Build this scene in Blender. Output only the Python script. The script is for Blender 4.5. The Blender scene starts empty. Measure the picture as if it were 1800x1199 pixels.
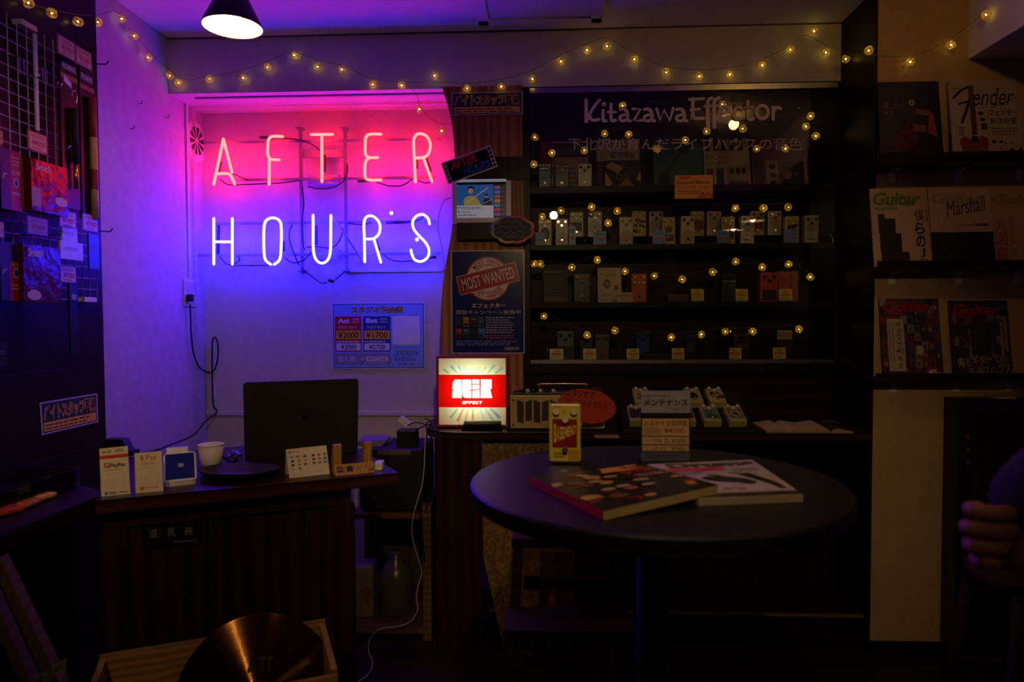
import bpy, bmesh, math, random
from mathutils import Vector, Matrix
random.seed(7)
S = bpy.context.scene
COL = S.collection

# ------------------------------------------------------------------ camera
F = 1200.0                                   # focal length in pixels of the 1800 px frame (24 mm)
CAM = Vector((0, 0, 1.235))
YAW, PITCH, ROLL = math.radians(2.62), math.radians(1.9), math.radians(-0.25)
ROT = (Matrix.Rotation(YAW, 3, 'Z') @ Matrix.Rotation(math.pi / 2 - PITCH, 3, 'X') @ Matrix.Rotation(ROLL, 3, 'Z'))
cd = bpy.data.cameras.new('camera')
cam = bpy.data.objects.new('camera', cd)
COL.objects.link(cam)
cam.location = CAM
cam.rotation_euler = ROT.to_euler()
cd.sensor_width, cd.lens, cd.sensor_fit = 36.0, 24.0, 'HORIZONTAL'
cd.clip_start = 0.02
cd.dof.use_dof = True
cd.dof.focus_distance = 2.85
cd.dof.aperture_fstop = 3.2
S.camera = cam

# ------------------------------------------------------------------ world, exposure
w = bpy.data.worlds.new('world')
S.world = w
w.use_nodes = True
w.node_tree.nodes['Background'].inputs[0].default_value = (1, .75, .5, 1)
w.node_tree.nodes['Background'].inputs[1].default_value = 0.0
S.view_settings.view_transform = 'Standard'
S.view_settings.look = 'None'
S.view_settings.exposure = 0.0
S.view_settings.gamma = 1.0
S.view_settings.use_curve_mapping = False
# strengths of the lamps of the place and of the added spotlights
L_RED = (33.0, .54, .45)
L_BLUE = (1.4, 1.1, 98.0)
L_BULB = (86, 45, 11)
L_PEND = (34, 24, 13)
L_FAIRY = (33, 23.0, 5.0)
L_BOX = .8
L_SPOT = 38.0
L_TAB = .22

# ------------------------------------------------------------------ rays through the photograph's pixels
def ray(px, py):
    return ROT @ Vector(((px - 900) / F, -(py - 599.5) / F, -1))
def onY(px, py, y):
    d = ray(px, py)
    return CAM + d * ((y - CAM.y) / d.y)
def onX(px, py, x):
    d = ray(px, py)
    return CAM + d * ((x - CAM.x) / d.x)
def onZ(px, py, z):
    d = ray(px, py)
    return CAM + d * ((z - CAM.z) / d.z)

# ------------------------------------------------------------------ materials
def lin(c):
    if isinstance(c, str):
        c = tuple(int(c[i:i + 2], 16) / 255 for i in (0, 2, 4))
    return tuple((v / 12.92 if v <= .04045 else ((v + .055) / 1.055) ** 2.4) for v in c)
MATS = {}
def mat(name, col, rough=.55, metal=0.0, var=.12, scale=18, emit=None, estr=1.0, bump=0.0, coat=0.0, spec=.5):
    if name in MATS:
        return MATS[name]
    m = bpy.data.materials.new(name)
    MATS[name] = m
    m.use_nodes = True
    nt = m.node_tree
    b = nt.nodes['Principled BSDF']
    c = lin(col)
    tc = nt.nodes.new('ShaderNodeTexCoord')
    nz = nt.nodes.new('ShaderNodeTexNoise')
    nz.inputs['Scale'].default_value = scale
    nz.inputs['Detail'].default_value = 4
    nt.links.new(tc.outputs['Object'], nz.inputs['Vector'])
    rp = nt.nodes.new('ShaderNodeValToRGB')
    rp.color_ramp.elements[0].position = .3
    rp.color_ramp.elements[1].position = .7
    rp.color_ramp.elements[0].color = (*[v * (1 - var) for v in c], 1)
    rp.color_ramp.elements[1].color = (*[min(1, v * (1 + var)) for v in c], 1)
    nt.links.new(nz.outputs['Fac'], rp.inputs['Fac'])
    nt.links.new(rp.outputs['Color'], b.inputs['Base Color'])
    b.inputs['Roughness'].default_value = rough
    b.inputs['Metallic'].default_value = metal
    b.inputs['Coat Weight'].default_value = coat
    b.inputs['Specular IOR Level'].default_value = spec
    if emit:
        b.inputs['Emission Color'].default_value = (*emit, 1)
        b.inputs['Emission Strength'].default_value = estr
    if bump:
        bp = nt.nodes.new('ShaderNodeBump')
        bp.inputs['Strength'].default_value = bump
        bp.inputs['Distance'].default_value = .004
        nt.links.new(nz.outputs['Fac'], bp.inputs['Height'])
        nt.links.new(bp.outputs['Normal'], b.inputs['Normal'])
    return m
def wood(name, c0, c1, axis='X', scale=14, rough=.4, dist=5.0, rings=False):
    if name in MATS:
        return MATS[name]
    m = bpy.data.materials.new(name)
    MATS[name] = m
    m.use_nodes = True
    nt = m.node_tree
    b = nt.nodes['Principled BSDF']
    tc = nt.nodes.new('ShaderNodeTexCoord')
    mp = nt.nodes.new('ShaderNodeMapping')
    st = {'X': (.12, 1, 1), 'Y': (1, .12, 1), 'Z': (1, 1, .12)}[axis]
    mp.inputs['Scale'].default_value = st
    nt.links.new(tc.outputs['Object'], mp.inputs['Vector'])
    wv = nt.nodes.new('ShaderNodeTexWave')
    wv.wave_type = 'RINGS' if rings else 'BANDS'
    wv.bands_direction = {'X': 'Z', 'Y': 'X', 'Z': 'X'}[axis]
    if rings:
        wv.rings_direction = {'X': 'X', 'Y': 'Y', 'Z': 'Z'}[axis]
    wv.inputs['Scale'].default_value = scale
    wv.inputs['Distortion'].default_value = dist
    wv.inputs['Detail'].default_value = 3
    nt.links.new(mp.outputs['Vector'], wv.inputs['Vector'])
    rp = nt.nodes.new('ShaderNodeValToRGB')
    rp.color_ramp.elements[0].color = (*lin(c0), 1)
    rp.color_ramp.elements[1].color = (*lin(c1), 1)
    nt.links.new(wv.outputs['Color'], rp.inputs['Fac'])
    nt.links.new(rp.outputs['Color'], b.inputs['Base Color'])
    b.inputs['Roughness'].default_value = rough
    b.inputs['Specular IOR Level'].default_value = .18
    return m
def glow(name, rgb):
    if name in MATS:
        return MATS[name]
    m = bpy.data.materials.new(name)
    MATS[name] = m
    m.use_nodes = True
    nt = m.node_tree
    nt.nodes.remove(nt.nodes['Principled BSDF'])
    e = nt.nodes.new('ShaderNodeEmission')
    e.inputs[0].default_value = (*[v / max(rgb) for v in rgb], 1)
    e.inputs[1].default_value = max(rgb)
    nt.links.new(e.outputs[0], nt.nodes['Material Output'].inputs[0])
    return m
def glass(name, tint=(1, 1, 1), refl=1.0, rough=0.0):
    if name in MATS:
        return MATS[name]
    m = bpy.data.materials.new(name)
    MATS[name] = m
    m.use_nodes = True
    nt = m.node_tree
    nt.nodes.remove(nt.nodes['Principled BSDF'])
    t = nt.nodes.new('ShaderNodeBsdfTransparent')
    t.inputs[0].default_value = (*tint, 1)
    g = nt.nodes.new('ShaderNodeBsdfGlossy')
    g.inputs['Roughness'].default_value = rough
    fr = nt.nodes.new('ShaderNodeFresnel')
    fr.inputs[0].default_value = 1.45
    mu = nt.nodes.new('ShaderNodeMath')
    mu.operation = 'MULTIPLY'
    mu.inputs[1].default_value = refl
    nt.links.new(fr.outputs[0], mu.inputs[0])
    mx = nt.nodes.new('ShaderNodeMixShader')
    nt.links.new(mu.outputs[0], mx.inputs[0])
    nt.links.new(t.outputs[0], mx.inputs[1])
    nt.links.new(g.outputs[0], mx.inputs[2])
    nt.links.new(mx.outputs[0], nt.nodes['Material Output'].inputs[0])
    return m
def translucent(name, col):
    if name in MATS:
        return MATS[name]
    m = bpy.data.materials.new(name)
    MATS[name] = m
    m.use_nodes = True
    nt = m.node_tree
    nt.nodes.remove(nt.nodes['Principled BSDF'])
    c = lin(col)
    t = nt.nodes.new('ShaderNodeBsdfTranslucent')
    t.inputs[0].default_value = (*c, 1)
    d = nt.nodes.new('ShaderNodeBsdfDiffuse')
    d.inputs[0].default_value = (*c, 1)
    mx = nt.nodes.new('ShaderNodeMixShader')
    mx.inputs[0].default_value = .25
    nt.links.new(t.outputs[0], mx.inputs[1])
    nt.links.new(d.outputs[0], mx.inputs[2])
    nt.links.new(mx.outputs[0], nt.nodes['Material Output'].inputs[0])
    return m
def P(hexcol, rough=.5):                        # printed or painted colour
    return mat('paint_%s_%d' % (hexcol, int(rough * 100)), hexcol, rough, var=.05, scale=40)

# ------------------------------------------------------------------ mesh builder
class MB:
    def __init__(s):
        s.bm = bmesh.new()
        s.mats = []
    def mi(s, m):
        if m not in s.mats:
            s.mats.append(m)
        return s.mats.index(m)
    def _tag(s, before, m, smooth=False):
        i = s.mi(m)
        for f in s.bm.faces:
            if f.index == -1 or f not in before:
                f.material_index = i
                f.smooth = smooth
    def face(s, pts, m, smooth=False):
        vs = [s.bm.verts.new(p) for p in pts]
        f = s.bm.faces.new(vs)
        f.material_index = s.mi(m)
        f.smooth = smooth
        return f
    def box(s, x0, x1, y0, y1, z0, z1, m, bevel=0, M=None):
        t = bmesh.new()
        bmesh.ops.create_cube(t, size=1)
        bmesh.ops.scale(t, vec=(abs(x1 - x0), abs(y1 - y0), abs(z1 - z0)), verts=t.verts)
        bmesh.ops.translate(t, vec=((x0 + x1) / 2, (y0 + y1) / 2, (z0 + z1) / 2), verts=t.verts)
        if bevel:
            bmesh.ops.bevel(t, geom=list(t.edges), offset=bevel, segments=2, affect='EDGES', profile=.6)
        s._merge(t, m, M)
        return s
    def _merge(s, t, m, M=None, smooth=False):
        i = s.mi(m)
        vm = {}
        for v in t.verts:
            vm[v] = s.bm.verts.new(M @ v.co if M else v.co)
        for f in t.faces:
            try:
                g = s.bm.faces.new([vm[v] for v in f.verts])
            except ValueError:
                continue
            g.material_index = i
            g.smooth = smooth
        t.free()
    def prism(s, pts, n, m, m_side=None):
        """extrude the 3D polygon pts (front) backwards by vector n"""
        a = [s.bm.verts.new(p) for p in pts]
        b = [s.bm.verts.new(Vector(p) + Vector(n)) for p in pts]
        i, j = s.mi(m), s.mi(m_side or m)
        s.bm.faces.new(a).material_index = i
        s.bm.faces.new(b[::-1]).material_index = i
        k = len(pts)
        for q in range(k):
            s.bm.faces.new([a[q], b[q], b[(q + 1) % k], a[(q + 1) % k]]).material_index = j
        return s
    def tube(s, pts, r, m, seg=8, closed=False, cap=True):
        pts = [Vector(p) for p in pts]
        n = len(pts)
        rr = r if isinstance(r, (list, tuple)) else [r] * n
        i = s.mi(m)
        rings = []
        up = Vector((0, 0, 1))
        prev = None
        for k in range(n):
            a = pts[k - 1] if (k > 0 or closed) else pts[k]
            b = pts[(k + 1) % n] if (k < n - 1 or closed) else pts[k]
            d = (b - a)
            if d.length < 1e-9:
                d = Vector((0, 0, 1))
            d.normalize()
            if prev is None:
                u = d.cross(up)
                if u.length < 1e-3:
                    u = d.cross(Vector((1, 0, 0)))
            else:
                u = prev - d * prev.dot(d)
                if u.length < 1e-6:
                    u = d.cross(up)
            u.normalize()
            prev = u
            v = d.cross(u)
            rings.append([s.bm.verts.new(pts[k] + (u * math.cos(q * 2 * math.pi / seg) + v * math.sin(q * 2 * math.pi / seg)) * rr[k]) for q in range(seg)])
        for k in range(n if closed else n - 1):
            A, B = rings[k], rings[(k + 1) % n]
            for q in range(seg):
                f = s.bm.faces.new([A[q], A[(q + 1) % seg], B[(q + 1) % seg], B[q]])
                f.material_index = i
                f.smooth = True
        if cap and not closed:
            for R_ in (rings[0][::-1], rings[-1]):
                f = s.bm.faces.new(R_)
                f.material_index = i
        return s
    def cyl(s, p0, p1, r0, m, r1=None, seg=20):
        return s.tube([p0, p1], [r0, r0 if r1 is None else r1], m, seg)
    def lathe(s, prof, m, seg=32, M=None):
        """prof: list of (r, z); spun about local Z"""
        i = s.mi(m)
        rings = []
        for r, z in prof:
            rings.append([s.bm.verts.new((M or Matrix.Identity(4)) @ Vector((r * math.cos(q * 2 * math.pi / seg), r * math.sin(q * 2 * math.pi / seg), z))) for q in range(seg)])
        for A, B in zip(rings, rings[1:]):
            for q in range(seg):
                f = s.bm.faces.new([A[q], A[(q + 1) % seg], B[(q + 1) % seg], B[q]])
                f.material_index = i
                f.smooth = True
        if prof[0][0] > 1e-4:
            pass
        return s
    def ball(s, c, r, m, sub=2, sc=(1, 1, 1)):
        t = bmesh.new()
        bmesh.ops.create_icosphere(t, subdivisions=sub, radius=r)
        bmesh.ops.scale(t, vec=sc, verts=t.verts)
        bmesh.ops.translate(t, vec=c, verts=t.verts)
        s._merge(t, m, None, True)
        return s
    def build(s, name, parent=None, local=False, origin=None):
        me = bpy.data.meshes.new(name)
        bmesh.ops.remove_doubles(s.bm, verts=s.bm.verts, dist=1e-7)
        if not local:
            if parent is not None:
                o0 = Vector(parent.location)
                if parent.parent is not None:
                    o0 = o0 + Vector(parent.parent.location)
            elif origin is not None:
                o0 = Vector(origin)
            else:
                xs = [v.co for v in s.bm.verts]
                o0 = Vector(((min(c.x for c in xs) + max(c.x for c in xs)) / 2, (min(c.y for c in xs) + max(c.y for c in xs)) / 2, min(c.z for c in xs)))
            bmesh.ops.translate(s.bm, vec=-o0, verts=s.bm.verts)
        s.bm.to_mesh(me)
        s.bm.free()
        for m in s.mats:
            me.materials.append(m)
        o = bpy.data.objects.new(name, me)
        COL.objects.link(o)
        if parent is not None:
            o.parent = parent
        elif not local:
            o.location = o0
        return o
def tag(o, label, cat, group=None, kind=None):
    o['label'] = label
    o['category'] = cat
    if group:
        o['group'] = group
    if kind:
        o['kind'] = kind
    return o
def thing(name, label, cat, loc, group=None, rot=None):
    o = bpy.data.objects.new(name, None)
    o.empty_display_size = .05
    COL.objects.link(o)
    o.location = loc
    if rot:
        o.rotation_euler = rot
    return tag(o, label, cat, group)
def structure(mb, name):
    o = mb.build(name, origin=(0, 0, 0))
    o['kind'] = 'structure'
    return o
def smooth_line(pts, n=8, closed=False):
    """Catmull-Rom through 3D points"""
    pts = [Vector(p) for p in pts]
    out = []
    N = len(pts)
    rng = range(N if closed else N - 1)
    for k in rng:
        if closed:
            p0, p1, p2, p3 = pts[k - 1], pts[k], pts[(k + 1) % N], pts[(k + 2) % N]
        else:
            p1, p2 = pts[k], pts[k + 1]
            p0 = pts[k - 1] if k else p1 * 2 - p2
            p3 = pts[k + 2] if k + 2 < N else p2 * 2 - p1
        for q in range(n):
            t = q / n
            out.append(.5 * ((2 * p1) + (p2 - p0) * t + (2 * p0 - 5 * p1 + 4 * p2 - p3) * t * t + (3 * p1 - p0 - 3 * p2 + p3) * t ** 3))
    if not closed:
        out.append(pts[-1])
    return out

# ------------------------------------------------------------------ lettering
TXT = {}
_tc = bpy.data.curves.new('lettering_source', 'FONT')
_to = bpy.data.objects.new('lettering_source', _tc)
def glyphs(s, bold=0.0, shear=0.0):
    if bold < .05 and any('\u4e00' <= ch <= '\u9fff' for ch in s):
        bold = 0.0
    key = (s, bold, shear)
    if key not in TXT:
        _tc.body = s
        _tc.size = 1
        _tc.offset = bold
        _tc.shear = shear
        _tc.fill_mode = 'FRONT'
        _tc.resolution_u = 3
        m = bpy.data.meshes.new_from_object(_to)
        vs = [(v.co.x, v.co.y) for v in m.vertices]
        fs = [tuple(p.vertices) for p in m.polygons]
        bpy.data.meshes.remove(m)
        TXT[key] = (vs, fs)
    return TXT[key]

class Sheet:
    """a board or print given by its four front corners; drawn on in its own coordinates (x right, y down)"""
    def __init__(s, TL, TR, BR, BL, coords, base, t=.002, mb=None):
        s.c = [Vector(p) for p in (TL, TR, BR, BL)]
        s.r = coords
        s.n = (s.c[1] - s.c[0]).cross(s.c[0] - s.c[3]).normalized()
        s.mb = mb or MB()
        if t:
            s.mb.prism(s.c, -s.n * t, base)
    def p(s, x, y, layer=1):
        a = (x - s.r[0]) / (s.r[2] - s.r[0])
        b = (y - s.r[1]) / (s.r[3] - s.r[1])
        top = s.c[0].lerp(s.c[1], a)
        bot = s.c[3].lerp(s.c[2], a)
        return top.lerp(bot, b) + s.n * (.00025 * layer)
    def rect(s, x0, y0, x1, y1, m, layer=1):
        s.mb.face([s.p(x0, y1, layer), s.p(x1, y1, layer), s.p(x1, y0, layer), s.p(x0, y0, layer)], m)
        return s
    def poly(s, pts, m, layer=1):
        s.mb.face([s.p(x, y, layer) for x, y in pts][::-1], m)
        return s
    def disc(s, x, y, rx, ry, m, layer=1, seg=28, rot=0, sq=1.0):
        ps = []
        for k in range(seg):
            a = 2 * math.pi * k / seg
            u, v = rx * math.cos(a), ry * math.sin(a)
            ps.append((x + u * math.cos(rot) - v * math.sin(rot), y + u * math.sin(rot) + v * math.cos(rot)))
        return s.poly(ps, m, layer)
    def ring(s, x, y, rx, ry, wd, m, layer=1, seg=28, a0=0, a1=6.2832):
        k0 = None
        for k in range(seg + 1):
            a = a0 + (a1 - a0) * k / seg
            cur = ((x + rx * math.cos(a), y + ry * math.sin(a)), (x + (rx - wd) * math.cos(a), y + (ry - wd * ry / rx) * math.sin(a)))
            if k0:
                s.poly([k0[0], cur[0], cur[1], k0[1]], m, layer)
            k0 = cur
        return s
    def rrect(s, x0, y0, x1, y1, r, m, layer=1):
        ps = []
        for cx, cy, a0 in ((x1 - r, y0 + r, -90), (x1 - r, y1 - r, 0), (x0 + r, y1 - r, 90), (x0 + r, y0 + r, 180)):
            for k in range(5):
                a = math.radians(a0 + k * 22.5)
                ps.append((cx + r * math.cos(a), cy + r * math.sin(a)))
        return s.poly(ps, m, layer)
    def frame(s, x0, y0, x1, y1, wd, m, layer=1):
        s.rect(x0, y0, x1, y0 + wd, m, layer)
        s.rect(x0, y1 - wd, x1, y1, m, layer)
        s.rect(x0, y0 + wd, x0 + wd, y1 - wd, m, layer)
        s.rect(x1 - wd, y0 + wd, x1, y1 - wd, m, layer)
        return s
    def text(s, body, x0, y0, x1, y1, m, layer=2, bold=0.0, shear=0.0, rot=0):
        vs, fs = glyphs(body, bold, shear)
        if not vs:
            return s
        ax, bx = min(v[0] for v in vs), max(v[0] for v in vs)
        ay, by = min(v[1] for v in vs), max(v[1] for v in vs)
        cx, cy = (x0 + x1) / 2, (y0 + y1) / 2
        out = []
        for x, y in vs:
            X = x0 + (x - ax) / max(bx - ax, 1e-6) * (x1 - x0)
            Y_ = y1 - (y - ay) / max(by - ay, 1e-6) * (y1 - y0)
            if rot:
                dx, dy = X - cx, Y_ - cy
                X, Y_ = cx + dx * math.cos(rot) - dy * math.sin(rot), cy + dx * math.sin(rot) + dy * math.cos(rot)
            out.append(s.mb.bm.verts.new(s.p(X, Y_, layer)))
        i = s.mb.mi(m)
        for f in fs:
            try:
                s.mb.bm.faces.new([out[k] for k in f]).material_index = i
            except ValueError:
                pass
        return s
    def vtext(s, body, x0, y0, x1, y1, m, layer=2, bold=0.0):
        h = (y1 - y0) / len(body)
        for k, ch in enumerate(body):
            if ch == 'ー':
                s.rect((x0 + x1) / 2 - (x1 - x0) * .06, y0 + h * (k + .1), (x0 + x1) / 2 + (x1 - x0) * .06, y0 + h * (k + .9), m, layer)
                continue
            s.text(ch, x0, y0 + h * (k + .06), x1, y0 + h * (k + .94), m, layer, bold)
        return s
    def dashes(s, x0, y0, x1, y1, rows, m, layer=2, fill=.45):
        """print too small to read, as broken bars"""
        rnd = random.Random(int(x0 * 7 + y0 * 13) & 65535)
        hh = (y1 - y0) / rows
        for k in range(rows):
            x = x0
            end = x1 - rnd.random() * .2 * (x1 - x0)
            while x < end:
                wd = min(end - x, (x1 - x0) * (.05 + .12 * rnd.random()))
                s.rect(x, y0 + hh * (k + .5 - fill / 2), x + wd, y0 + hh * (k + .5 + fill / 2), m, layer)
                x += wd + (x1 - x0) * .025
        return s
    def stroke(s, pts, wd, m, layer=2, smooth=True, n=6):
        q = smooth_line([Vector((x, y, 0)) for x, y in pts], n) if smooth and len(pts) > 2 else [Vector((x, y, 0)) for x, y in pts]
        L, R = [], []
        for k in range(len(q)):
            a, b = q[max(k - 1, 0)], q[min(k + 1, len(q) - 1)]
            d = (b - a)
            d = d.normalized() if d.length > 1e-9 else Vector((1, 0, 0))
            nn = Vector((-d.y, d.x, 0)) * wd / 2
            L.append(q[k] + nn)
            R.append(q[k] - nn)
        for k in range(len(q) - 1):
            s.poly([(L[k].x, L[k].y), (L[k + 1].x, L[k + 1].y), (R[k + 1].x, R[k + 1].y), (R[k].x, R[k].y)], m, layer)
        for e in (q[0], q[-1]):
            s.disc(e.x, e.y, wd / 2, wd / 2, m, layer + .6, 12)
        return s
    def build(s, name, parent=None):
        return s.mb.build(name, parent)

def sheetY(x0, y0, x1, y1, Yp, base, t=.002, rot=0.0, lean=0.0, coords=None, mb=None):
    """an upright print facing the camera side, its outline given by the photo's pixels at depth Yp"""
    cx, cy = (x0 + x1) / 2, (y0 + y1) / 2
    W = (onY(x1, cy, Yp) - onY(x0, cy, Yp)).length / 2
    H = (onY(cx, y0, Yp) - onY(cx, y1, Yp)).length / 2
    c = onY(cx, cy, Yp)
    u, v = Vector((math.cos(rot), 0, math.sin(rot))), Vector((-math.sin(rot), 0, math.cos(rot)))
    if lean:
        v = Vector((v.x, math.sin(lean), v.z * math.cos(lean)))
    return Sheet(c - u * W + v * H, c + u * W + v * H, c + u * W - v * H, c - u * W - v * H, coords or (x0, y0, x1, y1), base, t, mb)

# ------------------------------------------------------------------ the room
XL, XP, YB, YN, YR, ZC = -1.55, 1.183, 2.80, 3.07, 2.52, 2.40
WHITE = mat('white_plaster', 'c6bfb8', .75, var=.06, scale=30, bump=.12)
CEILM = mat('ceiling_paint', 'd8d3ce', .8, var=.04, scale=12)
DARKW = wood('dark_wood', '1e100a', '38200f', 'Z', 9, .38)
DARKX = wood('dark_wood_across', '140b07', '25150b', 'X', 9, .38)
DARKY = wood('dark_wood_along', '120a07', '1f110b', 'Y', 9, .38)
BLACKW = wood('black_wood', '0d0907', '1a110c', 'Z', 9, .4)
BLACK = mat('black_plastic', '0c0c0d', .4)
MBLACK = mat('matt_black', '0a0a0a', .7)
STEEL = mat('brushed_steel', 'a8a5a0', .28, 1.0)
CHROME = mat('chrome', 'd8d8d8', .12, 1.0)
GOLD = mat('gold_wire', 'd8a83a', .25, 1.0)
GOLDW = mat('gold_thread', 'e4c452', .45, .3)
WPLA = mat('white_plastic', 'd2d0cc', .45)
CREAM = mat('cream_enamel', 'c9b98a', .4)
CLEAR = glass('clear_acrylic', (.94, .95, .96), 1.0)
PANE = glass('window_glass', (.93, .94, .93), 1.0)
FLOORM = wood('floor_planks', '1d120c', '38241a', 'X', 7, .45)

m = MB(); m.box(-2.2, 3.6, -4.2, 3.4, -.08, 0, FLOORM)
for k in range(24):
    m.box(-1.6, 2.7, -.2 + k * .14, -.197 + k * .14, 0, .0006, MBLACK)
structure(m, 'floor')
m = MB(); m.box(-2.2, 3.6, -4.2, 3.4, ZC, ZC + .08, CEILM)
structure(m, 'ceiling')
m = MB(); m.box(XL - .1, XL, -4.2, YN + .1, 0, ZC, mat('grey_white_plaster', 'b2aeb4', .8, var=.08, scale=25, bump=.2))
structure(m, 'wall_left')
m = MB(); m.box(XL, XP + .3, YN, YN + .1, 0, ZC, WHITE)
structure(m, 'wall_back')
TANW = mat('tan_plaster', 'ac905e', .75, var=.08, scale=30, bump=.15)
m = MB(); m.box(XP + .008, 2.6, YR, YN + .1, 0, ZC, TANW)
structure(m, 'wall_right')
m = MB(); m.box(2.6, 2.7, -4.2, YR + .1, 0, ZC, WHITE)
structure(m, 'wall_right_side')
m = MB(); m.box(-1.65, 2.7, -4.3, -4.2, 0, ZC, mat('far_wall_paint', '6b6058', .8))
structure(m, 'wall_front')
# the beam that carries the string of lights
ZB = 2.172
m = MB(); m.box(XL, XP, YB, YN, ZB, ZC, WHITE)
structure(m, 'trim_1')
m = MB(); m.box(XL, XP, YB - .004, YB, ZC - .005, ZC, mat('shadow_gap_brown', '5a4a40', .7))
structure(m, 'trim_2')
# dark post beside the case, full height
m = MB(); m.box(XP, XP + .0078, YR - .004, YN, 0, ZC, BLACKW, .001)
structure(m, 'trim_3')
# boxed beam along the ceiling at the right
_q = onY(1702, 104, YR)
m = MB(); m.box(_q.x, 2.6, -4.2, YR, _q.z, ZC, CEILM)
structure(m, 'trim_4')
# dark panelling on the left wall
m = MB()
m.box(XL, XL + .03, -3.0, 2.295, 0, ZC, DARKY)
for k in range(1, 9):
    m.box(XL + .03, XL + .0312, -3.0, 2.295, k * .27 - .0015, k * .27 + .0015, MBLACK)
structure(m, 'trim_5')
# dado rail on the back wall
zd = onY(560, 727, YN).z
m = MB(); m.box(XL, -.2, YN - .012, YN, zd - .009, zd + .009, WHITE, .002)
structure(m, 'trim_6')
m = MB(); m.box(XP + .008, 2.6, YR - .012, YR, 0, .05, BLACKW)
structure(m, 'baseboard_right')
# ceiling hatch frame
a, b = onZ(850, 36, ZC), onZ(1048, 33, ZC)
m = MB()
HW = .022
for x in (a.x, b.x):
    m.box(x - HW, x + HW, a.y - .6, a.y + HW, ZC - .012, ZC, CEILM, .003)
for y in (a.y, a.y - .6):
    m.box(a.x - HW, b.x + HW, y - HW, y + HW, ZC - .012, ZC, CEILM, .003)
m.box(a.x + HW, b.x - HW, a.y - .6 + HW, a.y - HW, ZC - .004, ZC, CEILM)
structure(m, 'trim_7')

# ------------------------------------------------------------------ neon sign
YT, YF = 2.975, 3.03                       # tubes; frame bars
TR_ = glow('red_neon', L_RED)
TB_ = glow('blue_neon', L_BLUE)
def cp(x, y, Yp=YT):                        # crop coordinates of the sign
    return onY(310 + x / 3.527, 160 + y / 3.527, Yp)
o0 = onY(567, 470, YF)
neon = thing('neon_sign', 'glowing neon sign reading AFTER HOURS in red and blue tubes on the white wall', 'neon sign', o0)
RT = .0058
def neon_letter(strokes, m, parent=neon):
    mb = MB()
    for st, sm in strokes:
        pts = [cp(*q) for q in st]
        if sm:
            pts = smooth_line(pts, 6)
        mb.tube(pts, RT, m, 10)
        for e in (pts[0], pts[-1]):
            mb.ball(e, RT * .98, m, 1)
    return mb.build('neon_letter', parent)
LET = []
neon_letter([([(232, 580), (292, 297)], 0), ([(292, 297), (345, 505)], 0), ([(258, 514), (312, 512), (338, 527), (362, 578)], 1)], TR_)
neon_letter([([(660, 283), (600, 281), (573, 300), (567, 350), (568, 395), (585, 422), (638, 427)], 1), ([(577, 425), (575, 580)], 0)], TR_)
neon_letter([([(835, 270), (970, 269)], 0), ([(902, 275), (903, 562)], 0)], TR_)
neon_letter([([(1270, 268), (1205, 268), (1176, 286), (1171, 340), (1173, 390), (1193, 412), (1250, 413)], 1), ([(1193, 414), (1173, 440), (1169, 490), (1172, 535), (1195, 551), (1270, 552)], 1)], TR_)
neon_letter([([(1482, 565), (1476, 420), (1472, 310), (1488, 272), (1520, 266), (1556, 285), (1575, 335), (1562, 390), (1530, 412), (1485, 415)], 1), ([(1533, 415), (1585, 562)], 0)], TR_)
neon_letter([([(232, 1075), (232, 790)], 0), ([(347, 1075), (347, 790)], 0), ([(238, 935), (342, 935)], 0)], TB_)
neon_letter([([(586, 1076), (555, 1050), (544, 1000), (543, 860), (556, 805), (598, 786), (640, 805), (651, 860), (648, 1000), (637, 1050), (606, 1076)], 1)], TB_)
neon_letter([([(848, 770), (848, 900), (850, 990), (866, 1045), (902, 1068), (940, 1045), (955, 990), (957, 900), (958, 770)], 1)], TB_)
neon_letter([([(1168, 1060), (1166, 930), (1164, 815), (1185, 777), (1225, 780), (1260, 822), (1258, 880), (1225, 914), (1180, 918)], 1), ([(1225, 918), (1268, 1063)], 0)], TB_)
neon_letter([([(1570, 825), (1560, 790), (1528, 766), (1488, 776), (1465, 812), (1472, 855), (1502, 895), (1545, 940), (1566, 985), (1558, 1030), (1520, 1056), (1478, 1046), (1458, 1005), (1455, 985)], 1)], TB_)
for x, y in ((1333, 757), (1492, 920)):
    mb = MB(); mb.ball(cp(x, y), .0085, TB_, 2); mb.build('neon_dot', neon)
FRM = mat('grey_frame_metal', '8c8894', .5, 0)
for x in (770, 1046):
    mb = MB()
    A, B = cp(x, 226, YF), cp(x - 2, 1118, YF)
    mb.box(A.x - .0065, A.x + .0065, YF - .006, YF + .006, B.z, A.z, FRM)
    mb.box(A.x - .022, A.x + .0065, YF, YN, A.z - .004, A.z + .003, FRM)
    mb.box(A.x - .022, A.x + .0065, YF, YN, B.z, B.z + .006, FRM)
    mb.build('frame_upright', neon)
for xa, xb, ya, yb in ((180, 1640, 328, 294), (380, 1600, 551, 538), (240, 1610, 824, 808), (140, 1640, 1021, 1006)):
    mb = MB()
    A, B = cp(xa, ya, YF - .012), cp(xb, yb, YF - .012)
    z = (A.z + B.z) / 2
    mb.box(A.x, B.x, YF - .018, YF - .006, z - .0055, z + .0055, FRM)
    mb.build('frame_crossbar', neon)
SLV = mat('dark_sleeve', '24182a', .5)
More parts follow.
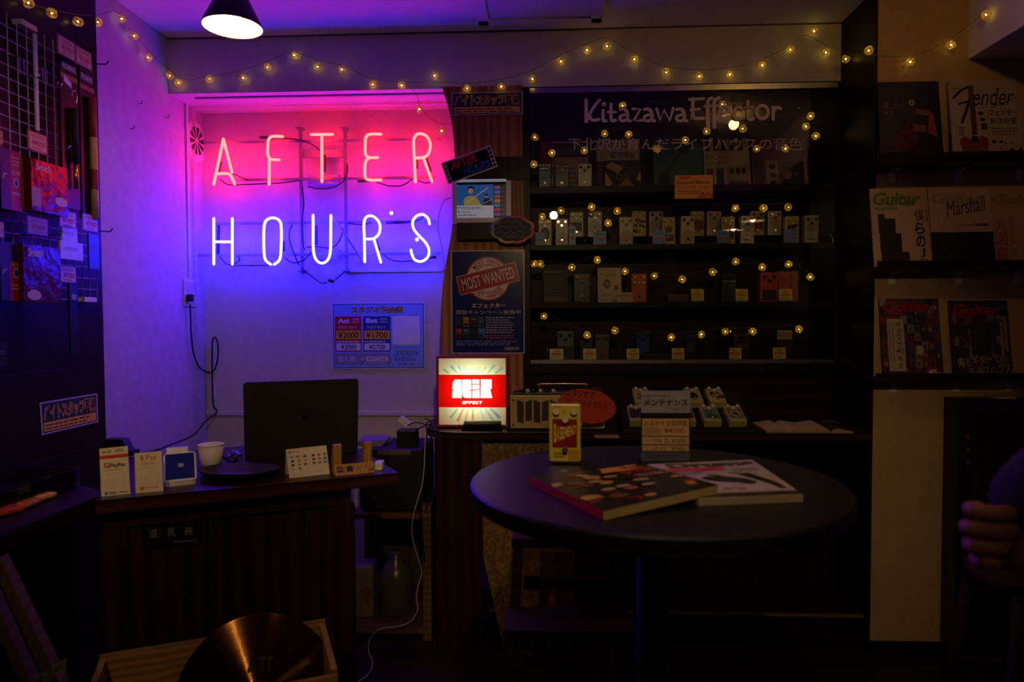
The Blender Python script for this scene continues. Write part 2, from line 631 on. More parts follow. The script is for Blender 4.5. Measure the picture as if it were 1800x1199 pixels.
for pts in (((520, 288), (600, 290)), ((918, 395), (918, 500)), ((275, 440), (262, 500)), ((1492, 430), (1490, 480)), ((1550, 420), (1575, 500)), ((1125, 558), (1200, 556)),
            ((262, 830), (258, 1010)), ((663, 930), (663, 995)), ((867, 835), (866, 955)), ((1235, 925), (1258, 990)), ((1545, 1035), (1610, 1030)), ((1300, 818), (1440, 812))):
    mb = MB(); A, B = cp(*pts[0], YT + .022), cp(*pts[1], YT + .022); mb.cyl(A, B, .0065, SLV, seg=10); mb.build('electrode_sleeve', neon)
mb = MB(); mb.cyl(cp(970, 780, YT + .015), cp(1160, 1055, YT + .015), .0055, FRM, seg=10); mb.build('painted_tube', neon)
for x0, x1, y0, y1, t in ((782, 1042, 365, 410, .012), (812, 1010, 516, 578, .02), (842, 1012, 985, 1042, .02)):
    mb = MB(); A, B = cp(x0, y0, YF), cp(x1, y1, YF)
    mb.box(A.x, B.x, YF, YF + t, B.z, A.z, mat('power_box_white', 'a9a4b2', .5), .004); mb.build('power_box', neon)
CBL = mat('black_cable', '0e0a12', .5)
for pts in ([(630, 292), (740, 300), (830, 325), (890, 370), (910, 420)], [(270, 545), (320, 580), (420, 580), (640, 570), (770, 555)], [(350, 512), (400, 535), (440, 552)],
            [(815, 590), (870, 605), (960, 600), (1035, 560), (1060, 500), (1058, 450)], [(1240, 565), (1320, 588), (1400, 585), (1465, 545)], [(1500, 555), (1545, 570), (1590, 560)],
            [(780, 590), (790, 700), (780, 800), (785, 940), (795, 985)], [(265, 1025), (320, 1075), (420, 1082), (600, 1080)], [(380, 1020), (392, 1050), (350, 1075)], [(668, 1030), (720, 1065), (790, 1050), (835, 1000)],
            [(810, 968), (870, 965), (960, 972), (1010, 930), (1035, 850)], [(1060, 822), (1150, 828), (1210, 815)], [(1275, 1010), (1340, 1050), (1440, 1055), (1560, 1040)], [(1440, 812), (1500, 800), (1550, 770)],
            [(775, 1098), (840, 1150), (900, 1190), (935, 1186)], [(985, 1172), (1020, 1140), (1048, 1116)], [(720, 828), (700, 880), (712, 960), (760, 1080)]):
    mb = MB(); mb.tube(smooth_line([cp(*q, YF - .022) for q in pts], 6), .0028, CBL, 6); mb.build('cable', neon)
mb = MB(); c = cp(960, 1178, YF - .022)
mb.box(-.014, .014, -.006, .006, -.0065, .0065, BLACK, .003, Matrix.Translation(c) @ Matrix.Rotation(.25, 4, 'Y') @ Matrix.Scale(1.0, 4))
mb.build('cord_switch', neon)

# ------------------------------------------------------------------ fittings on the left wall and back wall
c = onX(343, 248, XL)
fan = thing('vent_grille', 'round vent grille with dark slots on the side wall left of the neon sign', 'vent', c)
mb = MB(); mb.lathe([(0, .008), (.082, .008), (.090, .005), (.092, 0)], WPLA, 40, Matrix.Translation(c) @ Matrix.Rotation(math.pi / 2, 4, 'Y')); mb.build('disc', fan)
mb = MB()
for k in range(10):
    a = k * 2 * math.pi / 10 + .15
    for_pts = [(.012, -.12), (.062, -.19), (.062, .19), (.012, .12)]
    mb.face([c + Vector((.0088, r * math.cos(a + d), r * math.sin(a + d))) for r, d in for_pts], MBLACK)
mb.build('slots', fan)
c0, c1 = onX(325, 182, XL), onX(326, 492, XL)
mb = MB(); mb.box(XL, XL + .009, c0.y - .006, c0.y + .006, c1.z, c0.z, WPLA, .001)
tag(mb.build('cable_duct'), 'thin white upright cable duct from the ceiling recess down to the wall socket', 'cable duct')
p0, p1 = onY(335, 181, YB + .012), onY(792, 181, YB + .012)
mb = MB(); mb.box(p0.x, p1.x, YB + .045, YB + .06, ZB - .006, ZB, mat('duct_grey', '8a7a8c', .6), .001)  # one even grey over the whole duct
tag(mb.build('ceiling_cable_duct'), 'grey cable duct along the underside of the beam above the neon sign', 'cable duct')
a, b = onX(321, 490, XL), onX(344, 539, XL)
plate = thing('wall_socket', 'white wall socket plate with a black plug below the cable duct', 'wall socket', ((XL + .005), (a.y + b.y) / 2, b.z))
mb = MB(); mb.box(XL, XL + .008, a.y, b.y, b.z, a.z, WPLA, .002); mb.build('plate', plate)
mb = MB(); mb.box(XL + .008, XL + .011, a.y + .02, b.y - .014, b.z + .012, a.z - .012, mat('socket_white', 'b9b5b4', .4), .001); mb.build('outlet', plate)
pg = onX(333, 523, XL + .02)
cord = thing('power_cable', 'black power cord looping down the white wall from the socket to the desk', 'power cord', (pg.x, pg.y, .8))
mb = MB(); mb.box(XL + .011, XL + .035, pg.y - .012, pg.y + .012, pg.z - .018, pg.z + .014, BLACK, .004); mb.build('plug', cord)
pts = [onX(x, y, XL + .018) for x, y in ((334, 535), (335, 560), (336, 585), (340, 620), (350, 645), (362, 653), (370, 654))]
pts += [onY(x, y, YN - .02) for x, y in ((378, 648), (383, 625), (383, 604), (379, 593), (374, 597), (373, 610), (373, 660), (374, 700), (376, 715), (381, 725))]
pts += [Vector(q) for q in (onX(360, 742, XL + .05), onX(340, 765, XL + .08), onX(305, 780, XL + .1), onX(270, 793, XL + .12), onX(235, 799, XL + .14))]
mb = MB(); mb.tube(smooth_line(pts, 6), .0036, CBL, 8); mb.build('cord', cord)
for y0, y1 in ((603, 655), (671, 704)):
    mb = MB(); A, B = onY(370, y0, YN - .012), onY(376, y1, YN - .012)
    mb.box(A.x, B.x + .004, YN - .012, YN, B.z, A.z, WPLA, .001)
    tag(mb.build('cord_clip_duct'), 'short white duct piece in the wall corner, %s of two on the black cord' % ('upper' if y0 < 660 else 'lower'), 'cable duct', None)
# white raceway on the back wall at the lower right of the sign
A, B = cp(1065, 1106, YN - .01), cp(1650, 1120, YN - .01)
mb = MB(); mb.box(A.x, B.x, YN - .01, YN, B.z, A.z, WPLA, .001)
tag(mb.build('wall_raceway'), 'white horizontal cable raceway on the wall under the blue neon letters', 'cable duct')
pts = [onY(x, y, YB + .02) for x, y in ((794, 348), (782, 352), (773, 372), (770, 400), (776, 430), (781, 465), (780, 520), (777, 570), (777, 600), (779, 612))]
mb = MB(); mb.tube(smooth_line(pts, 6), .0016, mat('grey_cable', '6a6470', .5), 6)
tag(mb.build('tablet_cable'), 'thin pale charging cable hanging from the tablet beside the plank', 'cable')
for k, (x, y) in enumerate(((228, 167 + 15), (248, 195), (285, 207))):
    pass
for k, (px, py, lb) in enumerate(((243, 183, 'bent nail high on the left wall, nearest the dark panelling'), (291, 207, 'bent nail on the left wall, nearest the room corner'), (229, 227, 'long nail sticking out of the left wall below the other nails'))):
    c = onX(px, py, XL)
    mb = MB(); mb.tube([c, c + Vector((.018, -.006, .001)), c + Vector((.022, -.008, .01))], .0014, MBLACK, 6)
    tag(mb.build('wall_nail'), lb, 'nail', 'nails in the left wall')

# studio price sign
BLUEP, NAVY, REDP, YEL, INK, PAPER = P('7fa6e0'), P('16307e'), P('b01522'), P('e8b820'), P('15151c'), P('dcdce0')
s = sheetY(584, 532, 747, 649, YN - .004, P('cfd3e6', .25), .003)
s.frame(585.5, 534, 745, 647, 1.4, NAVY)
s.rect(587, 535.5, 743.5, 645.5, BLUEP, 1)
s.text('スタジオ料金表', 617, 538, 710, 551, P('4a3a12'), 2, .05)
s.text('スタジオ料金表', 617, 538, 710, 551, P('e3a51c'), 3, .02)
for x0, x1, col, nm, pa, pb in ((589, 635.5, REDP, 'Ast', '¥2000', '¥3000'), (638.5, 686.5, NAVY, 'Bst', '¥1700', '¥2700')):
    s.rrect(x0, 556, x1, 618, 2, col, 2)
    s.text(nm, x0 + 5, 559, x0 + 26, 568, PAPER, 3, .04)
    s.text('1時間', x0 + 30, 559, x0 + 42, 563, PAPER, 3)
    s.text('(税込)', x0 + 30, 564, x0 + 42, 568, PAPER, 3)
    s.text('平日', x0 + 6, 573, x0 + 16, 578, PAPER, 3, .02)
    s.text('17', x0 + 17, 572.5, x0 + 23, 578, YEL, 3, .04)
    s.text('時まで', x0 + 25, 573, x0 + 39, 578, PAPER, 3, .02)
    s.rrect(x0 + 1.7, 581, x1 - 1.7, 596, 1.5, YEL, 3)
    s.text(pa, x0 + 5, 583, x1 - 5, 594.5, INK, 4, .015)
    s.dashes(x0 + 2, 598, x1 - 2, 603, 1, PAPER, 3)
    s.rrect(x0 + 1.7, 603.5, x1 - 1.7, 616, 1.5, PAPER, 3)
    s.text(pb, x0 + 10, 605.5, x1 - 9, 614.5, INK, 4, .01)
s.rrect(589, 621, 686.5, 641, 2, P('8a83a0'), 2)
s.text('個人練', 592, 625, 624, 636, PAPER, 3, .02)
for x0, t_ in ((643, '¥700'), (662, '¥1400')):
    s.rrect(x0, 627, x0 + 18 + (2 if t_ == '¥1400' else 0), 635, 2.5, PAPER, 3)
    s.text(t_, x0 + 3, 628.5, x0 + 16, 633.5, INK, 4)
s.dashes(634, 628, 641, 634, 2, PAPER, 3)
s.dashes(640, 636.5, 684, 639, 1, PAPER, 3)
s.rrect(690, 556, 738, 606, 2, PAPER, 2)
s.dashes(693, 609, 735, 612, 1, P('6d5c1c'), 2)
s.text('LANDRUTH', 693, 616, 735, 626, NAVY, 2, .0)
s.dashes(693, 627.5, 735, 635, 2, NAVY, 2)
s.text('03-5481-7633', 699, 637, 729, 642, NAVY, 2)
tag(s.build('price_sign'), 'laminated light blue studio price chart on the white wall under the neon sign', 'price sign')

# ------------------------------------------------------------------ pendant lamps
def pendant(c, r, h, label, bulb_rgb, bh=.42):
    """c: centre of the rim"""
    c = Vector(c)
    t = thing('pendant_lamp', label, 'lamp', c)
    mb = MB(); T = Matrix.Translation(c)
    mb.lathe([(r, 0), (r * .97, .012), (.03, h), (.022, h + .012), (0, h + .013)], mat('black_shade', '0b0a0c', .45), 48, T)
    sh_ = mb.build('shade', t)
    mb = MB(); mb.lathe([(r * .985, .001), (r * .95, .012), (.028, h - .006), (0, h - .006)], mat('shade_lining', 'efe9dd', .6), 48, T)
    mb.build('shade_lining', sh_)
    mb = MB(); mb.ball(c + Vector((0, 0, h * bh)), .03, glow('bulb_' + label[:18], bulb_rgb), 3, (1, 1, 1.1)); mb.build('bulb', t)
    mb = MB(); mb.cyl(c + Vector((0, 0, h + .012)), (c.x, c.y, ZC), .003, BLACK, seg=8)
    mb.cyl((c.x, c.y, ZC - .02), (c.x, c.y, ZC), .035, BLACK, seg=20); mb.build('cord', t)
    return t
rim = onY(409, 48.5, 2.1)
pendant(rim, .089, .125, 'black cone pendant lamp glowing white inside, hanging above the desk', L_PEND)
# bulb and pendants out of frame, mirrored in the glass; spotlights are added
def ceiling_bulb(c, rgb, label):
    c = Vector(c)
    t = thing('ceiling_bulb', label, 'lamp', c)
    mb = MB(); mb.ball(c, .028, glow('glow_' + label[:16], rgb), 3); mb.build('bulb', t)
    mb = MB(); mb.cyl(c + Vector((0, 0, .026)), (c.x, c.y, ZC), .017, BLACK, seg=16); mb.build('socket', t)
ceiling_bulb((1.10, 1.60, 2.345), L_BULB, 'bare warm bulb on the ceiling above the round table')
def spotlight(c, target, cone, power, label):  # unseen spotlights added to brighten the case, the desk and the wire grid
    c, target = Vector(c), Vector(target)
    d = (target - c).normalized()
    t = thing('added_spotlight', label, 'lamp', c)
    mb = MB(); mb.tube([c - d * .11, c - d * .10, c], [.02, .036, .04], BLACK, 20, cap=False); mb.cyl(c - d * .09, Vector((c.x, c.y, ZC)) - Vector((d.x, d.y, 0)) * .08, .008, BLACK, seg=8); mb.build('can', t)
    ld = bpy.data.lights.new('spot_lamp', 'SPOT'); ld.energy = power; ld.color = (1, .66, .32); ld.spot_size = math.radians(cone); ld.spot_blend = .7; ld.shadow_soft_size = .03
    lo = bpy.data.objects.new('spot_lamp', ld); COL.objects.link(lo); lo.parent = t
    lo.rotation_euler = d.to_track_quat('-Z', 'Y').to_euler(); lo.location = d * .004
spotlight((.09, -.1, 2.09), (.33, 2.85, .62), 56, L_SPOT, 'added black spotlight out of the frame, brightening the glass case')
spotlight((-.75, -.1, 2.27), (-.72, 1.75, .72), 34, L_SPOT * .75, 'added black spotlight out of the frame, brightening the desk')
spotlight((-.1, .1, 2.27), (-1.5, 1.85, 1.3), 46, L_SPOT * .6, 'added black spotlight out of the frame, brightening the wire grid')
for px, py, y in ((1418, 346, .2), (1325, 388, -.6), (1290, 404, -1.2)):
    Yv = 2 * YB - y
    q = onY(px, py, Yv)
    pendant((q.x, y, q.z), .10, .13, 'black cone pendant lamp out of the frame behind the viewer, %s' % {1418: 'rightmost', 1325: 'second from the right', 1290: 'third from the right'}[px], (36, 22, 9), .2)

# ------------------------------------------------------------------ strings of lights
FAIRY = glow('warm_led', L_FAIRY)
def fairy_mesh(seed):
    rnd = random.Random(seed)
    mb = MB()
    t = bmesh.new()
    bmesh.ops.create_icosphere(t, subdivisions=2, radius=.0148)
    for v in t.verts:
        v.co += Vector((rnd.uniform(-1, 1), rnd.uniform(-1, 1), rnd.uniform(-1, 1))) * .0022
    for e in t.edges:
        if rnd.random() < .9:
            mb.tube([e.verts[0].co, e.verts[1].co], .00085, GOLDW, 3, cap=False)
    t.free()
    return mb
def fairy_obj(k):
    o = fairy_mesh(k).build('bulb_ball', None, local=True)
    COL.objects.unlink(o)
    return o.data
FM = [fairy_obj(k) for k in range(4)]
_mb = MB(); _mb.ball((0, 0, 0), .0024, FAIRY, 1, (1, 1, 1.4)); _o = _mb.build('led', None, local=True); COL.objects.unlink(_o); LEDM = _o.data
CORDM = mat('thin_copper_cord', '6a5040', .5)
def string_light(label, balls, hooks, group=None):
    """balls: world points; hooks: polyline of the cord"""
    c = sum(balls, Vector()) / len(balls)
    t = thing('string_light', label, 'string light', c, group)
    mb = MB(); mb.tube(smooth_line(hooks, 5), .0010, CORDM, 5); mb.build('cord', t)
    for k, b in enumerate(balls):
        o = bpy.data.objects.new('bulb_ball', FM[k % 4]); COL.objects.link(o)
        o.parent = t; o.location = b - c
        o.rotation_euler = (k * 1.3, k * .7, k * 2.1)
        l_ = bpy.data.objects.new('led', LEDM); COL.objects.link(l_); l_.parent = o
XW = XL + .028
up = [onX(x, y, XL + .05) for x, y in ((50, 5), (91, 23), (137, 38))] + [onX(x, y, XW) for x, y in ((172, 39), (214, 33), (236, 63), (261, 101), (298, 133))]
up += [onY(x, y, YB - (.022 if not 770 < x < 960 else .045)) for x, y in ((314, 146), (368, 139), (427, 137), (470, 118), (517, 97), (558, 117), (601, 122), (655, 148), (706, 150), (764, 133), (821, 155), (881, 152), (936, 139), (986, 108), (1032, 88), (1067, 81), (1115, 104), (1171, 127), (1229, 134), (1283, 131), (1340, 115), (1389, 87), (1431, 55), (1452, 92))]
up += [onX(1487, 104, XP - .02), onY(1527, 89, YR - .035), onY(1600, 109, YR - .025), onY(1672, 79, YR - .025), onX(1733, 26, _q.x - .02)]
ln = [onX(20, -4, XL + .045), onX(70, 12, XL + .045), onX(140, 26, XL + .045), onX(172, 27, XW - .01), onX(202, 20, XW - .01), onX(222, 42, XW - .01), onX(260, 88, XW - .01), onX(300, 124, XW - .01)]
ln += [onY(x, y, YB - (.012 if not 765 < x < 950 else .04)) for x, y in ((318, 138), (330, 141), (366, 135), (425, 124), (470, 108), (515, 92), (560, 106), (601, 115), (655, 138), (706, 144), (768, 144), (821, 146), (878, 140), (930, 126), (982, 99), (1028, 78), (1068, 67), (1112, 92), (1171, 117), (1229, 123), (1283, 119), (1334, 106), (1388, 81), (1414, 61), (1452, 79))]
ln += [onX(1487, 92, XP - .015), onY(1528, 96, YR - .02), onY(1598, 99, YR - .02), onY(1664, 72, YR - .02), onX(1733, 20, _q.x - .01)]
string_light('string of gold wire ball lights draped along the white wall beam at the ceiling', up, ln)
hang = [onY(737, 192, YB - .02), onY(776, 230, YB - .022)]
string_light('short loose end of two ball lights dangling over the red neon letters', hang, [onY(706, 147, YB - .012), onY(724, 157, YB - .015), onY(734, 172, YB - .02), onY(738, 186, YB - .02), onY(752, 203, YB - .022), onY(772, 217, YB - .022), onY(793, 217, YB - .045)])

# ------------------------------------------------------------------ the desk
def onP(px, py, p, n):
    d = ray(px, py)
    return CAM + d * ((Vector(p) - CAM).dot(n) / d.dot(n))
def standing(TLp, TRp, BRp, BLp, z, lean, base, t=.003, coords=None, mb=None):
    """a print standing on height z, its corners given in the photo's pixels, leaning back by lean radians"""
    BL, BR = onZ(*BLp, z), onZ(*BRp, z)
    u = (BR - BL).normalized()
    u.z = 0
    back = Vector((-u.y, u.x, 0))
    if back.y < 0:
        back = -back
    v = Vector((0, 0, math.cos(lean))) + back * math.sin(lean)
    n = u.cross(v)
    TL, TR = onP(*TLp, BL, n), onP(*TRp, BR, n)
    return Sheet(TL, TR, BR, BL, coords or (min(TLp[0], BLp[0]), min(TLp[1], TRp[1]), max(TRp[0], BRp[0]), max(BLp[1], BRp[1])), base, t, mb)
def poly_slab(mb, pts, z0, z1, m):
    mb.prism([Vector((p[0], p[1], z1)) for p in pts], (0, 0, z0 - z1), m)

ZD = .79
A, B, C0 = onZ(168, 880, ZD), onZ(700, 831, ZD), onZ(629, 787, ZD)
uD = (B - A).normalized()
bD = (C0 - B)
C, D = B + bD * 1.6, A + bD * 1.3
desk = thing('desk', 'dark brown wooden counter desk with the laptop on it, below the neon sign', 'desk', ((A.x + C.x) / 2, (A.y + C.y) / 2, 0))
DESKW = wood('desk_brown', '24120b', '40231a', 'X', 8, .33)
mb = MB(); poly_slab(mb, [A, B, C, D], ZD - .034, ZD, DESKW); mb.build('desktop', desk)
nD = Vector((-uD.y, uD.x, 0))
A2, B2 = A + uD * .012 + nD * .05, B - uD * .13 + nD * .05
PANW = wood('desk_panel_brown', '1c0d07', '2e170e', 'Z', 7, .45)
mb = MB(); poly_slab(mb, [A2, B2, B2 + nD * .02, A2 + nD * .02], 0, ZD - .035, PANW)
for k in range(1, 5):
    q = A2.lerp(B2, k / 5)
    poly_slab(mb, [q - uD * .0015 - nD * .001, q + uD * .0015 - nD * .001, q + uD * .0015 + nD * .001, q - uD * .0015 + nD * .001], .001, ZD - .09, MBLACK)
mb.build('front_panel', desk)
mb = MB(); poly_slab(mb, [A2 - nD * .012, B2 - nD * .012, B2 - nD * .0005, A2 - nD * .0005], ZD - .085, ZD - .035, PANW); mb.build('moulding', desk)
for q in (A2 + uD * .02, B2 - uD * .02):
    mb = MB(); poly_slab(mb, [q - uD * .03 - nD * .02, q + uD * .03 - nD * .02, q + uD * .03 - nD * .001, q - uD * .03 - nD * .001], 0, ZD - .086, PANW); mb.build('post', desk)
mb = MB(); poly_slab(mb, [B2 + nD * .021, B2 + nD * .5, B2 + nD * .5 - uD * .02, B2 + nD * .021 - uD * .02], 0, ZD - .035, PANW); mb.build('side_panel', desk)
pn = nD
pp = A2 - nD * .004
TL, TR, BR, BL = [onP(x, y, pp, pn) for x, y in ((249, 917), (353, 910), (353, 958), (249, 965))]
s = Sheet(TL, TR, BR, BL, (0, 0, 104, 50), P('07080c', .4), .003)
G = P('6f6f78')
for k, ch in enumerate('道具商'):
    s.text(ch, 13 + k * 31, 15, 27 + k * 31, 31, G, 2, .01)
s.dashes(5, 3, 100, 8, 1, P('3c3c44'), 2)
s.dashes(56, 37, 98, 45, 1, P('4c4c54'), 2)
tag(s.build('licence_plate_sign'), 'small black plate with three pale characters fixed to the desk front', 'sign')

# laptop
BL, BR = onZ(430, 808, ZD + .002), onZ(629, 794, ZD + .002)
u = (BR - BL).normalized(); u.z = 0
nb = Vector((-u.y, u.x, 0))
lap = thing('laptop', 'open dark grey laptop seen from behind on the desk', 'laptop', ((BL.x + BR.x) / 2, (BL.y + BR.y) / 2, ZD))
GREYM = mat('space_grey_aluminium', '3c3834', .5, .7, var=.03)
W = (BR - BL).length
H = .243
v = Vector((0, 0, math.cos(.16))) - nb * math.sin(.16)
def rounded(o, u, v, w, h, r, k=5):
    out = []
    for cx, cy, a0 in ((w - r, h - r, 0), (r, h - r, 90), (r, r, 180), (w - r, r, 270)):
        for q in range(k):
            a = math.radians(a0 + 90 * q / (k - 1))
            out.append(o + u * (cx + r * math.cos(a)) + v * (cy + r * math.sin(a)))
    return out
o = BL + Vector((0, 0, .008))
mb = MB(); mb.prism(rounded(o, u, v, W, H, .011), nb * .006, GREYM); lid = mb.build('lid', lap)
mb = MB(); mb.prism(rounded(BL + nb * .008, u, nb, W, .235, .011), (0, 0, .012), GREYM); lbase = mb.build('base', lap)
mb = MB()
nf = u.cross(v)
cA = o + u * (W * .52) + v * (H * .5) + nf * .0006
APL = mat('mirror_black', '050506', .15)
apple = [(0, .40), (.12, .46), (.30, .47), (.43, .36), (.36, .26), (.33, .12), (.38, -.02), (.46, -.09), (.38, -.30), (.25, -.47), (.12, -.46), (0, -.42), (-.13, -.46), (-.26, -.46), (-.40, -.26), (-.46, -.02), (-.45, .22), (-.34, .41), (-.17, .46)]
mb.face([cA + u * x * .021 + v * y * .021 for x, y in apple][::-1], APL)
leaf = [(0, .56), (.02, .74), (.16, .88), (.2, .88), (.17, .70), (.06, .58)]
mb.face([cA + u * x * .021 + v * y * .021 for x, y in leaf], APL)
mb.build('lid_emblem', lid)
mb = MB(); e = Vector((0, 0, .0003)) 
k0 = BL + nb * .06 + Vector((0, 0, .0126))
mb.face([k0 + u * .03, k0 + u * (W - .03), k0 + u * (W - .03) + nb * .09, k0 + u * .03 + nb * .09], MBLACK); mb.build('keyboard', lbase)
mb = MB(); q0 = o + nb * .0062
mb.face([q0 + u * .006 + v * .008, q0 + u * .006 + v * (H - .006), q0 + u * (W - .006) + v * (H - .006), q0 + u * (W - .006) + v * .008], MBLACK); mb.build('screen', lid)

# payment cards
CARD = P('d9cdb0', .35)
s = standing((174.5, 789), (224.5, 784), (229, 868), (178, 873), ZD, .16, CARD, .004, (0, 0, 50, 84))
RD = P('c02020')
s.text('LINE', 4, 5, 12, 8.5, INK, 2, .03)
s.rrect(13, 4, 21, 9, 1.2, P('2fa83a'), 2); s.text('Pay', 14.2, 5, 20, 8, PAPER, 3, .02)
s.dashes(27, 3, 45, 9, 2, INK, 2)
s.rect(0, 13, 50, 19, RD, 2)
s.rrect(7, 26, 17, 35, 1.5, RD, 2)
s.text('P', 9.5, 27.5, 14.5, 33.5, PAPER, 3, .06, .25)
s.text('PayPay', 18, 28, 45, 36.5, INK, 2, .035)
s.dashes(7, 38, 45, 41, 1, P('85795e'), 2)
s.frame(11, 45, 42, 72, .5, P('b8ab8c'), 2)
s.rrect(6, 77, 11, 82, .8, P('1f6bb5'), 2)
s.text('Alipay', 13, 77, 27, 82.5, INK, 2, .03)
s.dashes(31, 77.5, 46, 81.5, 1, INK, 2)
tag(s.build('payment_card'), 'tall white card with a red stripe on the left end of the desk', 'card sign')
s = standing((236.5, 797), (284, 793), (287, 863), (238.5, 867), ZD, .16, CARD, .004, (0, 0, 50, 72))
s.text('R', 11, 5, 17.5, 14.5, RD, 2, .03); s.rect(10.5, 16, 18, 16.8, RD, 2)
s.text('Pay', 21, 5, 40, 17, RD, 2)
s.dashes(11, 19, 40, 22, 1, RD, 2)
s.frame(11, 27, 41, 57, .5, P('b8ab8c'), 2)
s.rrect(8, 61, 16, 68, 1, P('d8631c'), 2); s.dashes(18, 62, 44, 66, 1, P('d8631c'), 2)
tag(s.build('payment_card'), 'white card headed R Pay between the red-striped card and the card reader', 'card sign')

# card reader
BLr, BRr = onZ(288, 857, ZD), onZ(346, 851, ZD)
u = (BRr - BLr).normalized(); u.z = 0
nb = Vector((-u.y, u.x, 0))
rd = thing('card_reader', 'white card reader with a lit dark screen tilted up on the desk', 'card reader', ((BLr.x + BRr.x) / 2, (BLr.y + BRr.y) / 2, ZD))
Wr = (BRr - BLr).length
mb = MB(); mb.prism(rounded(BLr + nb * .004, u, nb, Wr, .075, .012), (0, 0, .012), WPLA); mb.build('base', rd)
vr = Vector((0, 0, math.cos(.55))) + nb * math.sin(.55)
o = BLr + Vector((0, 0, .012)) + nb * .002
Hr = .083
mb = MB(); mb.prism(rounded(o, u, vr, Wr, Hr, .009), nb * .014 + Vector((0, 0, -.004)), WPLA); mb.build('body', rd)
nf = u.cross(vr)
SCR = mat('reader_screen', '0a0b1c', .08, emit=(.05, .05, .35), estr=.06)
s = Sheet(*[o + u * a + vr * b + nf * .0004 for a, b in ((.004, Hr - .004), (Wr - .004, Hr - .004), (Wr - .004, .006), (.004, .006))], (0, 0, 50, 42), SCR, .0002)
s.rrect(22, 17, 31, 22, 1.6, P('c8c8d8'), 1); s.rrect(23, 18, 26, 21, 1, SCR, 2); s.rrect(27, 18, 30, 21, 1, SCR, 2)
s.build('screen', rd)
mb = MB(); q = o + vr * (Hr - .004) + nb * .012
mb.prism([q + u * .008, q + u * (Wr - .018), q + u * (Wr - .018) + vr * .014, q + u * .008 + vr * .014][::-1], nb * .02, P('cfc8b8')); mb.build('paper_roll', rd)

# cup, dish
c = onZ(371.5, 829, ZD)
cup = thing('paper_cup', 'white paper cup behind the dark dish on the desk', 'cup', c)
T = Matrix.Translation(c)
mb = MB(); mb.lathe([(0, .001), (.026, .001), (.0355, .0795), (.0335, .0795), (.0245, .004), (0, .004)], mat('cup_paper', 'd2c8c0', .6), 36, T); mb.build('cup', cup)
mb = MB(); mb.tube([c + Vector((.0358 * math.cos(a), .0358 * math.sin(a), .08)) for a in [k * 2 * math.pi / 36 for k in range(36)]], .0016, P('ded6d0'), 8, True); mb.build('rim', cup)
c = onZ(421, 839, ZD)
T = Matrix.Translation(c) @ Matrix.Diagonal((1, .66, 1, 1))
mb = MB(); mb.lathe([(0, .001), (.085, .001), (.112, .022), (.115, .026), (.108, .026), (.082, .008), (0, .006)], mat('dish_black', '0c0a09', .6), 48, T @ Matrix.Scale(1.0, 4))
tag(mb.build('coin_dish'), 'dark shallow round dish on the desk in front of the laptop', 'dish')
c = onZ(410, 813, ZD)
mb = MB(); t = bmesh.new(); bmesh.ops.create_icosphere(t, subdivisions=3, radius=.03)
rr = random.Random(5)
for vtx in t.verts:
    vtx.co *= rr.uniform(.7, 1.15)
    vtx.co.z = max(vtx.co.z * .6 + .018, 0)
mb._merge(t, mat('purple_foil', '5a4a9a', .25, .4), Matrix.Translation(c))
tag(mb.build('crumpled_wrapper'), 'crumpled purple wrapper between the paper cup and the laptop', 'wrapper')
# tape dispenser
q = onZ(213, 800, ZD)
TP = [(-.05, 0), (-.055, .03), (-.045, .055), (.015, .055), (.035, .018), (.052, .018), (.052, .006), (.045, 0)]
mb = MB(); mb.prism([q + Vector((x, -.018, z)) for x, z in TP], (0, .036, 0), mat('dispenser_black', '191613', .45))
tag(mb.build('tape_dispenser'), 'black tape dispenser standing behind the red-striped card', 'tape dispenser')

# tent card with payment logos
s = standing((502.5, 790.5), (573.5, 783), (580, 833), (508.5, 841), ZD, .33, CARD, .0015, (0, 0, 71, 51))
tent = thing('tent_card', 'folded white tent card with rows of small logos in front of the laptop', 'card sign', (s.c[2].x * .5 + s.c[3].x * .5, s.c[2].y, ZD))
s.rrect(4, 4, 8, 8, .8, P('222222'), 2); s.rrect(5.2, 5.2, 6.8, 6.8, .4, CARD, 3); s.text('Square', 9.5, 4, 22, 8.2, P('443c30'), 2)
cols = ['1b2a6b', 'b3202a', '22407c', '283040', 'c04a50', '6e8a20', '2a2a30', '9a8e74', 'c29a4a', '3c4a5e', '8e866c', '2f6fa0', '33332e', 'b08a2a', 'b43a40', 'b32a3a', '7a7460', '4a9ac0']
k = 0
for y in (13, 20, 27):
    for x in (6, 17, 28, 43, 53, 63):
        cm = P(cols[k % 18]); k += 1
        if x == 6 and y == 13:
            s.text('VISA', x - 1, y, x + 6, y + 3, cm, 2, .03, .2)
        elif x == 17 and y == 13:
            s.disc(x + 1, y + 1.5, 2, 2, P('b3202a'), 2); s.disc(x + 4, y + 1.5, 2, 2, P('d08a20'), 3)
        else:
            s.rrect(x, y, x + 5.5, y + 4, .8, cm, 2)
s.rrect(6, 35, 11, 37, .6, P('8e866c'), 2); s.rrect(18, 34, 22, 38, 1, P('444038'), 2)
s.rect(37.5, 11, 37.8, 43, P('b8ab8c'), 2); s.dashes(42, 42, 60, 44, 1, P('a89c80'), 2)
bk = s.c
s.build('front_panel', tent)
bk_ = Vector((-(bk[2] - bk[3]).normalized().y, (bk[2] - bk[3]).normalized().x, 0))
tops = [bk[0] + bk_ * .002, bk[1] + bk_ * .002]
dd = (tops[0] - bk[3]); off = bk_ * (2 * dd.dot(bk_))
mb = MB(); mb.prism([tops[0], bk[3] + off, bk[2] + off, tops[1]], bk_ * .0015, CARD); mb.build('back_panel', tent)

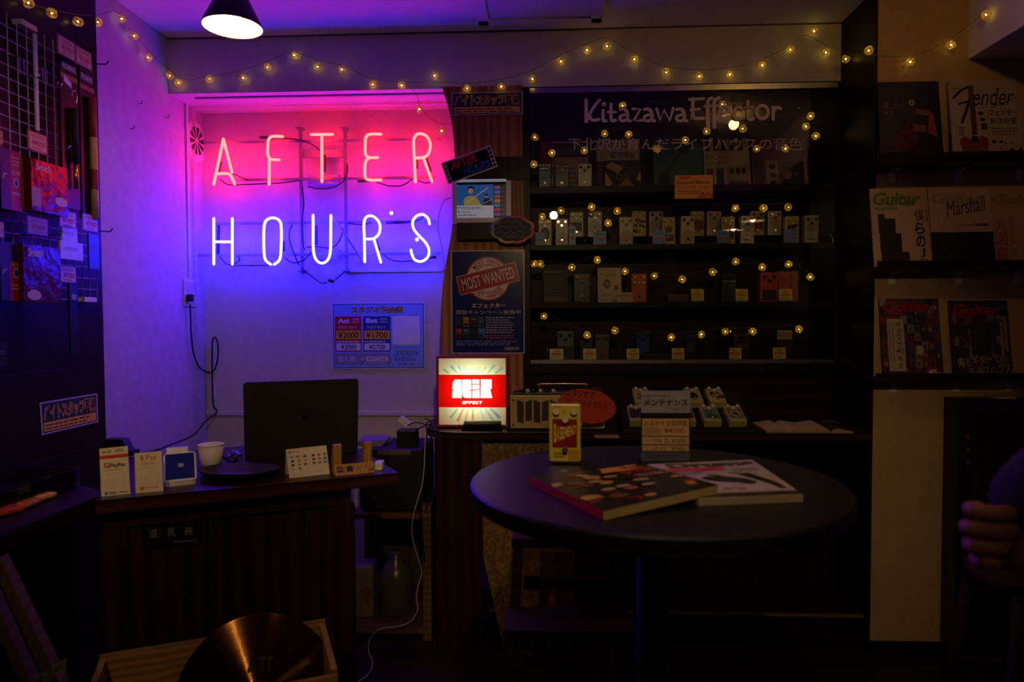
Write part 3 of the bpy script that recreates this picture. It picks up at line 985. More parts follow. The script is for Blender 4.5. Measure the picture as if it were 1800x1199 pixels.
# wooden stand with a logo slope
BMB = wood('pale_bamboo', '9c7436', 'b58a46', 'Z', 30, .5, 2)
b0, b1 = onZ(590, 838, ZD), onZ(660, 831, ZD)
u = (b1 - b0).normalized(); nb = Vector((-u.y, u.x, 0))
st = thing('wooden_stand', 'pale wooden stand with two wedge posts at the right end of the desk', 'stand', (b0 + b1) / 2)
Ws = (b1 - b0).length
for k, a in enumerate((0.0, Ws - .026)):
    q = b0 + u * a + nb * .03
    mb = MB(); mb.prism([q, q + nb * .055, q + nb * .012 + Vector((0, 0, .085)), q - nb * .006 + Vector((0, 0, .085))], u * .022, BMB); mb.build('post', st)
mb = MB(); q = b0 + nb * .004
mb.prism([q + Vector((0, 0, .0005)), q + nb * .026 + Vector((0, 0, .0005)), q + nb * .026 + Vector((0, 0, .026)), q + nb * .022 + Vector((0, 0, .028))], u * Ws, BMB); mb.build('slope', st)
fr = [q + nb * .022 + Vector((0, 0, .028)), q + nb * .022 + u * Ws + Vector((0, 0, .028)), q + u * Ws, q]
s = Sheet(*fr, (0, 0, 70, 18), BMB, 0)
for x, cm in ((4, '1c1a22'), (21, '1c1a22')):
    s.rrect(x, 4, x + 11, 13, 1, P(cm), 1)
s.text('JCB', 5, 6, 14, 11, P('b58a46'), 2, .02)
s.frame(36, 4, 47, 13, .6, P('7a5c2c'), 1); s.disc(41.5, 8.5, 2.6, 2.6, P('7a5c2c'), 1)
s.text('Discover', 53, 6, 66, 9.5, P('2a221a'), 1, 0, .1); s.poly([(56, 14), (68, 10), (68, 14)], P('2a221a'), 1)
s.build('logo_print', st)
c = onZ(667, 825, ZD)
mb = MB(); mb.box(c.x - .011, c.x + .011, c.y - .015, c.y + .02, ZD, ZD + .024, WPLA, .003)
tag(mb.build('white_gadget'), 'small white box beside the wooden stand at the desk corner', 'box')

# ------------------------------------------------------------------ counter along the left wall
ZL = .80
e1, e0 = onZ(171, 852, ZL), onZ(0, 936, ZL)
XE = -1.10
lc = thing('side_counter', 'dark counter along the left wall with a clear tray on top', 'counter', (-1.3, 1.2, 0))
pts = [(XL + .031, .4), (XE, .4), (XE, 1.58)]
for k in range(1, 8):
    a = math.radians(k * 90 / 8)
    pts.append((XE - .15 + .15 * math.cos(a), 1.58 + .15 * math.sin(a)))
pts += [(XL + .031, 1.73)]
mb = MB(); poly_slab(mb, pts, ZL - .035, ZL, DARKY); mb.build('countertop', lc)
mb = MB(); mb.box(XL + .032, XE - .09, .42, 1.66, .0, ZL - .036, BLACKW); mb.build('body', lc)
tray = thing('acrylic_tray', 'clear acrylic tray of coloured packets on the left counter', 'tray', (-1.33, 1.35, ZL))
_q = onZ(143, 855, ZL)
x0, x1, y0, y1 = -1.50, _q.x, 1.02, _q.y
mb = MB(); mb.box(x0, x1, y0, y1, ZL, ZL + .004, CLEAR)
mb.build('tray_floor', tray)
for k, bx in enumerate(((x0, x0 + .004, y0, y1), (x1 - .004, x1, y0, y1), (x0 + .0045, x1 - .0045, y0, y0 + .004), (x0 + .0045, x1 - .0045, y1 - .004, y1))):
    mb = MB(); mb.box(*bx, ZL + .0045, ZL + .05, CLEAR); mb.build('tray_side', tray)
rr = random.Random(3)
for k, (xc, yc, colr, nm) in enumerate((*onZ(10, 893, ZL + .01).xy, c_, n_) for (c_, n_), (x_, y_) in () ) if 0 else [(k, (onZ(x_, y_, ZL + .01).x, onZ(x_, y_, ZL + .01).y, c_, n_)) for k, (x_, y_, c_, n_) in enumerate(((8, 896, '9a3a20', 'rust red'), (38, 884, 'a85a28', 'orange'), (66, 872, 'b8923a', 'yellow'), (88, 858, '4a7a3a', 'green'), (100, 844, '8a6a38', 'tan')))]:
    mb = MB()
    mb.box(-.032, .032, -.026, .026, 0, .012, mat('packet_' + nm, colr, .35, var=.5, scale=60), .005, Matrix.Translation((xc, yc, ZL + .0045)) @ Matrix.Rotation(rr.uniform(-.7, .7), 4, 'Z'))
    tag(mb.build('packet'), '%s packet lying in the clear tray on the left counter' % nm, 'packet')
s = Sheet(*[Vector((a, b, ZL + .0025)) for a, b in ((XE - .035, 1.25), (XE - .035, 1.02), (XE - .008, 1.02), (XE - .008, 1.25))], (0, 0, 70, 12), P('8a6a80'), .0015)
s.dashes(4, 2, 66, 10, 2, P('4a1c30'))
tag(s.build('shelf_label'), 'pinkish paper strip label on the edge of the left counter', 'label')

# leaning frame at the lower left
lf = thing('leaning_wooden_frame', 'tan wooden bars leaning at the lower left before the dark counter', 'frame', onY(40, 1199, 1.16))
LB = wood('tan_bar', '3c2b16', '4a3820', 'Z', 20, .8)
for (a, b) in (((-8, 985), (92, 1199)), ((-30, 1030), (44, 1199))):
    q0, q1 = onY(*a, 1.20), onY(*b, 1.13)
    d = (q1 - q0); q1 = q0 + d * (q0.z / (q0.z - q1.z)) * .995
    mb = MB(); d = (q1 - q0).normalized(); sx = Vector((0, -1, 0)).cross(d).normalized() * .011
    mb.prism([q0 - sx, q0 + sx, q1 + sx, q1 - sx], (0, .02, 0), LB); mb.build('bar', lf)
for x0, y0, lb in ((92, 1164, 'white price tag on the leaning bar at the lower left, the upper one'), (60, 1184, 'white price tag at the foot of the picture lower left, the lower one')):
    q = onY(x0 + 12, y0 + 10, 1.10)
    s = Sheet(*[q + Vector((a, 0, b)) for a, b in ((-.013, .004), (.012, .016), (.012, -.004), (-.013, -.016))], (0, 0, 25, 20), P('6e675e'), .001)
    s.dashes(3, 5, 22, 15, 2, P('3a352e'))
    tag(s.build('price_tag'), lb, 'price tag')

# wooden crate with a cymbal
q0, q1 = onZ(176, 1150, .45), onZ(571, 1087, .45)
u = (q1 - q0).normalized(); nb = Vector((-u.y, u.x, 0))
PINE = wood('pine', '7a5a2e', '9a763e', 'X', 16, .5, 4)
cr = thing('wooden_crate', 'pale pine crate on the floor before the desk, holding the cymbal', 'crate', ((q0.x + q1.x) / 2, (q0.y + q1.y) / 2 - .14, 0))
up_ = Vector((0, 0, 1))
def slab(a, b, inward, z0, z1, name, m=PINE, par=cr):
    mb = MB()
    mb.prism([Vector((a.x, a.y, z0)), Vector((b.x, b.y, z0)), Vector((b.x, b.y, z1)), Vector((a.x, a.y, z1))], inward, m)
    return mb.build(name, par)
dep = .27
slab(q0, q1, -nb * .014, 0, .45, 'back_board')
slab(q0 - nb * dep, q1 - nb * dep, nb * .014, 0, .43, 'front_board')
slab(q0 - nb * (dep - .0145), q0 - nb * .0145, u * .014, 0, .44, 'end_board')
slab(q1 - nb * (dep - .0145), q1 - nb * .0145, -u * .014, 0, .44, 'end_board')
mb = MB(); a0, a1 = q0 + u * .015 - nb * .0145, q1 - u * .015 - nb * .0145
poly_slab(mb, [a0, a1, a1 - nb * (dep - .029), a0 - nb * (dep - .029)], .18, .195, PINE); mb.build('bottom_board', cr)
cc = onY(452, 1222, 1.575)
nz = Vector((.32, -.87, .37)).normalized()
RC = .183
prof = [(0.006, .030), (.012, .030), (.026, .024), (.032, .016), (.036, .0135)]
N = 200
for k in range(N + 1):
    r = .037 + (RC - .037) * k / N
    prof.append((r, .0135 - .0135 * ((r - .037) / (RC - .037)) ** 1.3 + .00035 * math.sin(k * math.pi / 2.5)))
prof += [(RC, -.001), (.037, .0115), (.006, .028)]
rotm = nz.to_track_quat('Z', 'Y').to_matrix().to_4x4()
low = cc - Vector((0, 0, RC))
cy = thing('cymbal', 'bronze cymbal with shiny grooves leaning in the pine crate', 'cymbal', cc)
TT = Matrix.Translation(cc) @ rotm
mb = MB(); mb.lathe(prof, mat('cymbal_bronze', '7a5228', .12, 1.0, var=.1), 96, TT); mb.build('disc', cy)
mb = MB()
INKC = mat('cymbal_ink', '0a0806', .5)
ex, ey = Vector((1, 0, 0)), Vector((0, 1, 0))
rt = TT.to_3x3()
ux = Vector((1, 0, .0)); ux = (ux - nz * ux.dot(nz)).normalized(); uy = nz.cross(ux)
o = cc + nz * .0122 + uy * .068
s = Sheet(o - ux * .03 + uy * .022, o + ux * .045 + uy * .022, o + ux * .045 - uy * .02, o - ux * .03 - uy * .02, (0, 0, 75, 42), INKC, 0, mb)
s.text('TT', 24, 4, 58, 40, INKC, 3, .06, 0, -.1)
s.text('se', 2, 12, 16, 40, INKC, 3, .04, 0, .1)
s.build('brand_print', cy)

# ------------------------------------------------------------------ goods hanging on the left wall
XG = -1.492
yA, yB_ = 1.05, onX(166, 300, XG).y
zT, zB_ = onX(100, 73, XG).z, onX(160, 528, XG).z
gr = thing('wire_grid', 'white wire grid panel hung on the dark panelled wall at the left', 'grid', (XG, (yA + yB_) / 2, zB_))
WIRE = mat('white_wire', 'b5ada8', .45)
mb = MB()
n = int((yB_ - yA) / .036)
for k in range(n + 1):
    y = yB_ - k * .036
    mb.cyl((XG, y, zB_), (XG, y, zT), .0014, WIRE, seg=5)
n = int((zT - zB_) / .036)
for k in range(n + 1):
    z = zB_ + k * .036
    mb.cyl((XG - .002, yA, z), (XG - .002, yB_, z), .0014, WIRE, seg=5)
mb.build('mesh_panel', gr)
for px, py in ((50, 45), (158, 527)):
    c = onX(px, py, XG)
    mb = MB(); mb.box(XL + .031, XG + .004, c.y - .03, c.y + .03, c.z - .008, c.z + .008, WPLA, .002); mb.build('wall_bracket', gr)
c = onX(61, 60, XG + .004); c2 = onX(61, 228, XG + .004)
mb = MB(); mb.box(XG + .002, XG + .007, c.y - .006, c.y + .006, c2.z, c.z, WPLA); mb.build('upright', gr)

def wallface(x0, x1, yt, yb, Xf):
    """corners of a face parallel to the left wall: near-left, far-right"""
    a, b = onX(x0, yt, Xf), onX(x0, yb, Xf)
    y1 = onX(x1, (yt + yb) / 2, Xf).y
    return a.y, y1, b.z, a.z
def hung(x0, x1, yt, yb, Xf, t, base, side=None):
    y0, y1, z0, z1 = wallface(x0, x1, yt, yb, Xf)
    mb = MB()
    mb.prism([Vector((Xf, y0, z0)), Vector((Xf, y1, z0)), Vector((Xf, y1, z1)), Vector((Xf, y0, z1))], (-t, 0, 0), base, side or base)
    s = Sheet(Vector((Xf, y0, z1)), Vector((Xf, y1, z1)), Vector((Xf, y1, z0)), Vector((Xf, y0, z0)), (0, 0, 100, 100), base, 0, mb)
    return s
def hook(x, y, L, Xb, parent, up=.01):
    pass
FOIL = mat('red_cellophane', '6e1224', .16, .15, var=.3, scale=25, bump=1.0)
FOILB = mat('plum_cellophane', '5a1a40', .14, .15, var=.3, scale=25, bump=1.0)
TAN = P('8a6a40')
s = hung(0, 38, 258, 365, -1.39, .05, P('17224e', .4))
s.rect(45, 0, 100, 100, P('a02028', .4)); s.text('XS 100', 52, 32, 92, 40, P('d0b0a0'), 2, .02); s.disc(72, 53, 12, 8, P('d8d0d8'), 2); s.disc(72, 53, 9, 6, P('22306a'), 3)
s.text('r', 8, 40, 28, 50, P('c0c0d0'), 2, 0, .3); s.dashes(50, 8, 96, 26, 3, P('c8a0a0'), 2); s.dashes(52, 66, 94, 76, 1, P('c8a0a0'), 2)
tag(s.build('string_box'), 'navy and red box hanging at the left picture edge, upper of the two', 'box', 'navy and red boxes on the grid')
s = hung(0, 38, 424, 528, -1.39, .05, P('17224e', .4))
s.rect(42, 0, 100, 100, P('a02028', .4)); s.rect(42, 0, 100, 32, P('22306a', .4), 2); s.text('XS 100', 50, 34, 92, 41, P('d0b0a0'), 3, .02); s.disc(72, 52, 13, 9, P('d8d0d8'), 3); s.disc(72, 52, 10, 7, P('22306a'), 4)
s.text('r', 8, 46, 28, 55, P('c0c0d0'), 2, 0, .3); s.dashes(50, 70, 94, 82, 2, P('c8a0a0'), 3)
tag(s.build('string_box'), 'navy and red box hanging at the left picture edge, lower of the two', 'box', 'navy and red boxes on the grid')
for (x0, x1, yt, yb, m_, lab) in ((54, 119, 277, 368, FOIL, 'red see-through packet headed Smith hanging on the grid, upper of the two'), (40, 107, 428, 530, FOILB, 'plum see-through packet headed Smith hanging on the grid, lower of the two')):
    y0, y1, z0, z1 = wallface(x0, x1, yt, yb, -1.375)
    r = thing('cushion_packet', lab, 'packet', (-1.40, (y0 + y1) / 2, z0))
    s = hung(x0, x1, yt, yb, -1.375, .022, m_)
    s.text('Smith', 12, 6, 52, 20, P('d8c0c8'), 2, .01, .1)
    s.rect(0, 55, 24, 92, P('a08878'), 1) if yt < 300 else None
    s.disc(80 if yt < 300 else 26, 72 if yt < 300 else 88, 18, 9, P('c8a8b0'), 2)
    s.build('front_packet', r)
    s = hung(x0, x1, yt, yb, -1.402, .045, m_, TAN); s.build('packets_behind', r)
    q = onX((x0 + x1) / 2 + 2, yt - 2, -1.40)
    mb = MB(); mb.tube([(-1.49, q.y, q.z + .02), (-1.35, q.y, q.z + .02), (-1.34, q.y, q.z + .03)], .002, CHROME, 6); mb.build('peg_hook', r)
TAGM = P('c9a88c', .3)
def tagcard(x0, x1, yt, yb, Xf, txt, label, base=TAGM, ink='a02028'):
    s = hung(x0, x1, yt, yb, Xf, .002, base)
    s.frame(0, 0, 100, 100, 6, P('7a2a50', .3), 1)
    s.text(txt, 18, 40, 86, 72, P(ink), 2, .02)
    s.dashes(15, 12, 88, 32, 2, P('6a3a30'), 2); s.dashes(20, 78, 85, 90, 1, P('6a3a30'), 2)
    tag(s.build('price_tag'), label, 'price tag', 'price tags on the grid')
tagcard(49, 83, 227, 261, -1.36, '¥4600', 'price tag reading 4600 above the upper red packet')
tagcard(48, 84, 379, 410, -1.36, '¥3800', 'dim price tag reading 3800 below the upper red packet', P('8a7868', .3))
tagcard(104, 134, 368, 398, -1.43, '¥1400', 'price tag below the long black packages, left one')
tagcard(145, 172, 374, 404, -1.44, '¥500', 'price tag reading 500 at the right edge of the grid')
tagcard(105, 134, 466, 496, -1.43, '¥700', 'price tag reading 700 above the long dark strip')
tagcard(101, 132, 58, 92, -1.42, '¥2950', 'price tag above the long black packages at the top, left of two')
tagcard(133, 161, 78, 110, -1.42, '¥3200', 'price tag above the long black packages at the top, right of two')
tagcard(-6, 5, 226, 252, -1.37, '¥4', 'red-edged price tag cut by the left picture edge above the upper navy box')
tagcard(-12, 7, 387, 416, -1.37, '¥3', 'price tag cut by the left picture edge above the lower navy box')
for x0, x1, yt, yb, lab, typ in ((105, 138, 86, 362, 'long black package with a silver-ended stick, left of the pair near the corner', 0), (139, 167, 106, 380, 'long black package with a red and tan stick beside the white wall', 1)):
    y0, y1, z0, z1 = wallface(x0, x1, yt, yb, -1.45)
    r = thing('drum_stick_package', lab, 'package', (-1.46, (y0 + y1) / 2, z0))
    s = hung(x0, x1, yt, yb, -1.45, .012, P('0b0b10', .3))
    s.text('PROMARK', 10, 7 if typ else 7, 92, 11, P('b8b0b8'), 2, .03)
    s.rect(0, 14, 100, 17, P('8a5a20'), 2)
    s.rect(5, -1, 25, 3, P('a05040'), 2)
    if not typ:
        s.poly([(18, 15), (62, 18), (62, 22), (18, 19)], P('c8c0d0'), 3)
    s.build('card', r)
    yc = (y0 + y1) / 2 + (.004 if not typ else .008)
    mb = MB()
    if typ:
        for a, b, cc_ in ((.80, .99 * .72, 'a02028'), (.80 - .28, .52 - .26, 'b08a50'), (.26, .12, '8a1c28'), (.12, -.05, 'b08a50')):
            pass
        zz = [z0 + (z1 - z0) * f for f in (.79, .53, .32, .19, .0)]
        for k, cc_ in enumerate(('8a1c28', 'c09a68', '8a1c28', 'c09a68')):
            mb.cyl((-1.438, yc, zz[k]), (-1.438, yc, zz[k + 1]), .011, P(cc_), seg=12)
    else:
        mb.cyl((-1.438, yc, z0 + .3 * (z1 - z0)), (-1.438, yc, z0 + .65 * (z1 - z0)), .010, MBLACK, seg=12)
        mb.cyl((-1.438, yc, z0 + .13 * (z1 - z0)), (-1.438, yc, z0 + .3 * (z1 - z0)), .007, GOLD, seg=12)
        mb.tube(smooth_line([(-1.436, yc, z0 + .65 * (z1 - z0)), (-1.436, yc - .004, z0 + .68 * (z1 - z0)), (-1.436, yc - .012, z0 + .74 * (z1 - z0)), (-1.436, yc, z0 + .765 * (z1 - z0)), (-1.436, yc + .012, z0 + .74 * (z1 - z0)), (-1.436, yc + .004, z0 + .68 * (z1 - z0))], 4), .0015, CHROME, 6)
    mb.build('stick', r)
for x0, x1, yt, yb, X_, c_, lab in ((109, 136, 396, 428, -1.43, 'b8b4c4', 'small white packet on the grid under the long packages, upper one'), (106, 146, 422, 454, -1.40, 'c0bcc8', 'small white packet on the grid under the long packages, lower wider one'), (156, 174, 410, 472, -1.44, '3a4a9a', 'narrow blue packet at the right edge of the grid'), (122, 138, 499, 625, -1.43, '14141c', 'long narrow dark strip hanging below the price tag reading 700'), (-4, 13, 604, 645, -1.38, '101015', 'black packet cut by the left picture edge below the grid')):
    s = hung(x0, x1, yt, yb, X_, .006, P(c_, .3))
    if c_ != '14141c':
        s.dashes(15, 30, 85, 50, 2, P('6a7090'), 2)
    else:
        s.rect(20, 14, 80, 22, P('9a98a8'), 2)
    tag(s.build('packet'), lab, 'packet')
for px, py, lab in ((33, 120, 'empty chrome double hook on the grid, left one'), (74, 138, 'empty chrome double hook on the grid, right one')):
    q = onX(px, py, XG)
    mb = MB()
    for dy in (-.008, .008):
        mb.tube([(XG, q.y + dy, q.z + .03), (XG + .008, q.y + dy, q.z + .028), (XG + .01, q.y + dy, q.z - .02), (XG + .05, q.y + dy, q.z - .024), (XG + .056, q.y + dy, q.z - .012)], .002, CHROME, 6)
    tag(mb.build('grid_hook'), lab, 'hook')
for px, py, lab in ((168, 112, 'dark empty hook sticking out at the upper right edge of the grid'), (175, 406, 'dark empty hook sticking out at the lower right edge of the grid')):
    q = onX(px - 12, py, XG)
    mb = MB(); mb.tube([(XG, q.y, q.z), (XG + .06, q.y, q.z - .003), (XG + .068, q.y, q.z + .008)], .0022, MBLACK, 6)
    tag(mb.build('grid_hook'), lab, 'hook')

# staff poster (used twice)
def staff_poster(s, sx, sy, ox=0, oy=0):
    GRN, YL = P('123a2a'), P('ecbe34')
    f = lambda x, y: (ox + x * sx, oy + y * sy)
    def R(x0, y0, x1, y1, m, l):
        s.rect(*f(x0, y0), *f(x1, y1), m, l)
    R(2, 4, 98, 96, GRN, 1)
    R(4, 64, 96, 92, YL, 2)
    s.text('バイトスタッフ募集', *f(4, 9), *f(96, 60), YL, 2, .075)
    s.text('バイトスタッフ募集', *f(5, 12), *f(95, 57), P('0e2018'), 3, .03)
    s.dashes(*f(6, 68), *f(94, 90), 2, P('5a3a10'), 3)
q = [onX(x, y, XL + .0325) for x, y in ((70, 708), (171, 691.5), (172.5, 742), (74, 765))]
s = Sheet(*q, (0, 0, 100, 100), P('cfc8c8'), .001)
staff_poster(s, 1, 1)
tag(s.build('staff_poster'), 'green and yellow staff wanted poster on the dark wall above the left counter', 'poster')

# ------------------------------------------------------------------ plank between the recess and the case
PLANK = wood('oak_plank', '845628', 'a87842', 'Z', 9, .55, 6, True)
YPK = 2.775
edge = [(777, 155), (787, 185), (794, 215), (798, 250), (800, 300), (799, 350), (795, 400), (788, 440), (781, 480), (777, 520), (775, 570), (775, 620), (776, 680), (777, 738)]
ep = smooth_line([onY(x, y, YPK) for x, y in edge], 3)
ztop, zcnt = ZB - .001, .821
rt_ = onY(919, 400, YPK).x
pts = [Vector((rt_, YPK, ztop))] + [Vector((p.x, YPK, min(max(p.z, zcnt), ztop))) for p in ep] + [Vector((rt_, YPK, zcnt))]
pts[1].z = ztop; pts[-2].z = zcnt
pk = thing('wooden_plank', 'upright live-edge wooden plank with posters between the neon sign and the glass case', 'plank', (onY(850, 400, YPK).x, YPK, zcnt))
mb = MB(); mb.prism(pts, (0, .022, 0), PLANK); mb.build('board', pk)
A, B = onY(822, 277, YPK - .003), onY(919, 316, YPK - .003)
mb = MB(); mb.box(A.x, rt_, YPK - .008, YPK - .0005, B.z, A.z, BLACKW); mb.build('dark_crosspiece', pk)
A, B = onY(801, 395, YPK), onY(880, 423, YPK)
s = sheetY(793, 162, 919, 202, YPK - .003, P('c9bfae', .3), .0015)
staff_poster(s, 1.26, .4, 793, 162)
tag(s.build('staff_poster'), 'green and yellow staff wanted poster at the top of the wooden plank', 'poster')
# wall hung tablet in its holder
tb = thing('tablet', 'white tablet playing a music video, held upright on the plank', 'tablet', onY(845, 390, YPK - .02))
mb = MB(); A, B = onY(794.5, 318, YPK - .014), onY(899, 388, YPK - .014)
mb.box(A.x, B.x, YPK - .018, YPK - .010, B.z - .012, A.z, P('bdb2ae', .3), .003); mb.build('case_frame', tb)
s = sheetY(803, 315, 889.5, 383, YPK - .0185, MBLACK, .0003)
def scr(c, k=1.0):
    l = lin(c)
    return mat('screen_%s' % c, c, .2, emit=l, estr=L_TAB * k)
s.rect(803, 315, 889.5, 320, scr('b8c4d0'), 1)
s.rect(803, 324.5, 867.5, 361, scr('2a6ab8'), 1)
s.rect(803, 361, 867.5, 383, scr('c0c8d4'), 1)
s.rect(867.5, 324.5, 889.5, 383, scr('14161e'), 1)
# figures of the clip: a player in pale yellow, a smaller one in black
s.poly([(816, 361), (815, 350), (821, 345), (830, 344), (838, 347), (842, 353), (846, 361)], scr('b0a85a'), 2)
s.disc(827.5, 335, 4.2, 5.5, scr('c09078'), 3); s.poly([(822, 334), (823, 328), (828, 326.5), (833, 329), (833.5, 335), (831, 331), (825, 331)], scr('1a1a20'), 4)
s.stroke([(820, 356), (858, 330)], 1.4, scr('c8b0a0'), 3, False)
s.poly([(849, 361), (850, 351), (855, 348), (861, 350), (866, 361)], scr('16181f'), 2)
s.disc(855, 345, 2.4, 3.2, scr('c09078'), 3); s.disc(855, 342.8, 3, 2, scr('16161c'), 4)
s.stroke([(850, 358), (866, 350)], 1, scr('b0a090'), 3, False)
for k, c_ in enumerate(('8a5a9a', '5a7ab8', 'b05090', 'c88a30', '3a8a9a', 'b83a6a', '7a4aa0')):
    s.rect(869, 327 + k * 7.8, 879, 333 + k * 7.8, scr(c_), 2)
    s.dashes(880, 327.5 + k * 7.8, 888, 332 + k * 7.8, 2, scr('5a6070'), 2)
s.dashes(804, 363, 850, 368, 2, scr('5a6068'), 2); s.disc(806, 372, 1.3, 1.6, scr('1a2030'), 2); s.dashes(810, 371, 830, 374, 1, scr('5a6068'), 2); s.dashes(805, 376, 845, 380, 1, scr('6a7078'), 2)
s.build('screen', tb)
hd = thing('tablet_holder', 'dark wooden ledge under the tablet on the plank', 'holder', onY(840, 420, YPK - .02))
mb = MB(); A, B = onY(803, 389, YPK - .03), onY(880, 421, YPK - .03)
mb.box(A.x, B.x, YPK - .034, YPK - .022, B.z, A.z - .006, BLACKW, .002); mb.build('front_lip', hd)
mb = MB(); mb.box(A.x, B.x, YPK - .0215, YPK - .0005, B.z, B.z + .02, BLACKW); mb.build('ledge', hd)
mb = MB(); A, B = onY(901, 320, YPK - .004), onY(919, 388, YPK - .004)
mb.box(A.x, rt_ + .004, YPK - .012, YPK - .0005, B.z, A.z, wood('gold_oak', '6a4a1e', '8a6a30', 'Z', 20, .5)); mb.build('side_block', hd)
# film-strip card
s = sheetY(779, 270, 871, 310, YPK - .03, P('c8bcc0', .25), .002, rot=math.radians(19), coords=(0, 0, 100, 46))
s.rect(3, 3, 97, 43, P('0a0a0e', .12), 1)
for x in (1.5, 92):
    s.rect(x - .5, 0, x + 7.5, 46, P('c8bcc0', .25), 2)
    for k in range(5):
        s.rrect(x + .8, 2.5 + k * 8.7, x + 6.2, 8.6 + k * 8.7, .7, P('0a0a0e', .12), 3)
s.text('AFTER', 14, 4, 68, 22, P('b0203a', .2), 2, .04, .15)
s.text('HOURS', 36, 24, 88, 41, P('2f4a9a', .2), 2, .04, .1)
tag(s.build('film_strip_card'), 'tilted film-strip shaped card lettered AFTER HOURS on the plank', 'card sign')
# cloud shaped card
CL = []
cx, cy = 901, 403.5
for k in range(72):
    a = 2 * math.pi * k / 72
    b = 1 + .09 * abs(math.sin(4 * a))
    CL.append((cx + 37 * b * math.cos(a) * (1.0), cy + 23.5 * b * math.sin(a)))
mb = MB()
mb.prism([onY(x, y, YPK - .05) for x, y in CL][::-1], (0, .003, 0), P('8a7a5a', .6))
o_ = onY(cx, cy, YPK - .05)
s = sheetY(860, 376, 942, 431, YPK - .0503, MBLACK, 0, mb=mb)
COLS = ['a83a4a', 'b06a3a', 'b0a040', '5a8a4a', '4a6a9a', '7a4a8a']
for k in range(72):
    k2 = (k + 1) % 72
    f = .84
    s.poly([CL[k], CL[k2], (cx + (CL[k2][0] - cx) * f, cy + (CL[k2][1] - cy) * f), (cx + (CL[k][0] - cx) * f, cy + (CL[k][1] - cy) * f)], P(COLS[(k // 9) % 6], .6), 1)
s.poly([(cx + (x - cx) * .84, cy + (y - cy) * .84) for x, y in CL], P('0c0c10', .6), 1)
CHK = P('5a585e')
s.text('2F', 872, 386, 881, 394, CHK, 3)
for k, (x, y, l_) in enumerate(((884, 390, 44), (874, 399, 52), (874, 408, 52), (884, 416, 36))):
    s.stroke([(x + l_ * q / 9, y + 3 * math.sin(q * 2.3 + k)) for q in range(10)], .8, CHK, 3)
tag(mb.build('cloud_card'), 'cloud-shaped black card with a rainbow rim and chalk writing at the plank', 'card sign')
# most wanted poster
s = sheetY(793, 440, 922, 622, YPK - .004, P('b4a8b0', .22), .0015, coords=(0, 0, 129, 182))
NV = P('0e1f52', .22)
s.rect(2, 2, 127, 180, NV, 1)
CRM, MRD = P('c9b8a8', .25), P('8e1626', .25)
s.disc(65, 50, 39, 39, MRD, 2, 48); s.disc(65, 50, 36.5, 36.5, CRM, 3, 48); s.disc(65, 50, 25, 25, MRD, 4, 48); s.disc(65, 50, 23.5, 23.5, CRM, 5, 48); s.disc(65, 50, 16, 16, MRD, 6, 40)
for word, a0, a1, flip in (('MOST WANTED', -140, -40, 1), ('MOST WANTED', 140, 40, -1)):
    for k, ch in enumerate(word):
        if ch == ' ':
            continue
        a = math.radians(a0 + (a1 - a0) * k / (len(word) - 1))
        x, y = 65 + 30.7 * math.cos(a), 50 + 30.7 * math.sin(a)
        s.text(ch, x - 2.4, y - 4, x + 2.4, y + 4, MRD, 6, .02, 0, a + math.pi / 2 * flip)
def rp(x, y):
    a = -.24
    return (65 + x * math.cos(a) - y * math.sin(a), 50 + x * math.sin(a) + y * math.cos(a))
s.poly([rp(-54, -17), rp(54, -17), rp(54, 17), rp(-54, 17)], CRM, 7); s.poly([rp(-53, -16), rp(53, -16), rp(53, 16), rp(-53, 16)], MRD, 8)
s.text('MOST WANTED', 18, 39.5, 112, 60.5, CRM, 9, .01, 0, -.24)
s.text('エフェクター', 36, 93, 96, 101, CRM, 2, .03)
s.text('買取キャンペーン実施中', 8, 105, 122, 112.5, CRM, 2, .02)
for k, c_ in enumerate(('1c2a30', '9a6a1c', '2a1a14', '3a4a4a', '8a1a22', '1f4a2a', '1a1612', '1a6a8a')):
    x, y = 8 + (k % 4) * 13, 117 + (k // 4) * 20
    s.rect(x, y, x + 10 + (3 if k == 7 else 0), y + 17, P(c_, .3), 2)
    for q in range(3):
        s.disc(x + 2.4 + q * 2.8, y + 4, .9, .9, CRM if k % 3 else MBLACK, 3, 8)
    s.rect(x + 1, y + 11, x + 9, y + 16, P('12100e', .3), 3)
s.dashes(61, 116, 112, 147, 7, P('8a88a0'), 2); s.dashes(61, 148, 116, 156, 2, P('a02a4a'), 2); s.dashes(8, 158, 116, 168, 4, P('6a7090'), 2)
s.text('LANDRUTH', 94, 170, 119, 176, CRM, 2, .01)
tag(s.build('most_wanted_poster'), 'navy blue poster with a round red MOST WANTED stamp on the plank', 'poster')

# ------------------------------------------------------------------ counter under the case
ZK = .82
YKF = 2.46
xl0 = onZ(748, 752, ZK); xl1 = onZ(800, 768, ZK)
kx0 = xl0.x
kc = thing('wall_counter', 'long dark counter under the glass case, holding the lit sign and the amplifier', 'counter', (.5, 2.6, 0))
ctop = wood('counter_brown', '1f120c', '35211a', 'X', 8, .3)
xl = onY(800, 768, YKF).x
mb = MB(); poly_slab(mb, [(kx0, 2.60), (kx0 + .02, 2.53), (kx0 + .07, 2.48), (xl, YKF), (onY(1531, 768, YKF).x, YKF), (XP - .001, YR), (XP - .001, YB + .025), (kx0, YB + .025)], ZK - .025, ZK, ctop)
mb.build('countertop', kc)
pl0, pl1 = onY(765, 900, 2.47).x, onY(846, 900, 2.47).x
mb = MB(); mb.box(pl0, pl1, 2.47, 2.49, 0, ZK - .026, PANW); mb.build('front_panel', kc)
mb = MB(); mb.box(pl0, pl0 + .02, 2.4905, YB, 0, ZK - .026, PANW); mb.build('side_panel', kc)
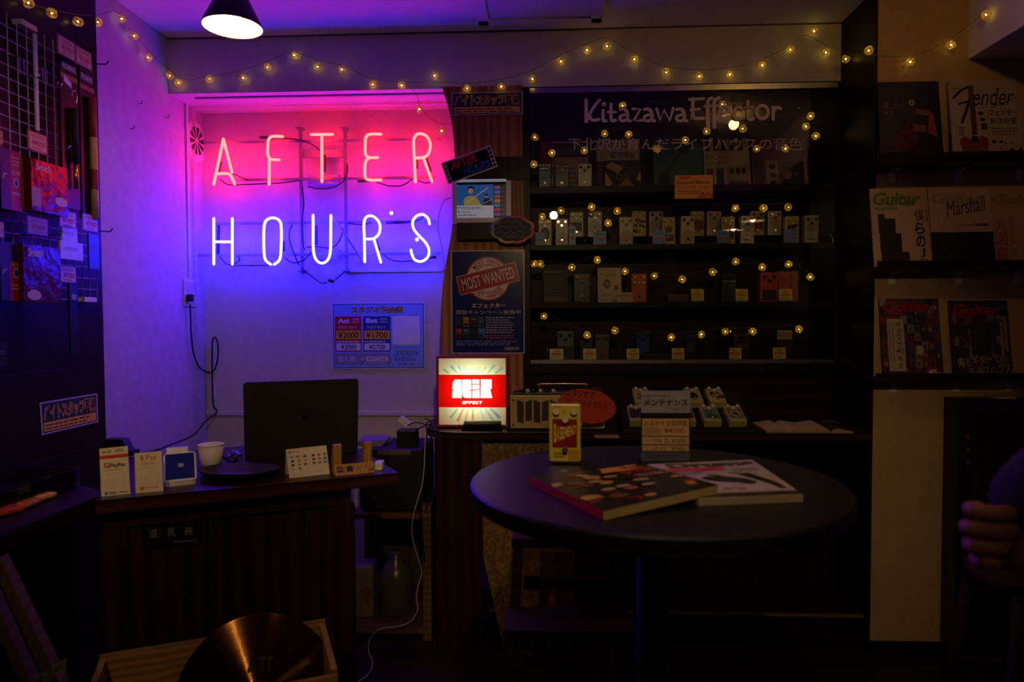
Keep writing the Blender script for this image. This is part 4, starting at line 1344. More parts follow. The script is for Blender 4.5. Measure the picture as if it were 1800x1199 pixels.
mb = MB(); mb.box(pl1 + .02, XP - .001, 2.545, 2.56, .123, .13, wood('shelf_edge_brown', '6a4c30', '7a5a3c', 'X', 10, .4)); mb.build('shelf_edge', kc)
mb = MB(); mb.box(pl1 + .02, XP - .001, 2.5605, YB + .02, .10, .13, DARKX); mb.build('low_shelf', kc)
mb = MB(); mb.box(pl1 + .02, XP - .001, 2.57, 2.59, 0, .0995, BLACKW); mb.build('plinth', kc)
mb = MB(); mb.box(pl1 + .02, XP - .001, YB + .0, YB + .02, .1305, ZK - .026, BLACKW); mb.build('back_panel', kc)
# panel above the counter, below the case
CX0, CX1 = onY(917, 400, YB).x, XP - .001
CZ0 = onY(1200, 634, YB).z
CZ1 = ZB - .002
RED = wood('reddish_panel', '160906', '260f09', 'X', 5, .4)

# ------------------------------------------------------------------ glass case
case = thing('glass_case', 'dark wall case with shelves of effect pedals behind lettered glass', 'display case', ((CX0 + CX1) / 2, YB + .1, CZ0))
mb = MB(); mb.box(CX0, CX1, YN - .03, YN - .002, ZK + .001, CZ1, RED); mb.build('back_panel', case)
mb = MB(); mb.box(CX0, CX1, YB + .03, YB + .045, ZK + .001, CZ0 - .05, RED); mb.build('lower_panel', case)
gx0, gx1 = onY(932, 400, YB).x, onY(1470, 400, YB).x
for x0, x1 in ((CX0, gx0), (gx1, CX1)):
    mb = MB(); mb.box(x0, x1, YB - .002, YN - .031, CZ0 - .05, CZ1, BLACKW, .001); mb.build('side_post', case)
zt = onY(1200, 153, YB).z
mb = MB(); mb.box(gx0, gx1, YB + .001, YB + .016, zt - .013, zt + .009, STEEL); mb.build('top_rail', case)
mb = MB(); mb.box(gx0, gx1, YB - .004, YN - .031, zt + .0095, CZ1, BLACKW); mb.build('top_board', case)
mb = MB(); mb.box(gx0, gx1, YB + .001, YB + .016, CZ0 - .011, CZ0 + .004, STEEL); mb.build('bottom_rail', case)
mb = MB(); mb.box(gx0, gx1, YB - .004, YN - .031, CZ0 - .05, CZ0 - .0115, BLACKW); mb.build('base_board', case)
SH = {}
for k, (yt, yb) in enumerate(((327.5, 344), (430, 443), (531, 546))):
    z = onY(1200, yt, 2.86).z
    SH[k] = z
    th = .028 if k == 0 else .022
    mb = MB(); mb.box(gx0, gx1, YB + .028, YN - .031, z - th, z, DARKX, .001); mb.build('shelf', case)
SH[3] = CZ0 + .0
mb = MB(); mb.box(gx0, gx1, YB + .017, YN - .031, CZ0 - .011, CZ0 - .0005, DARKX); mb.build('floor_board', case)
ZRI = onY(1200, 415.5, 2.945).z
for a, b in ((958, 1060), (1108, 1262), (1296, 1378)):
    xa, xb = onY(a, 415, 2.945).x, onY(b, 415, 2.945).x
    mb = MB(); mb.box(xa, xb, 2.935, 3.0, SH[1] + .0002, ZRI, CLEAR); mb.build('riser', case)
for x0, x1, nm, dy in ((gx0, onY(1286, 400, YB).x, 'sliding_glass', .004), (onY(1262, 400, YB).x, gx1, 'sliding_glass', .011)):
    mb = MB(); mb.box(x0, x1, YB + dy, YB + dy + .004, CZ0 + .0045, zt - .0135, PANE); mb.build(nm, case)
# handle at the right edge of the glass
q0, q1 = onY(1457, 412, YB), onY(1458, 440, YB)
mb = MB(); mb.tube(smooth_line([(q0.x, YB + .003, q0.z), (q0.x + .006, YB - .012, q0.z - .008), (q0.x + .008, YB - .018, (q0.z + q1.z) / 2), (q0.x + .006, YB - .012, q1.z + .008), (q1.x, YB + .003, q1.z)], 5), .0022, STEEL, 8); mb.build('handle', case)
# lettering on the glass
LT = P('f2ded6', .6)
def glass_sheet():
    return Sheet(*[onY(x, y, YB + .0035) for x, y in ((1000, 160), (1420, 160), (1420, 280), (1000, 280))], (1000, 160, 1420, 280), LT, 0)
s = glass_sheet()
if 0: s = Sheet(*[onY(x, y, YB + .0035) for x, y in ((1000, 160), (1420, 160), (1420, 280), (1000, 280))], (1000, 160, 1420, 280), LT, 0)
def cL(x, y): return (920 + x / 5.45, 130 + y / 5.45)
def cR(x, y): return (1180 + x / 5.45, 130 + y / 5.45)
W6 = 6.2
def st(f, pts, wd=W6, sm=True):
    s.stroke([f(*q) for q in pts], wd, LT, 2, sm)
s.poly([cL(587, 240), cL(620, 240), cL(623, 468), cL(588, 468)], LT, 2)
st(cL, [(735, 250), (690, 300), (640, 380), (625, 430)], 5.2); st(cL, [(638, 400), (655, 435), (690, 442), (725, 435)], 5.6)
st(cL, [(768, 350), (768, 440), (795, 450)], 5.6); s.disc(*cL(778, 290), 4, 4, LT, 2)
st(cL, [(845, 290), (845, 420), (860, 448), (890, 445)], 5.6); st(cL, [(815, 365), (890, 365)], 4.4, False)
def small_a(f, x):
    st(f, [(x + 90, 350), (x + 60, 335), (x + 25, 350), (x + 65, 345), (x + 92, 385), (x + 92, 440), (x + 115, 450)][3:], 5.4)
    st(f, [(x + 20, 340), (x + 55, 335), (x + 80, 350), (x + 90, 385)], 5.4)
    st(f, [(x + 90, 385), (x + 30, 400), (x + 15, 430), (x + 40, 450), (x + 75, 440), (x + 90, 415)], 5.0)
small_a(cL, 915)
st(cL, [(1055, 335), (1130, 335), (1065, 445), (1140, 445)], 5.0, False)
small_a(cL, 1150)
st(cL, [(1285, 335), (1320, 440), (1355, 345), (1410, 445), (1445, 330)], 5.4, False)
small_a(cL, 1460)
st(cR, [(180, 245), (320, 235)], 4.6, False); st(cR, [(215, 240), (215, 425)], 6.4, False); st(cR, [(195, 345), (280, 335)], 4.4, False); st(cR, [(205, 425), (318, 425)], 5.6, False)
st(cR, [(360, 510), (358, 290), (372, 245), (395, 232)], 6.2); st(cR, [(422, 510), (420, 290), (432, 245), (468, 228)], 6.2); st(cR, [(325, 310), (460, 305)], 4.4, False)
st(cR, [(470, 370), (565, 365), (545, 320), (500, 322), (472, 365), (480, 420), (520, 430), (575, 405)], 5.2)
st(cR, [(685, 330), (640, 320), (605, 370), (625, 425), (690, 425)], 5.6)
st(cR, [(740, 265), (740, 400), (760, 435), (795, 425)], 5.8); st(cR, [(715, 320), (795, 318)], 4.4, False)
s.ring(*cR(878, 365), 13, 14.5, 5.6, LT, 2)
st(cR, [(980, 320), (980, 430)], 6, False); st(cR, [(985, 355), (1010, 320), (1050, 330)], 5.6)
s.build('large_lettering', case)
s = glass_sheet()
s.text('下北沢が育んだライブハウスの音色', 999, 242, 1410, 264, P('b8a8a4', .5), 2, -.012)
s.build('small_lettering', case)

# ------------------------------------------------------------------ pedals
KNOBB = mat('knob_black', '141416', .25)
KNOBC = mat('knob_cream', 'cfc4a8', .25)
KNOBM = mat('knob_chrome', 'c0bcb4', .15, 1.0)
PED_N = [0]
def pedal(loc, W, H, Dp, body, style, label, cat='effect pedal', group=None, rot=None, knob=KNOBM, nk=3, sw=True, face=None, two=False):
    """a small effect pedal standing on its end: face toward -Y, base at z 0"""
    r = thing('effect_pedal', label, cat, loc, group, rot)
    bm_ = P(body, .35)
    mb = MB(); mb.box(-W / 2, W / 2, -Dp / 2, Dp / 2, 0, H, bm_, .0035)
    s = Sheet(*[Vector((x, -Dp / 2, z)) for x, z in ((-W / 2, H), (W / 2, H), (W / 2, 0), (-W / 2, 0))], (0, 0, 60, 110), bm_, 0, mb)
    if style:
        style(s)
    mb.build('body', r, local=True)
    kp = {3: ((13, 15), (47, 15), (30, 30)), 2: ((14, 17), (46, 17)), 5: ((12, 14), (48, 14), (12, 36), (30, 36), (48, 36)), 4: ((9, 12), (23, 12), (37, 12), (51, 12)), 1: ((30, 20),), 8: ((9, 10), (23, 10), (37, 10), (51, 10), (13, 25), (26, 25), (39, 25)), 0: ()}[nk]
    kr = W * (.115 if nk < 4 else .10)
    for q, (kx, ky) in enumerate(kp):
        c = Vector(((kx / 60 - .5) * W, -Dp / 2, H - ky / 110 * H))
        mb = MB(); mb.tube([c - Vector((0, .0004, 0)), c + Vector((0, -.009, 0)), c + Vector((0, -.012, 0))], [kr, kr * .92, kr * .7], knob, 14)
        kb = mb.build('knob', r, local=True)
        mb = MB(); mb.box(c.x - .0006, c.x + .0006, -Dp / 2 - .0126, -Dp / 2 - .0121, c.z, c.z + kr * .8, P('e8e4d8') if knob is KNOBB else MBLACK)
        mb.build('pointer', kb, local=True)
    if sw:
        c = Vector((0, -Dp / 2, H * .2))
        mb = MB(); mb.cyl(c - Vector((0, .0004, 0)), c + Vector((0, -.004, 0)), W * .1, STEEL, seg=6); mb.cyl(c + Vector((0, -.004, 0)), c + Vector((0, -.011, 0)), W * .075, CHROME, seg=14)
        mb.build('footswitch', r, local=True)
    mb = MB(); z = H * .62
    mb.cyl((W / 2 - .0005, 0, z), (W / 2 + .004, 0, z), .006, STEEL, seg=10); mb.build('jack', r, local=True)
    return r
def pedal_px(x0, x1, yt, zb, Yf, body, style, label, Dp=.036, **k):
    """pedal on height zb, its front at Yf, width and top from the photograph"""
    a, b = onY(x0, 400, Yf).x, onY(x1, 400, Yf).x
    H = onY((x0 + x1) / 2, yt, Yf).z - zb
    return pedal(((a + b) / 2, Yf + Dp / 2, zb + .0003), b - a, H, Dp, body, style, label, **k)
def swirl(col, cy=72, r0=6, bg=None, n=4):
    def f(s):
        c = P(col)
        for k in range(n):
            s.ring(30, cy, r0 + k * 6.2, (r0 + k * 6.2) * 1.0, 2.0, c, 1 + k % 2, 26)
        s.disc(30, cy, 3, 3, c, 1)
    return f
def arcs(col, cy=30):
    def f(s):
        c = P(col)
        for k in range(4):
            s.ring(30, cy, 9 + k * 6, 9 + k * 7, 1.7, c, 1, 20, .15, 2.95)
        s.dashes(10, 88, 50, 98, 1, c, 1)
    return f
def splash(cols, seed=1, y0=35, y1=90):
    def f(s):
        rr = random.Random(seed)
        for k in range(16):
            x, y = rr.uniform(8, 52), rr.uniform(y0, y1)
            ps = []
            for q in range(7):
                a = q * .9; r = rr.uniform(3, 9)
                ps.append((min(max(x + r * math.cos(a), 2), 58), y + r * math.sin(a)))
            s.poly(ps, P(cols[k % len(cols)]), 1 + k % 3)
    return f
def panel(col, x0=6, y0=40, x1=54, y1=88, txt=None, tc='c9b98a'):
    def f(s):
        s.rect(x0, y0, x1, y1, P(col), 1)
        if txt:
            s.text(txt, x0 + 4, y0 + 6, x1 - 4, (y0 + y1) / 2, P(tc), 2, .03)
        s.dashes(x0, y1 + 5, x0 + 24, y1 + 12, 1, P('4a2a1a'), 1)
    return f
def portrait(s):
    s.disc(30, 62, 20, 26, P('2a1c14'), 1); s.disc(30, 62, 12, 18, P('8a6a40'), 2); s.stroke([(20, 50), (30, 62), (26, 80)], 3, P('2a1c14'), 3)
def letterW(s):
    s.text('W', 10, 38, 50, 66, P('3a3418'), 1, .08); s.rect(8, 70, 52, 96, P('1e2a26'), 1); s.disc(30, 80, 10, 6, P('8a7a3a'), 2)
def mountains(s):
    s.poly([(4, 70), (18, 44), (28, 60), (40, 40), (56, 70), (56, 88), (4, 88)], P('1c1a14'), 1); s.rect(4, 84, 56, 92, P('4a6a2a'), 2); s.dashes(8, 97, 52, 102, 1, P('3a2a14'), 1)
G2 = 'pedals on the middle shelf'
zf, zb_ = SH[1], ZRI
YFR, YBK = 2.862, 2.945
pedal_px(946, 970, 385, zf, YFR, 'a08c68', portrait, 'cream pedal with a dark portrait, leftmost on the second shelf', group=G2, knob=KNOBC)
pedal_px(976, 999, 384, zf, YFR, 'b0988c', swirl('7a2a20', 80, 5), 'pinkish pedal with red rings, second from the left in the front row', group=G2)
pedal_px(1001, 1026, 372, zb_, YBK, '8a8a5a', panel('2a4438', 8, 46, 52, 84), 'pale green pedal with a dark green panel, leftmost of the back row', group=G2, knob=KNOBC)
pedal_px(1033, 1058, 371.5, zb_, YBK, 'b4a890', swirl('4a4a40', 66, 6), 'cream pedal with grey rings, second from the left in the back row', group=G2)
pedal_px(1089, 1113, 381.5, zf, YFR, 'b4a48c', swirl('1c1610', 84, 6, n=5), 'cream pedal with bold black rings, third from the left in the front row', group=G2)
pedal_px(1111, 1136, 371, zb_, YBK, 'b0963c', splash(['1c160c', '2a200e'], 4), 'yellow pedal with a black splash, third from the left in the back row', group=G2, knob=KNOBC)
pedal_px(1141, 1166, 371.5, zb_, YBK, 'a89a88', swirl('221a14', 62, 7), 'cream pedal with dark rings, fourth from the left in the back row', group=G2)
pedal_px(1164, 1187, 381.5, zf, YFR, 'b09a40', letterW, 'yellow pedal with a dark W shape, fourth from the left in the front row', group=G2, knob=KNOBC)
pedal_px(1197, 1221, 380, zf, YFR, 'b8a890', swirl('0f0c0a', 82, 8), 'cream pedal with a black target of rings, left of the maroon one', group=G2)
pedal_px(1214, 1238, 371, zb_, YBK, 'a08c40', panel('5a1414', 10, 40, 56, 82), 'yellow pedal with a maroon panel, fifth from the left in the back row', group=G2, knob=KNOBC)
pedal_px(1243, 1268, 371, zb_, YBK, 'a89884', swirl('8a3a2a', 52, 6), 'cream pedal with faint red rings, middle of the back row', group=G2)
pedal_px(1269, 1292, 381, zf, YFR, 'b8a038', mountains, 'bright yellow pedal with black hills, front row right of the middle', group=G2)
pedal_px(1303, 1326, 379.5, zf, YFR, 'bcae98', arcs('1a1612', 30), 'white pedal with fine arcs, third from the right in the front row', group=G2, knob=KNOBB)
pedal_px(1320, 1344, 371, zb_, YBK, 'a8985a', lambda s: (panel('7a1a1a', 6, 40, 54, 82)(s), s.ring(20, 66, 26, 24, 3, P('181410'), 3)), 'cream pedal with a red panel and black loop in the back row', group=G2, knob=KNOBB)
pedal_px(1350, 1374, 371, zb_, YBK, 'b0a08a', swirl('a04a34', 50, 6), 'cream pedal with pale red rings, rightmost of the back row', group=G2)
pedal_px(1381, 1405, 380, zf, YFR, 'b09a34', splash(['1a1810', '20261c'], 9, 36, 60), 'yellow pedal with a black patch behind the rightmost blue price card', group=G2, knob=KNOBC)
pedal_px(1415, 1439, 378.5, zf, YFR, 'b0a490', arcs('2a221c', 34), 'plain cream pedal with thin arcs, rightmost on the second shelf', group=G2, knob=KNOBB)
def price_card(x0, x1, yt, zb, Yf, price, label, bg='5a94d0', group='blue price cards', base=None):
    a, b = onY(x0, 420, Yf).x, onY(x1, 420, Yf).x
    zt_ = onY((x0 + x1) / 2, yt, Yf).z
    r = Sheet(Vector((a, Yf + .006, zt_)), Vector((b, Yf + .006, zt_)), Vector((b, Yf, zb)), Vector((a, Yf, zb)), (0, 0, 22, 22), P(bg, .35), .001)
    if bg == '5a94d0':
        r.frame(0, 0, 22, 22, 1, P('8a2a3a', .35), 1)
        r.dashes(4, 3, 18, 8, 2, P('22346a'), 2); r.text(price, 3, 10.5, 19, 16, P('a8343a'), 2, .04); r.dashes(3, 18, 19, 20, 1, P('22346a'), 2)
    else:
        r.rect(0, 19.5, 22, 22, P('3a7a80', .35), 1)
        r.dashes(5, 2, 17, 6, 2, P('4a4a1a'), 2); r.text(price, 2.5, 7, 19.5, 13, P('b8341e'), 2, .04); r.dashes(3, 14.5, 19, 18.5, 2, P('6a5a1a'), 2)
    r.mb.prism([Vector((a, Yf + .0075, zb)), Vector((b, Yf + .0075, zb)), Vector((b, Yf + .02, zb)), Vector((a, Yf + .02, zb))], (0, 0, .0008), P(bg, .35))
    tag(r.build('price_card'), label, 'price card', group)
YC = 2.832
price_card(941, 958, 408, zf, YC, '¥19800', 'blue price card at the left end of the second shelf')
price_card(1043, 1066, 406, zf, YC, '¥17380', 'blue price card below the cream pedal with grey rings')
price_card(1147, 1171, 405, zf, YC, '¥22000', 'blue price card before the yellow pedal with the W shape')
price_card(1260, 1283, 404, zf, YC, '¥22000', 'blue price card before the yellow pedal with black hills')
price_card(1378, 1402, 403, zf, YC, '¥21780', 'blue price card near the right end of the second shelf')
price_card(1000, 1012, 396, zf, 2.90, '¥19800', 'narrow blue price card half hidden behind the pinkish pedal')

# upper shelf: three pedals and five books
z0 = SH[0]
pedal_px(947, 969, 288, z0, YFR, '1f5a68', lambda s: s.dashes(10, 60, 50, 70, 1, P('16343c')), 'teal pedal with chrome knobs, leftmost on the top shelf', knob=KNOBM, nk=8)
pedal_px(975, 1000, 288, z0, YFR, '131316', None, 'black pedal with gold knobs on the top shelf beside the teal one', knob=mat('knob_amber', '9a6a2a', .2, .6))
pedal_px(1016, 1040, 288, z0, YFR, 'bfb39a', None, 'white pedal with three black knobs on the top shelf', knob=KNOBB)
def book(x0, x1, yt, Yf, base, label, draw, t=.008, zb=None, lean=.05):
    zb = z0 if zb is None else zb
    a, b = onY(x0, 300, Yf).x, onY(x1, 300, Yf).x
    zt_ = onY((x0 + x1) / 2, yt, Yf).z
    s = Sheet(Vector((a, Yf + lean, zt_)), Vector((b, Yf + lean, zt_)), Vector((b, Yf, zb + .0004)), Vector((a, Yf, zb + .0004)), (0, 0, 100, 100), base, t)
    draw(s)
    tag(s.build('magazine'), label, 'magazine')
YBK2 = 2.96
def bA(s):
    s.rect(0, 0, 24, 55, P('7a1a18')); s.rect(24, 4, 98, 32, P('2a2a26')); s.rect(27, 8, 95, 28, P('4a463c'), 2)
    s.text('魅惑のエフェクター', 24, 36, 98, 44, P('8a2018'), 2, .02); s.dashes(28, 50, 95, 96, 5, P('6a5a52'), 2); s.disc(14, 60, 12, 14, P('7a1a18'), 2)
book(950, 1035, 243, YBK2, P('9a8278'), 'white magazine with a red strip behind the three top-shelf pedals', bA)
def bB(s):
    s.rect(2, 0, 98, 42, P('a09094')); s.dashes(5, 4, 60, 10, 1, P('5a3a40'), 2); s.text('BEST OF PEDALS', 32, 24, 86, 36, P('1a1418'), 2, .03)
    s.rect(0, 42, 18, 100, P('4a2a34'), 2)
    s.dashes(3, 48, 15, 94, 6, P('8a6a70'), 3)
book(1049, 1127, 240, YBK2, P('6a5a62'), 'magazine with a pale header lettered in black on the top shelf', bB)
def bB2(s):
    s.poly([(2, 20), (20, 4), (52, 24), (36, 46)], P('a08a58'), 1); s.poly([(2, 38), (22, 80), (2, 96)], P('b09a68'), 1); s.poly([(98, 36), (86, 66), (98, 74)], P('b09a68'), 1)
    s.poly([(30, 96), (60, 60), (86, 96)], P('8a784a'), 1); s.text('DIE', 32, 46, 70, 68, P('7a6a3a'), 3, .0); s.text('む', 46, 8, 68, 26, P('7a6a3a'), 3); s.rect(34, 95, 96, 99, P('a89a80'), 2)
book(1063, 1128, 279, 2.915, P('28241e'), 'dark magazine with tan triangles on the top shelf', bB2, lean=.03)
def bC(s):
    s.rect(0, 0, 100, 18, P('1a2c30')); s.stroke([(20, 95), (26, 70), (50, 40), (90, 10)], 3, P('0e1214'), 2); s.disc(22, 80, 12, 14, P('2a140e'), 2); s.disc(16, 92, 9, 10, P('2a140e'), 3); s.rect(40, 20, 42, 96, P('22444a'), 1)
book(1150, 1238, 230, YBK2, P('26525a'), 'teal magazine with a dark guitar on the top shelf', bC)
def bD(s):
    for k in range(5):
        s.rect(4 + k * 18, 0, 14 + k * 18, 24, P('1c1814'))
    s.text('クリーントーン', 5, 30, 50, 42, P('9a2a20'), 2, .03); s.text('エフェクター', 5, 44, 50, 52, P('9a2a20'), 2, .03)
    s.rect(4, 58, 20, 96, P('6a1a18'), 2); s.rect(26, 58, 42, 96, P('1c1814'), 2); s.rect(50, 52, 96, 98, P('8a7a4a'), 2)
    for k in range(3):
        s.disc(60 + k * 13, 64, 5, 6, P('0e0c0a'), 3)
    s.rect(52, 84, 94, 98, P('1a1814'), 3); s.disc(74, 92, 4, 4, P('9a9484'), 4)
book(1240, 1321, 238, YBK2, P('a08e84'), 'magazine with red lettering and a tan pedal picture on the top shelf', bD)
def bE(s):
    s.rect(0, 0, 100, 42, P('4a1216')); s.rect(24, 44, 46, 100, P('8a7474'), 1); s.rect(54, 46, 92, 100, P('141214'), 1); s.rect(92, 40, 98, 100, P('9a8a88'), 1)
    for k in range(3):
        s.disc(36, 56 + k * 16, 6, 5, P('141012'), 2)
    s.disc(62, 72, 8, 9, P('8a6064'), 2); s.disc(78, 70, 3, 4, P('7a6a58'), 3); s.rect(2, 40, 20, 98, P('2a1416'), 1)
book(1325, 1424, 237, YBK2, P('5a2a30'), 'magazine with a dark red top, rightmost on the top shelf of the case', bE)
# orange notice
s = sheetY(1186, 308, 1253, 349, YB - .003, P('c9852c', .3), .0012)
s.poly([(1192, 309), (1215, 309), (1210, 316), (1196, 315)], P('b0481e', .3)); s.poly([(1222, 348.5), (1232, 341), (1245, 338), (1252.5, 341), (1252.5, 348.5)], P('b0481e', .3))
for k in range(5):
    s.disc(1240 + 2.5 * k, 311 + (k % 3) * 2, .7, .7, INK, 2, 8)
s.text('Kitazawa Effector', 1190, 317, 1249, 323.5, P('2a1810'), 2, .02); s.text('スタジオ試奏できます！', 1190.5, 326, 1248, 331.5, P('2a1810'), 2, .03); s.dashes(1191, 334, 1240, 342, 2, P('4a2a14'), 2)
tag(s.build('orange_notice'), 'small orange notice taped to the glass of the case', 'notice')

# third shelf
z2 = SH[2]
def flat(x0, x1, yt, zb, Yf, base, t=.002, lean=.03):
    a, b = onY(x0, 500, Yf).x, onY(x1, 500, Yf).x
    zt_ = onY((x0 + x1) / 2, yt, Yf).z
    return Sheet(Vector((a, Yf + lean, zt_)), Vector((b, Yf + lean, zt_)), Vector((b, Yf, zb + .0003)), Vector((a, Yf, zb + .0003)), (0, 0, 100, 100), base, t)
s = flat(955, 998, 473, z2, 2.87, P('1c1414'))
s.dashes(4, 2, 96, 12, 1, P('6a5450'), 1); s.dashes(8, 18, 92, 70, 6, P('4a3a38'), 1); s.dashes(4, 80, 92, 94, 1, P('5c4a48'), 1, .8)
tag(s.build('dark_card'), 'dark card of small print at the left end of the third shelf', 'card sign')
pedal_px(1008, 1038, 480, z2, 2.88, '0d0d12', None, 'black pedal with three amber knobs on the third shelf', knob=mat('knob_amber', '9a6a2a', .2, .6))
s = flat(1051, 1093, 470, z2, 2.885, P('b8a284', .5))
s.text('E-Tape Inside', 24, 5, 82, 11, P('6a5238'), 1); s.dashes(28, 14, 78, 28, 3, P('8a7452'), 1); s.disc(40, 46, 14, 13, P('4a3020'), 1); s.disc(40, 46, 9, 8, P('9a7a4a'), 2); s.rect(70, 50, 86, 64, P('6a4a26'), 1); s.dashes(20, 72, 60, 82, 2, P('8a7452'), 1); s.dashes(10, 90, 46, 95, 1, P('6a5238'), 1); s.rect(56, 90, 78, 98, P('7a6a5a'), 1)
tag(s.build('white_card'), 'tall white card with a small round picture on the third shelf', 'card sign')
s = flat(1084, 1112, 514, z2, 2.85, P('b8a080', .5), .001, .006)
s.rect(2, 20, 98, 45, P('a85a28')); s.dashes(28, 58, 80, 68, 1, P('5a4630'), 1)
tag(s.build('price_label'), 'small white label with an orange band before the orange pedal', 'label')
pedal_px(1110, 1137, 481, z2, 2.88, 'b04a10', lambda s: (s.disc(12, 92, 2.5, 2.5, P('6a140a'), 1), s.disc(22, 72, 2, 2, P('2a120a'), 1), s.disc(36, 72, 2, 2, P('2a120a'), 1)), 'bright orange pedal with five cream knobs on the third shelf', knob=KNOBC, nk=5)
a, b = onY(1172, 520, 2.90).x, onY(1208, 520, 2.90).x
mb = MB(); mb.box(a, b, 2.88, 2.95, z2 + .0003, z2 + .030, P('4a1214', .4), .003); mb.box(a, b, 2.8795, 2.951, z2 + .0285, z2 + .0315, P('6a4a44'))
tag(mb.build('red_box'), 'low dark red box in the middle of the third shelf', 'box')
a, b = onY(1271, 500, 2.89).x, onY(1296, 500, 2.89).x
pedal_px(1271, 1295, 482, z2, 2.88, '2c3c44', lambda s: (s.rect(0, 0, 60, 26, P('1a1a1c')), s.rect(0, 26, 60, 30, P('8a8478'), 2), s.rect(6, 60, 54, 104, P('1a2024'), 1), s.dashes(24, 42, 54, 50, 1, P('6a7a80'), 1)), 'grey-blue compact pedal with a row of pale knobs on the third shelf', knob=KNOBM, nk=4, sw=False)
pedal_px(1338, 1368, 479, z2, 2.875, 'a83c16', lambda s: (s.rect(0, 0, 60, 34, P('a03414')), s.rect(5, 66, 55, 106, P('0f0c0a'), 1), s.text('Distortion', 12, 56, 50, 62, P('5a1408'), 1)), 'orange-red compact pedal with a black treadle on the third shelf', knob=KNOBB, nk=3, sw=False, Dp=.05)
a, b = onY(1366, 500, 2.90).x, onY(1402, 500, 2.90).x
zt_ = onY(1384, 477, 2.90).z
mb = MB(); mb.box(a + .004, b, 2.895, 2.95, z2 + .0003, zt_, P('9a4416', .5), .001)
s = Sheet(Vector((a + .004, 2.895, zt_)), Vector((b, 2.895, zt_)), Vector((b, 2.895, z2)), Vector((a + .004, 2.895, z2)), (0, 0, 100, 100), BLACK, 0, mb)
s.rect(60, 2, 66, 60, P('5a2410')); s.rect(78, 0, 80, 100, P('6a2c10')); s.dashes(8, 20, 50, 40, 3, P('6a2c10'))
tag(mb.build('pedal_box'), 'orange cardboard box beside the orange-red compact pedal', 'box')
G3 = 'yellow price cards'
for x0, x1, yt, zz, Yf, pr, lb in ((1216, 1238, 508, z2, YC, '¥12750', 'yellow price card reading 12750 on the third shelf'), (1294, 1316, 508, z2, YC, '¥26800', 'yellow price card beside the grey-blue compact pedal'), (1371, 1394, 508, z2, YC, '¥33000', 'yellow price card before the orange cardboard box'),
        (966, 990, 613.5, SH[3], YC, '¥9900', 'yellow price card before the pale teal pedal, leftmost on the bottom shelf'), (1025, 1048, 613, SH[3], YC, '¥9900', 'yellow price card beside the grey-brown pedal on the bottom shelf'), (1102, 1124, 613, SH[3], YC, '¥6600', 'yellow price card beside the blue pedal on the bottom shelf'),
        (1182, 1204, 612, SH[3], YC, '¥6600', 'yellow price card at the middle of the bottom shelf'), (1283, 1305, 611.5, SH[3], YC, '¥5500', 'yellow price card before the dark brown pedal, bottom shelf'), (1361, 1383, 611, SH[3], YC, '¥3850', 'yellow price card before the slider pedal, rightmost on the bottom shelf')):
    price_card(x0, x1, yt, zz, Yf, pr, lb, 'd0b83c', G3)
z3 = SH[3]
pedal_px(979, 1008, 582.5, z3, 2.89, '5a7470', lambda s: (s.rect(4, 58, 56, 106, P('101214'), 1), s.rect(4, 54, 56, 57, P('6a7a78'), 2)), 'pale teal compact pedal with a black treadle on the bottom shelf', knob=KNOBB, nk=3, sw=False, Dp=.05)
a, b = onY(1019, 600, 2.91).x, onY(1042, 600, 2.91).x
mb = MB(); mb.box(a, b, 2.90, 2.95, z3 + .0003, onY(1030, 596, 2.91).z, P('16161e', .5), .002)
tag(mb.build('dark_box'), 'dark box behind a yellow price card, left of the grey-brown pedal', 'box')
pedal_px(1046, 1071, 588, z3, 2.88, '5a4a46', None, 'grey-brown pedal with two black knobs on the bottom shelf', knob=KNOBB, nk=2)
pedal_px(1119, 1143, 583.5, z3, 2.90, '16307a', None, 'deep blue pedal on the bottom shelf', knob=KNOBM, nk=3, sw=False)
a, b = onY(1128, 625, 2.87).x, onY(1180, 625, 2.87).x
bd = thing('black_pedal', 'flat black pedal lying on the bottom shelf before the blue one', 'effect pedal', ((a + b) / 2, 2.87, z3 + .0003))
mb = MB(); mb.box(a, b, 2.852, 2.893, z3 + .0003, z3 + .027, P('101010', .35), .003); mb.build('body', bd)
for x in (.2, .5, .8):
    c = Vector((a + (b - a) * x, 2.87, z3 + .027)); mb = MB(); mb.cyl(c, c + Vector((0, 0, .007)), .007, KNOBB, seg=12); mb.build('knob', bd)
pedal_px(1206, 1225, 588, z3, 2.87, '121216', lambda s: s.disc(30, 62, 16, 20, P('2c2a2a')), 'slim black pedal with small knobs on the bottom shelf', knob=KNOBM, nk=2)
pedal_px(1292, 1320, 586, z3, 2.87, '2e1c16', lambda s: s.rect(8, 46, 52, 70, P('4a2a20')), 'dark brown pedal with tiny knobs on the bottom shelf', knob=KNOBM, nk=4, sw=False)
pedal_px(1368, 1394, 581, z3, 2.89, '2a1c18', lambda s: (s.rect(0, 0, 60, 34, P('a8906a')), [s.rect(5 + k * 7, 5, 8 + k * 7, 30, P('15110e'), 2) for k in range(8)], s.rect(5, 44, 55, 104, P('1c1412'), 1)), 'dark slider pedal with a pale striped top, rightmost on the bottom shelf', nk=0, sw=False)

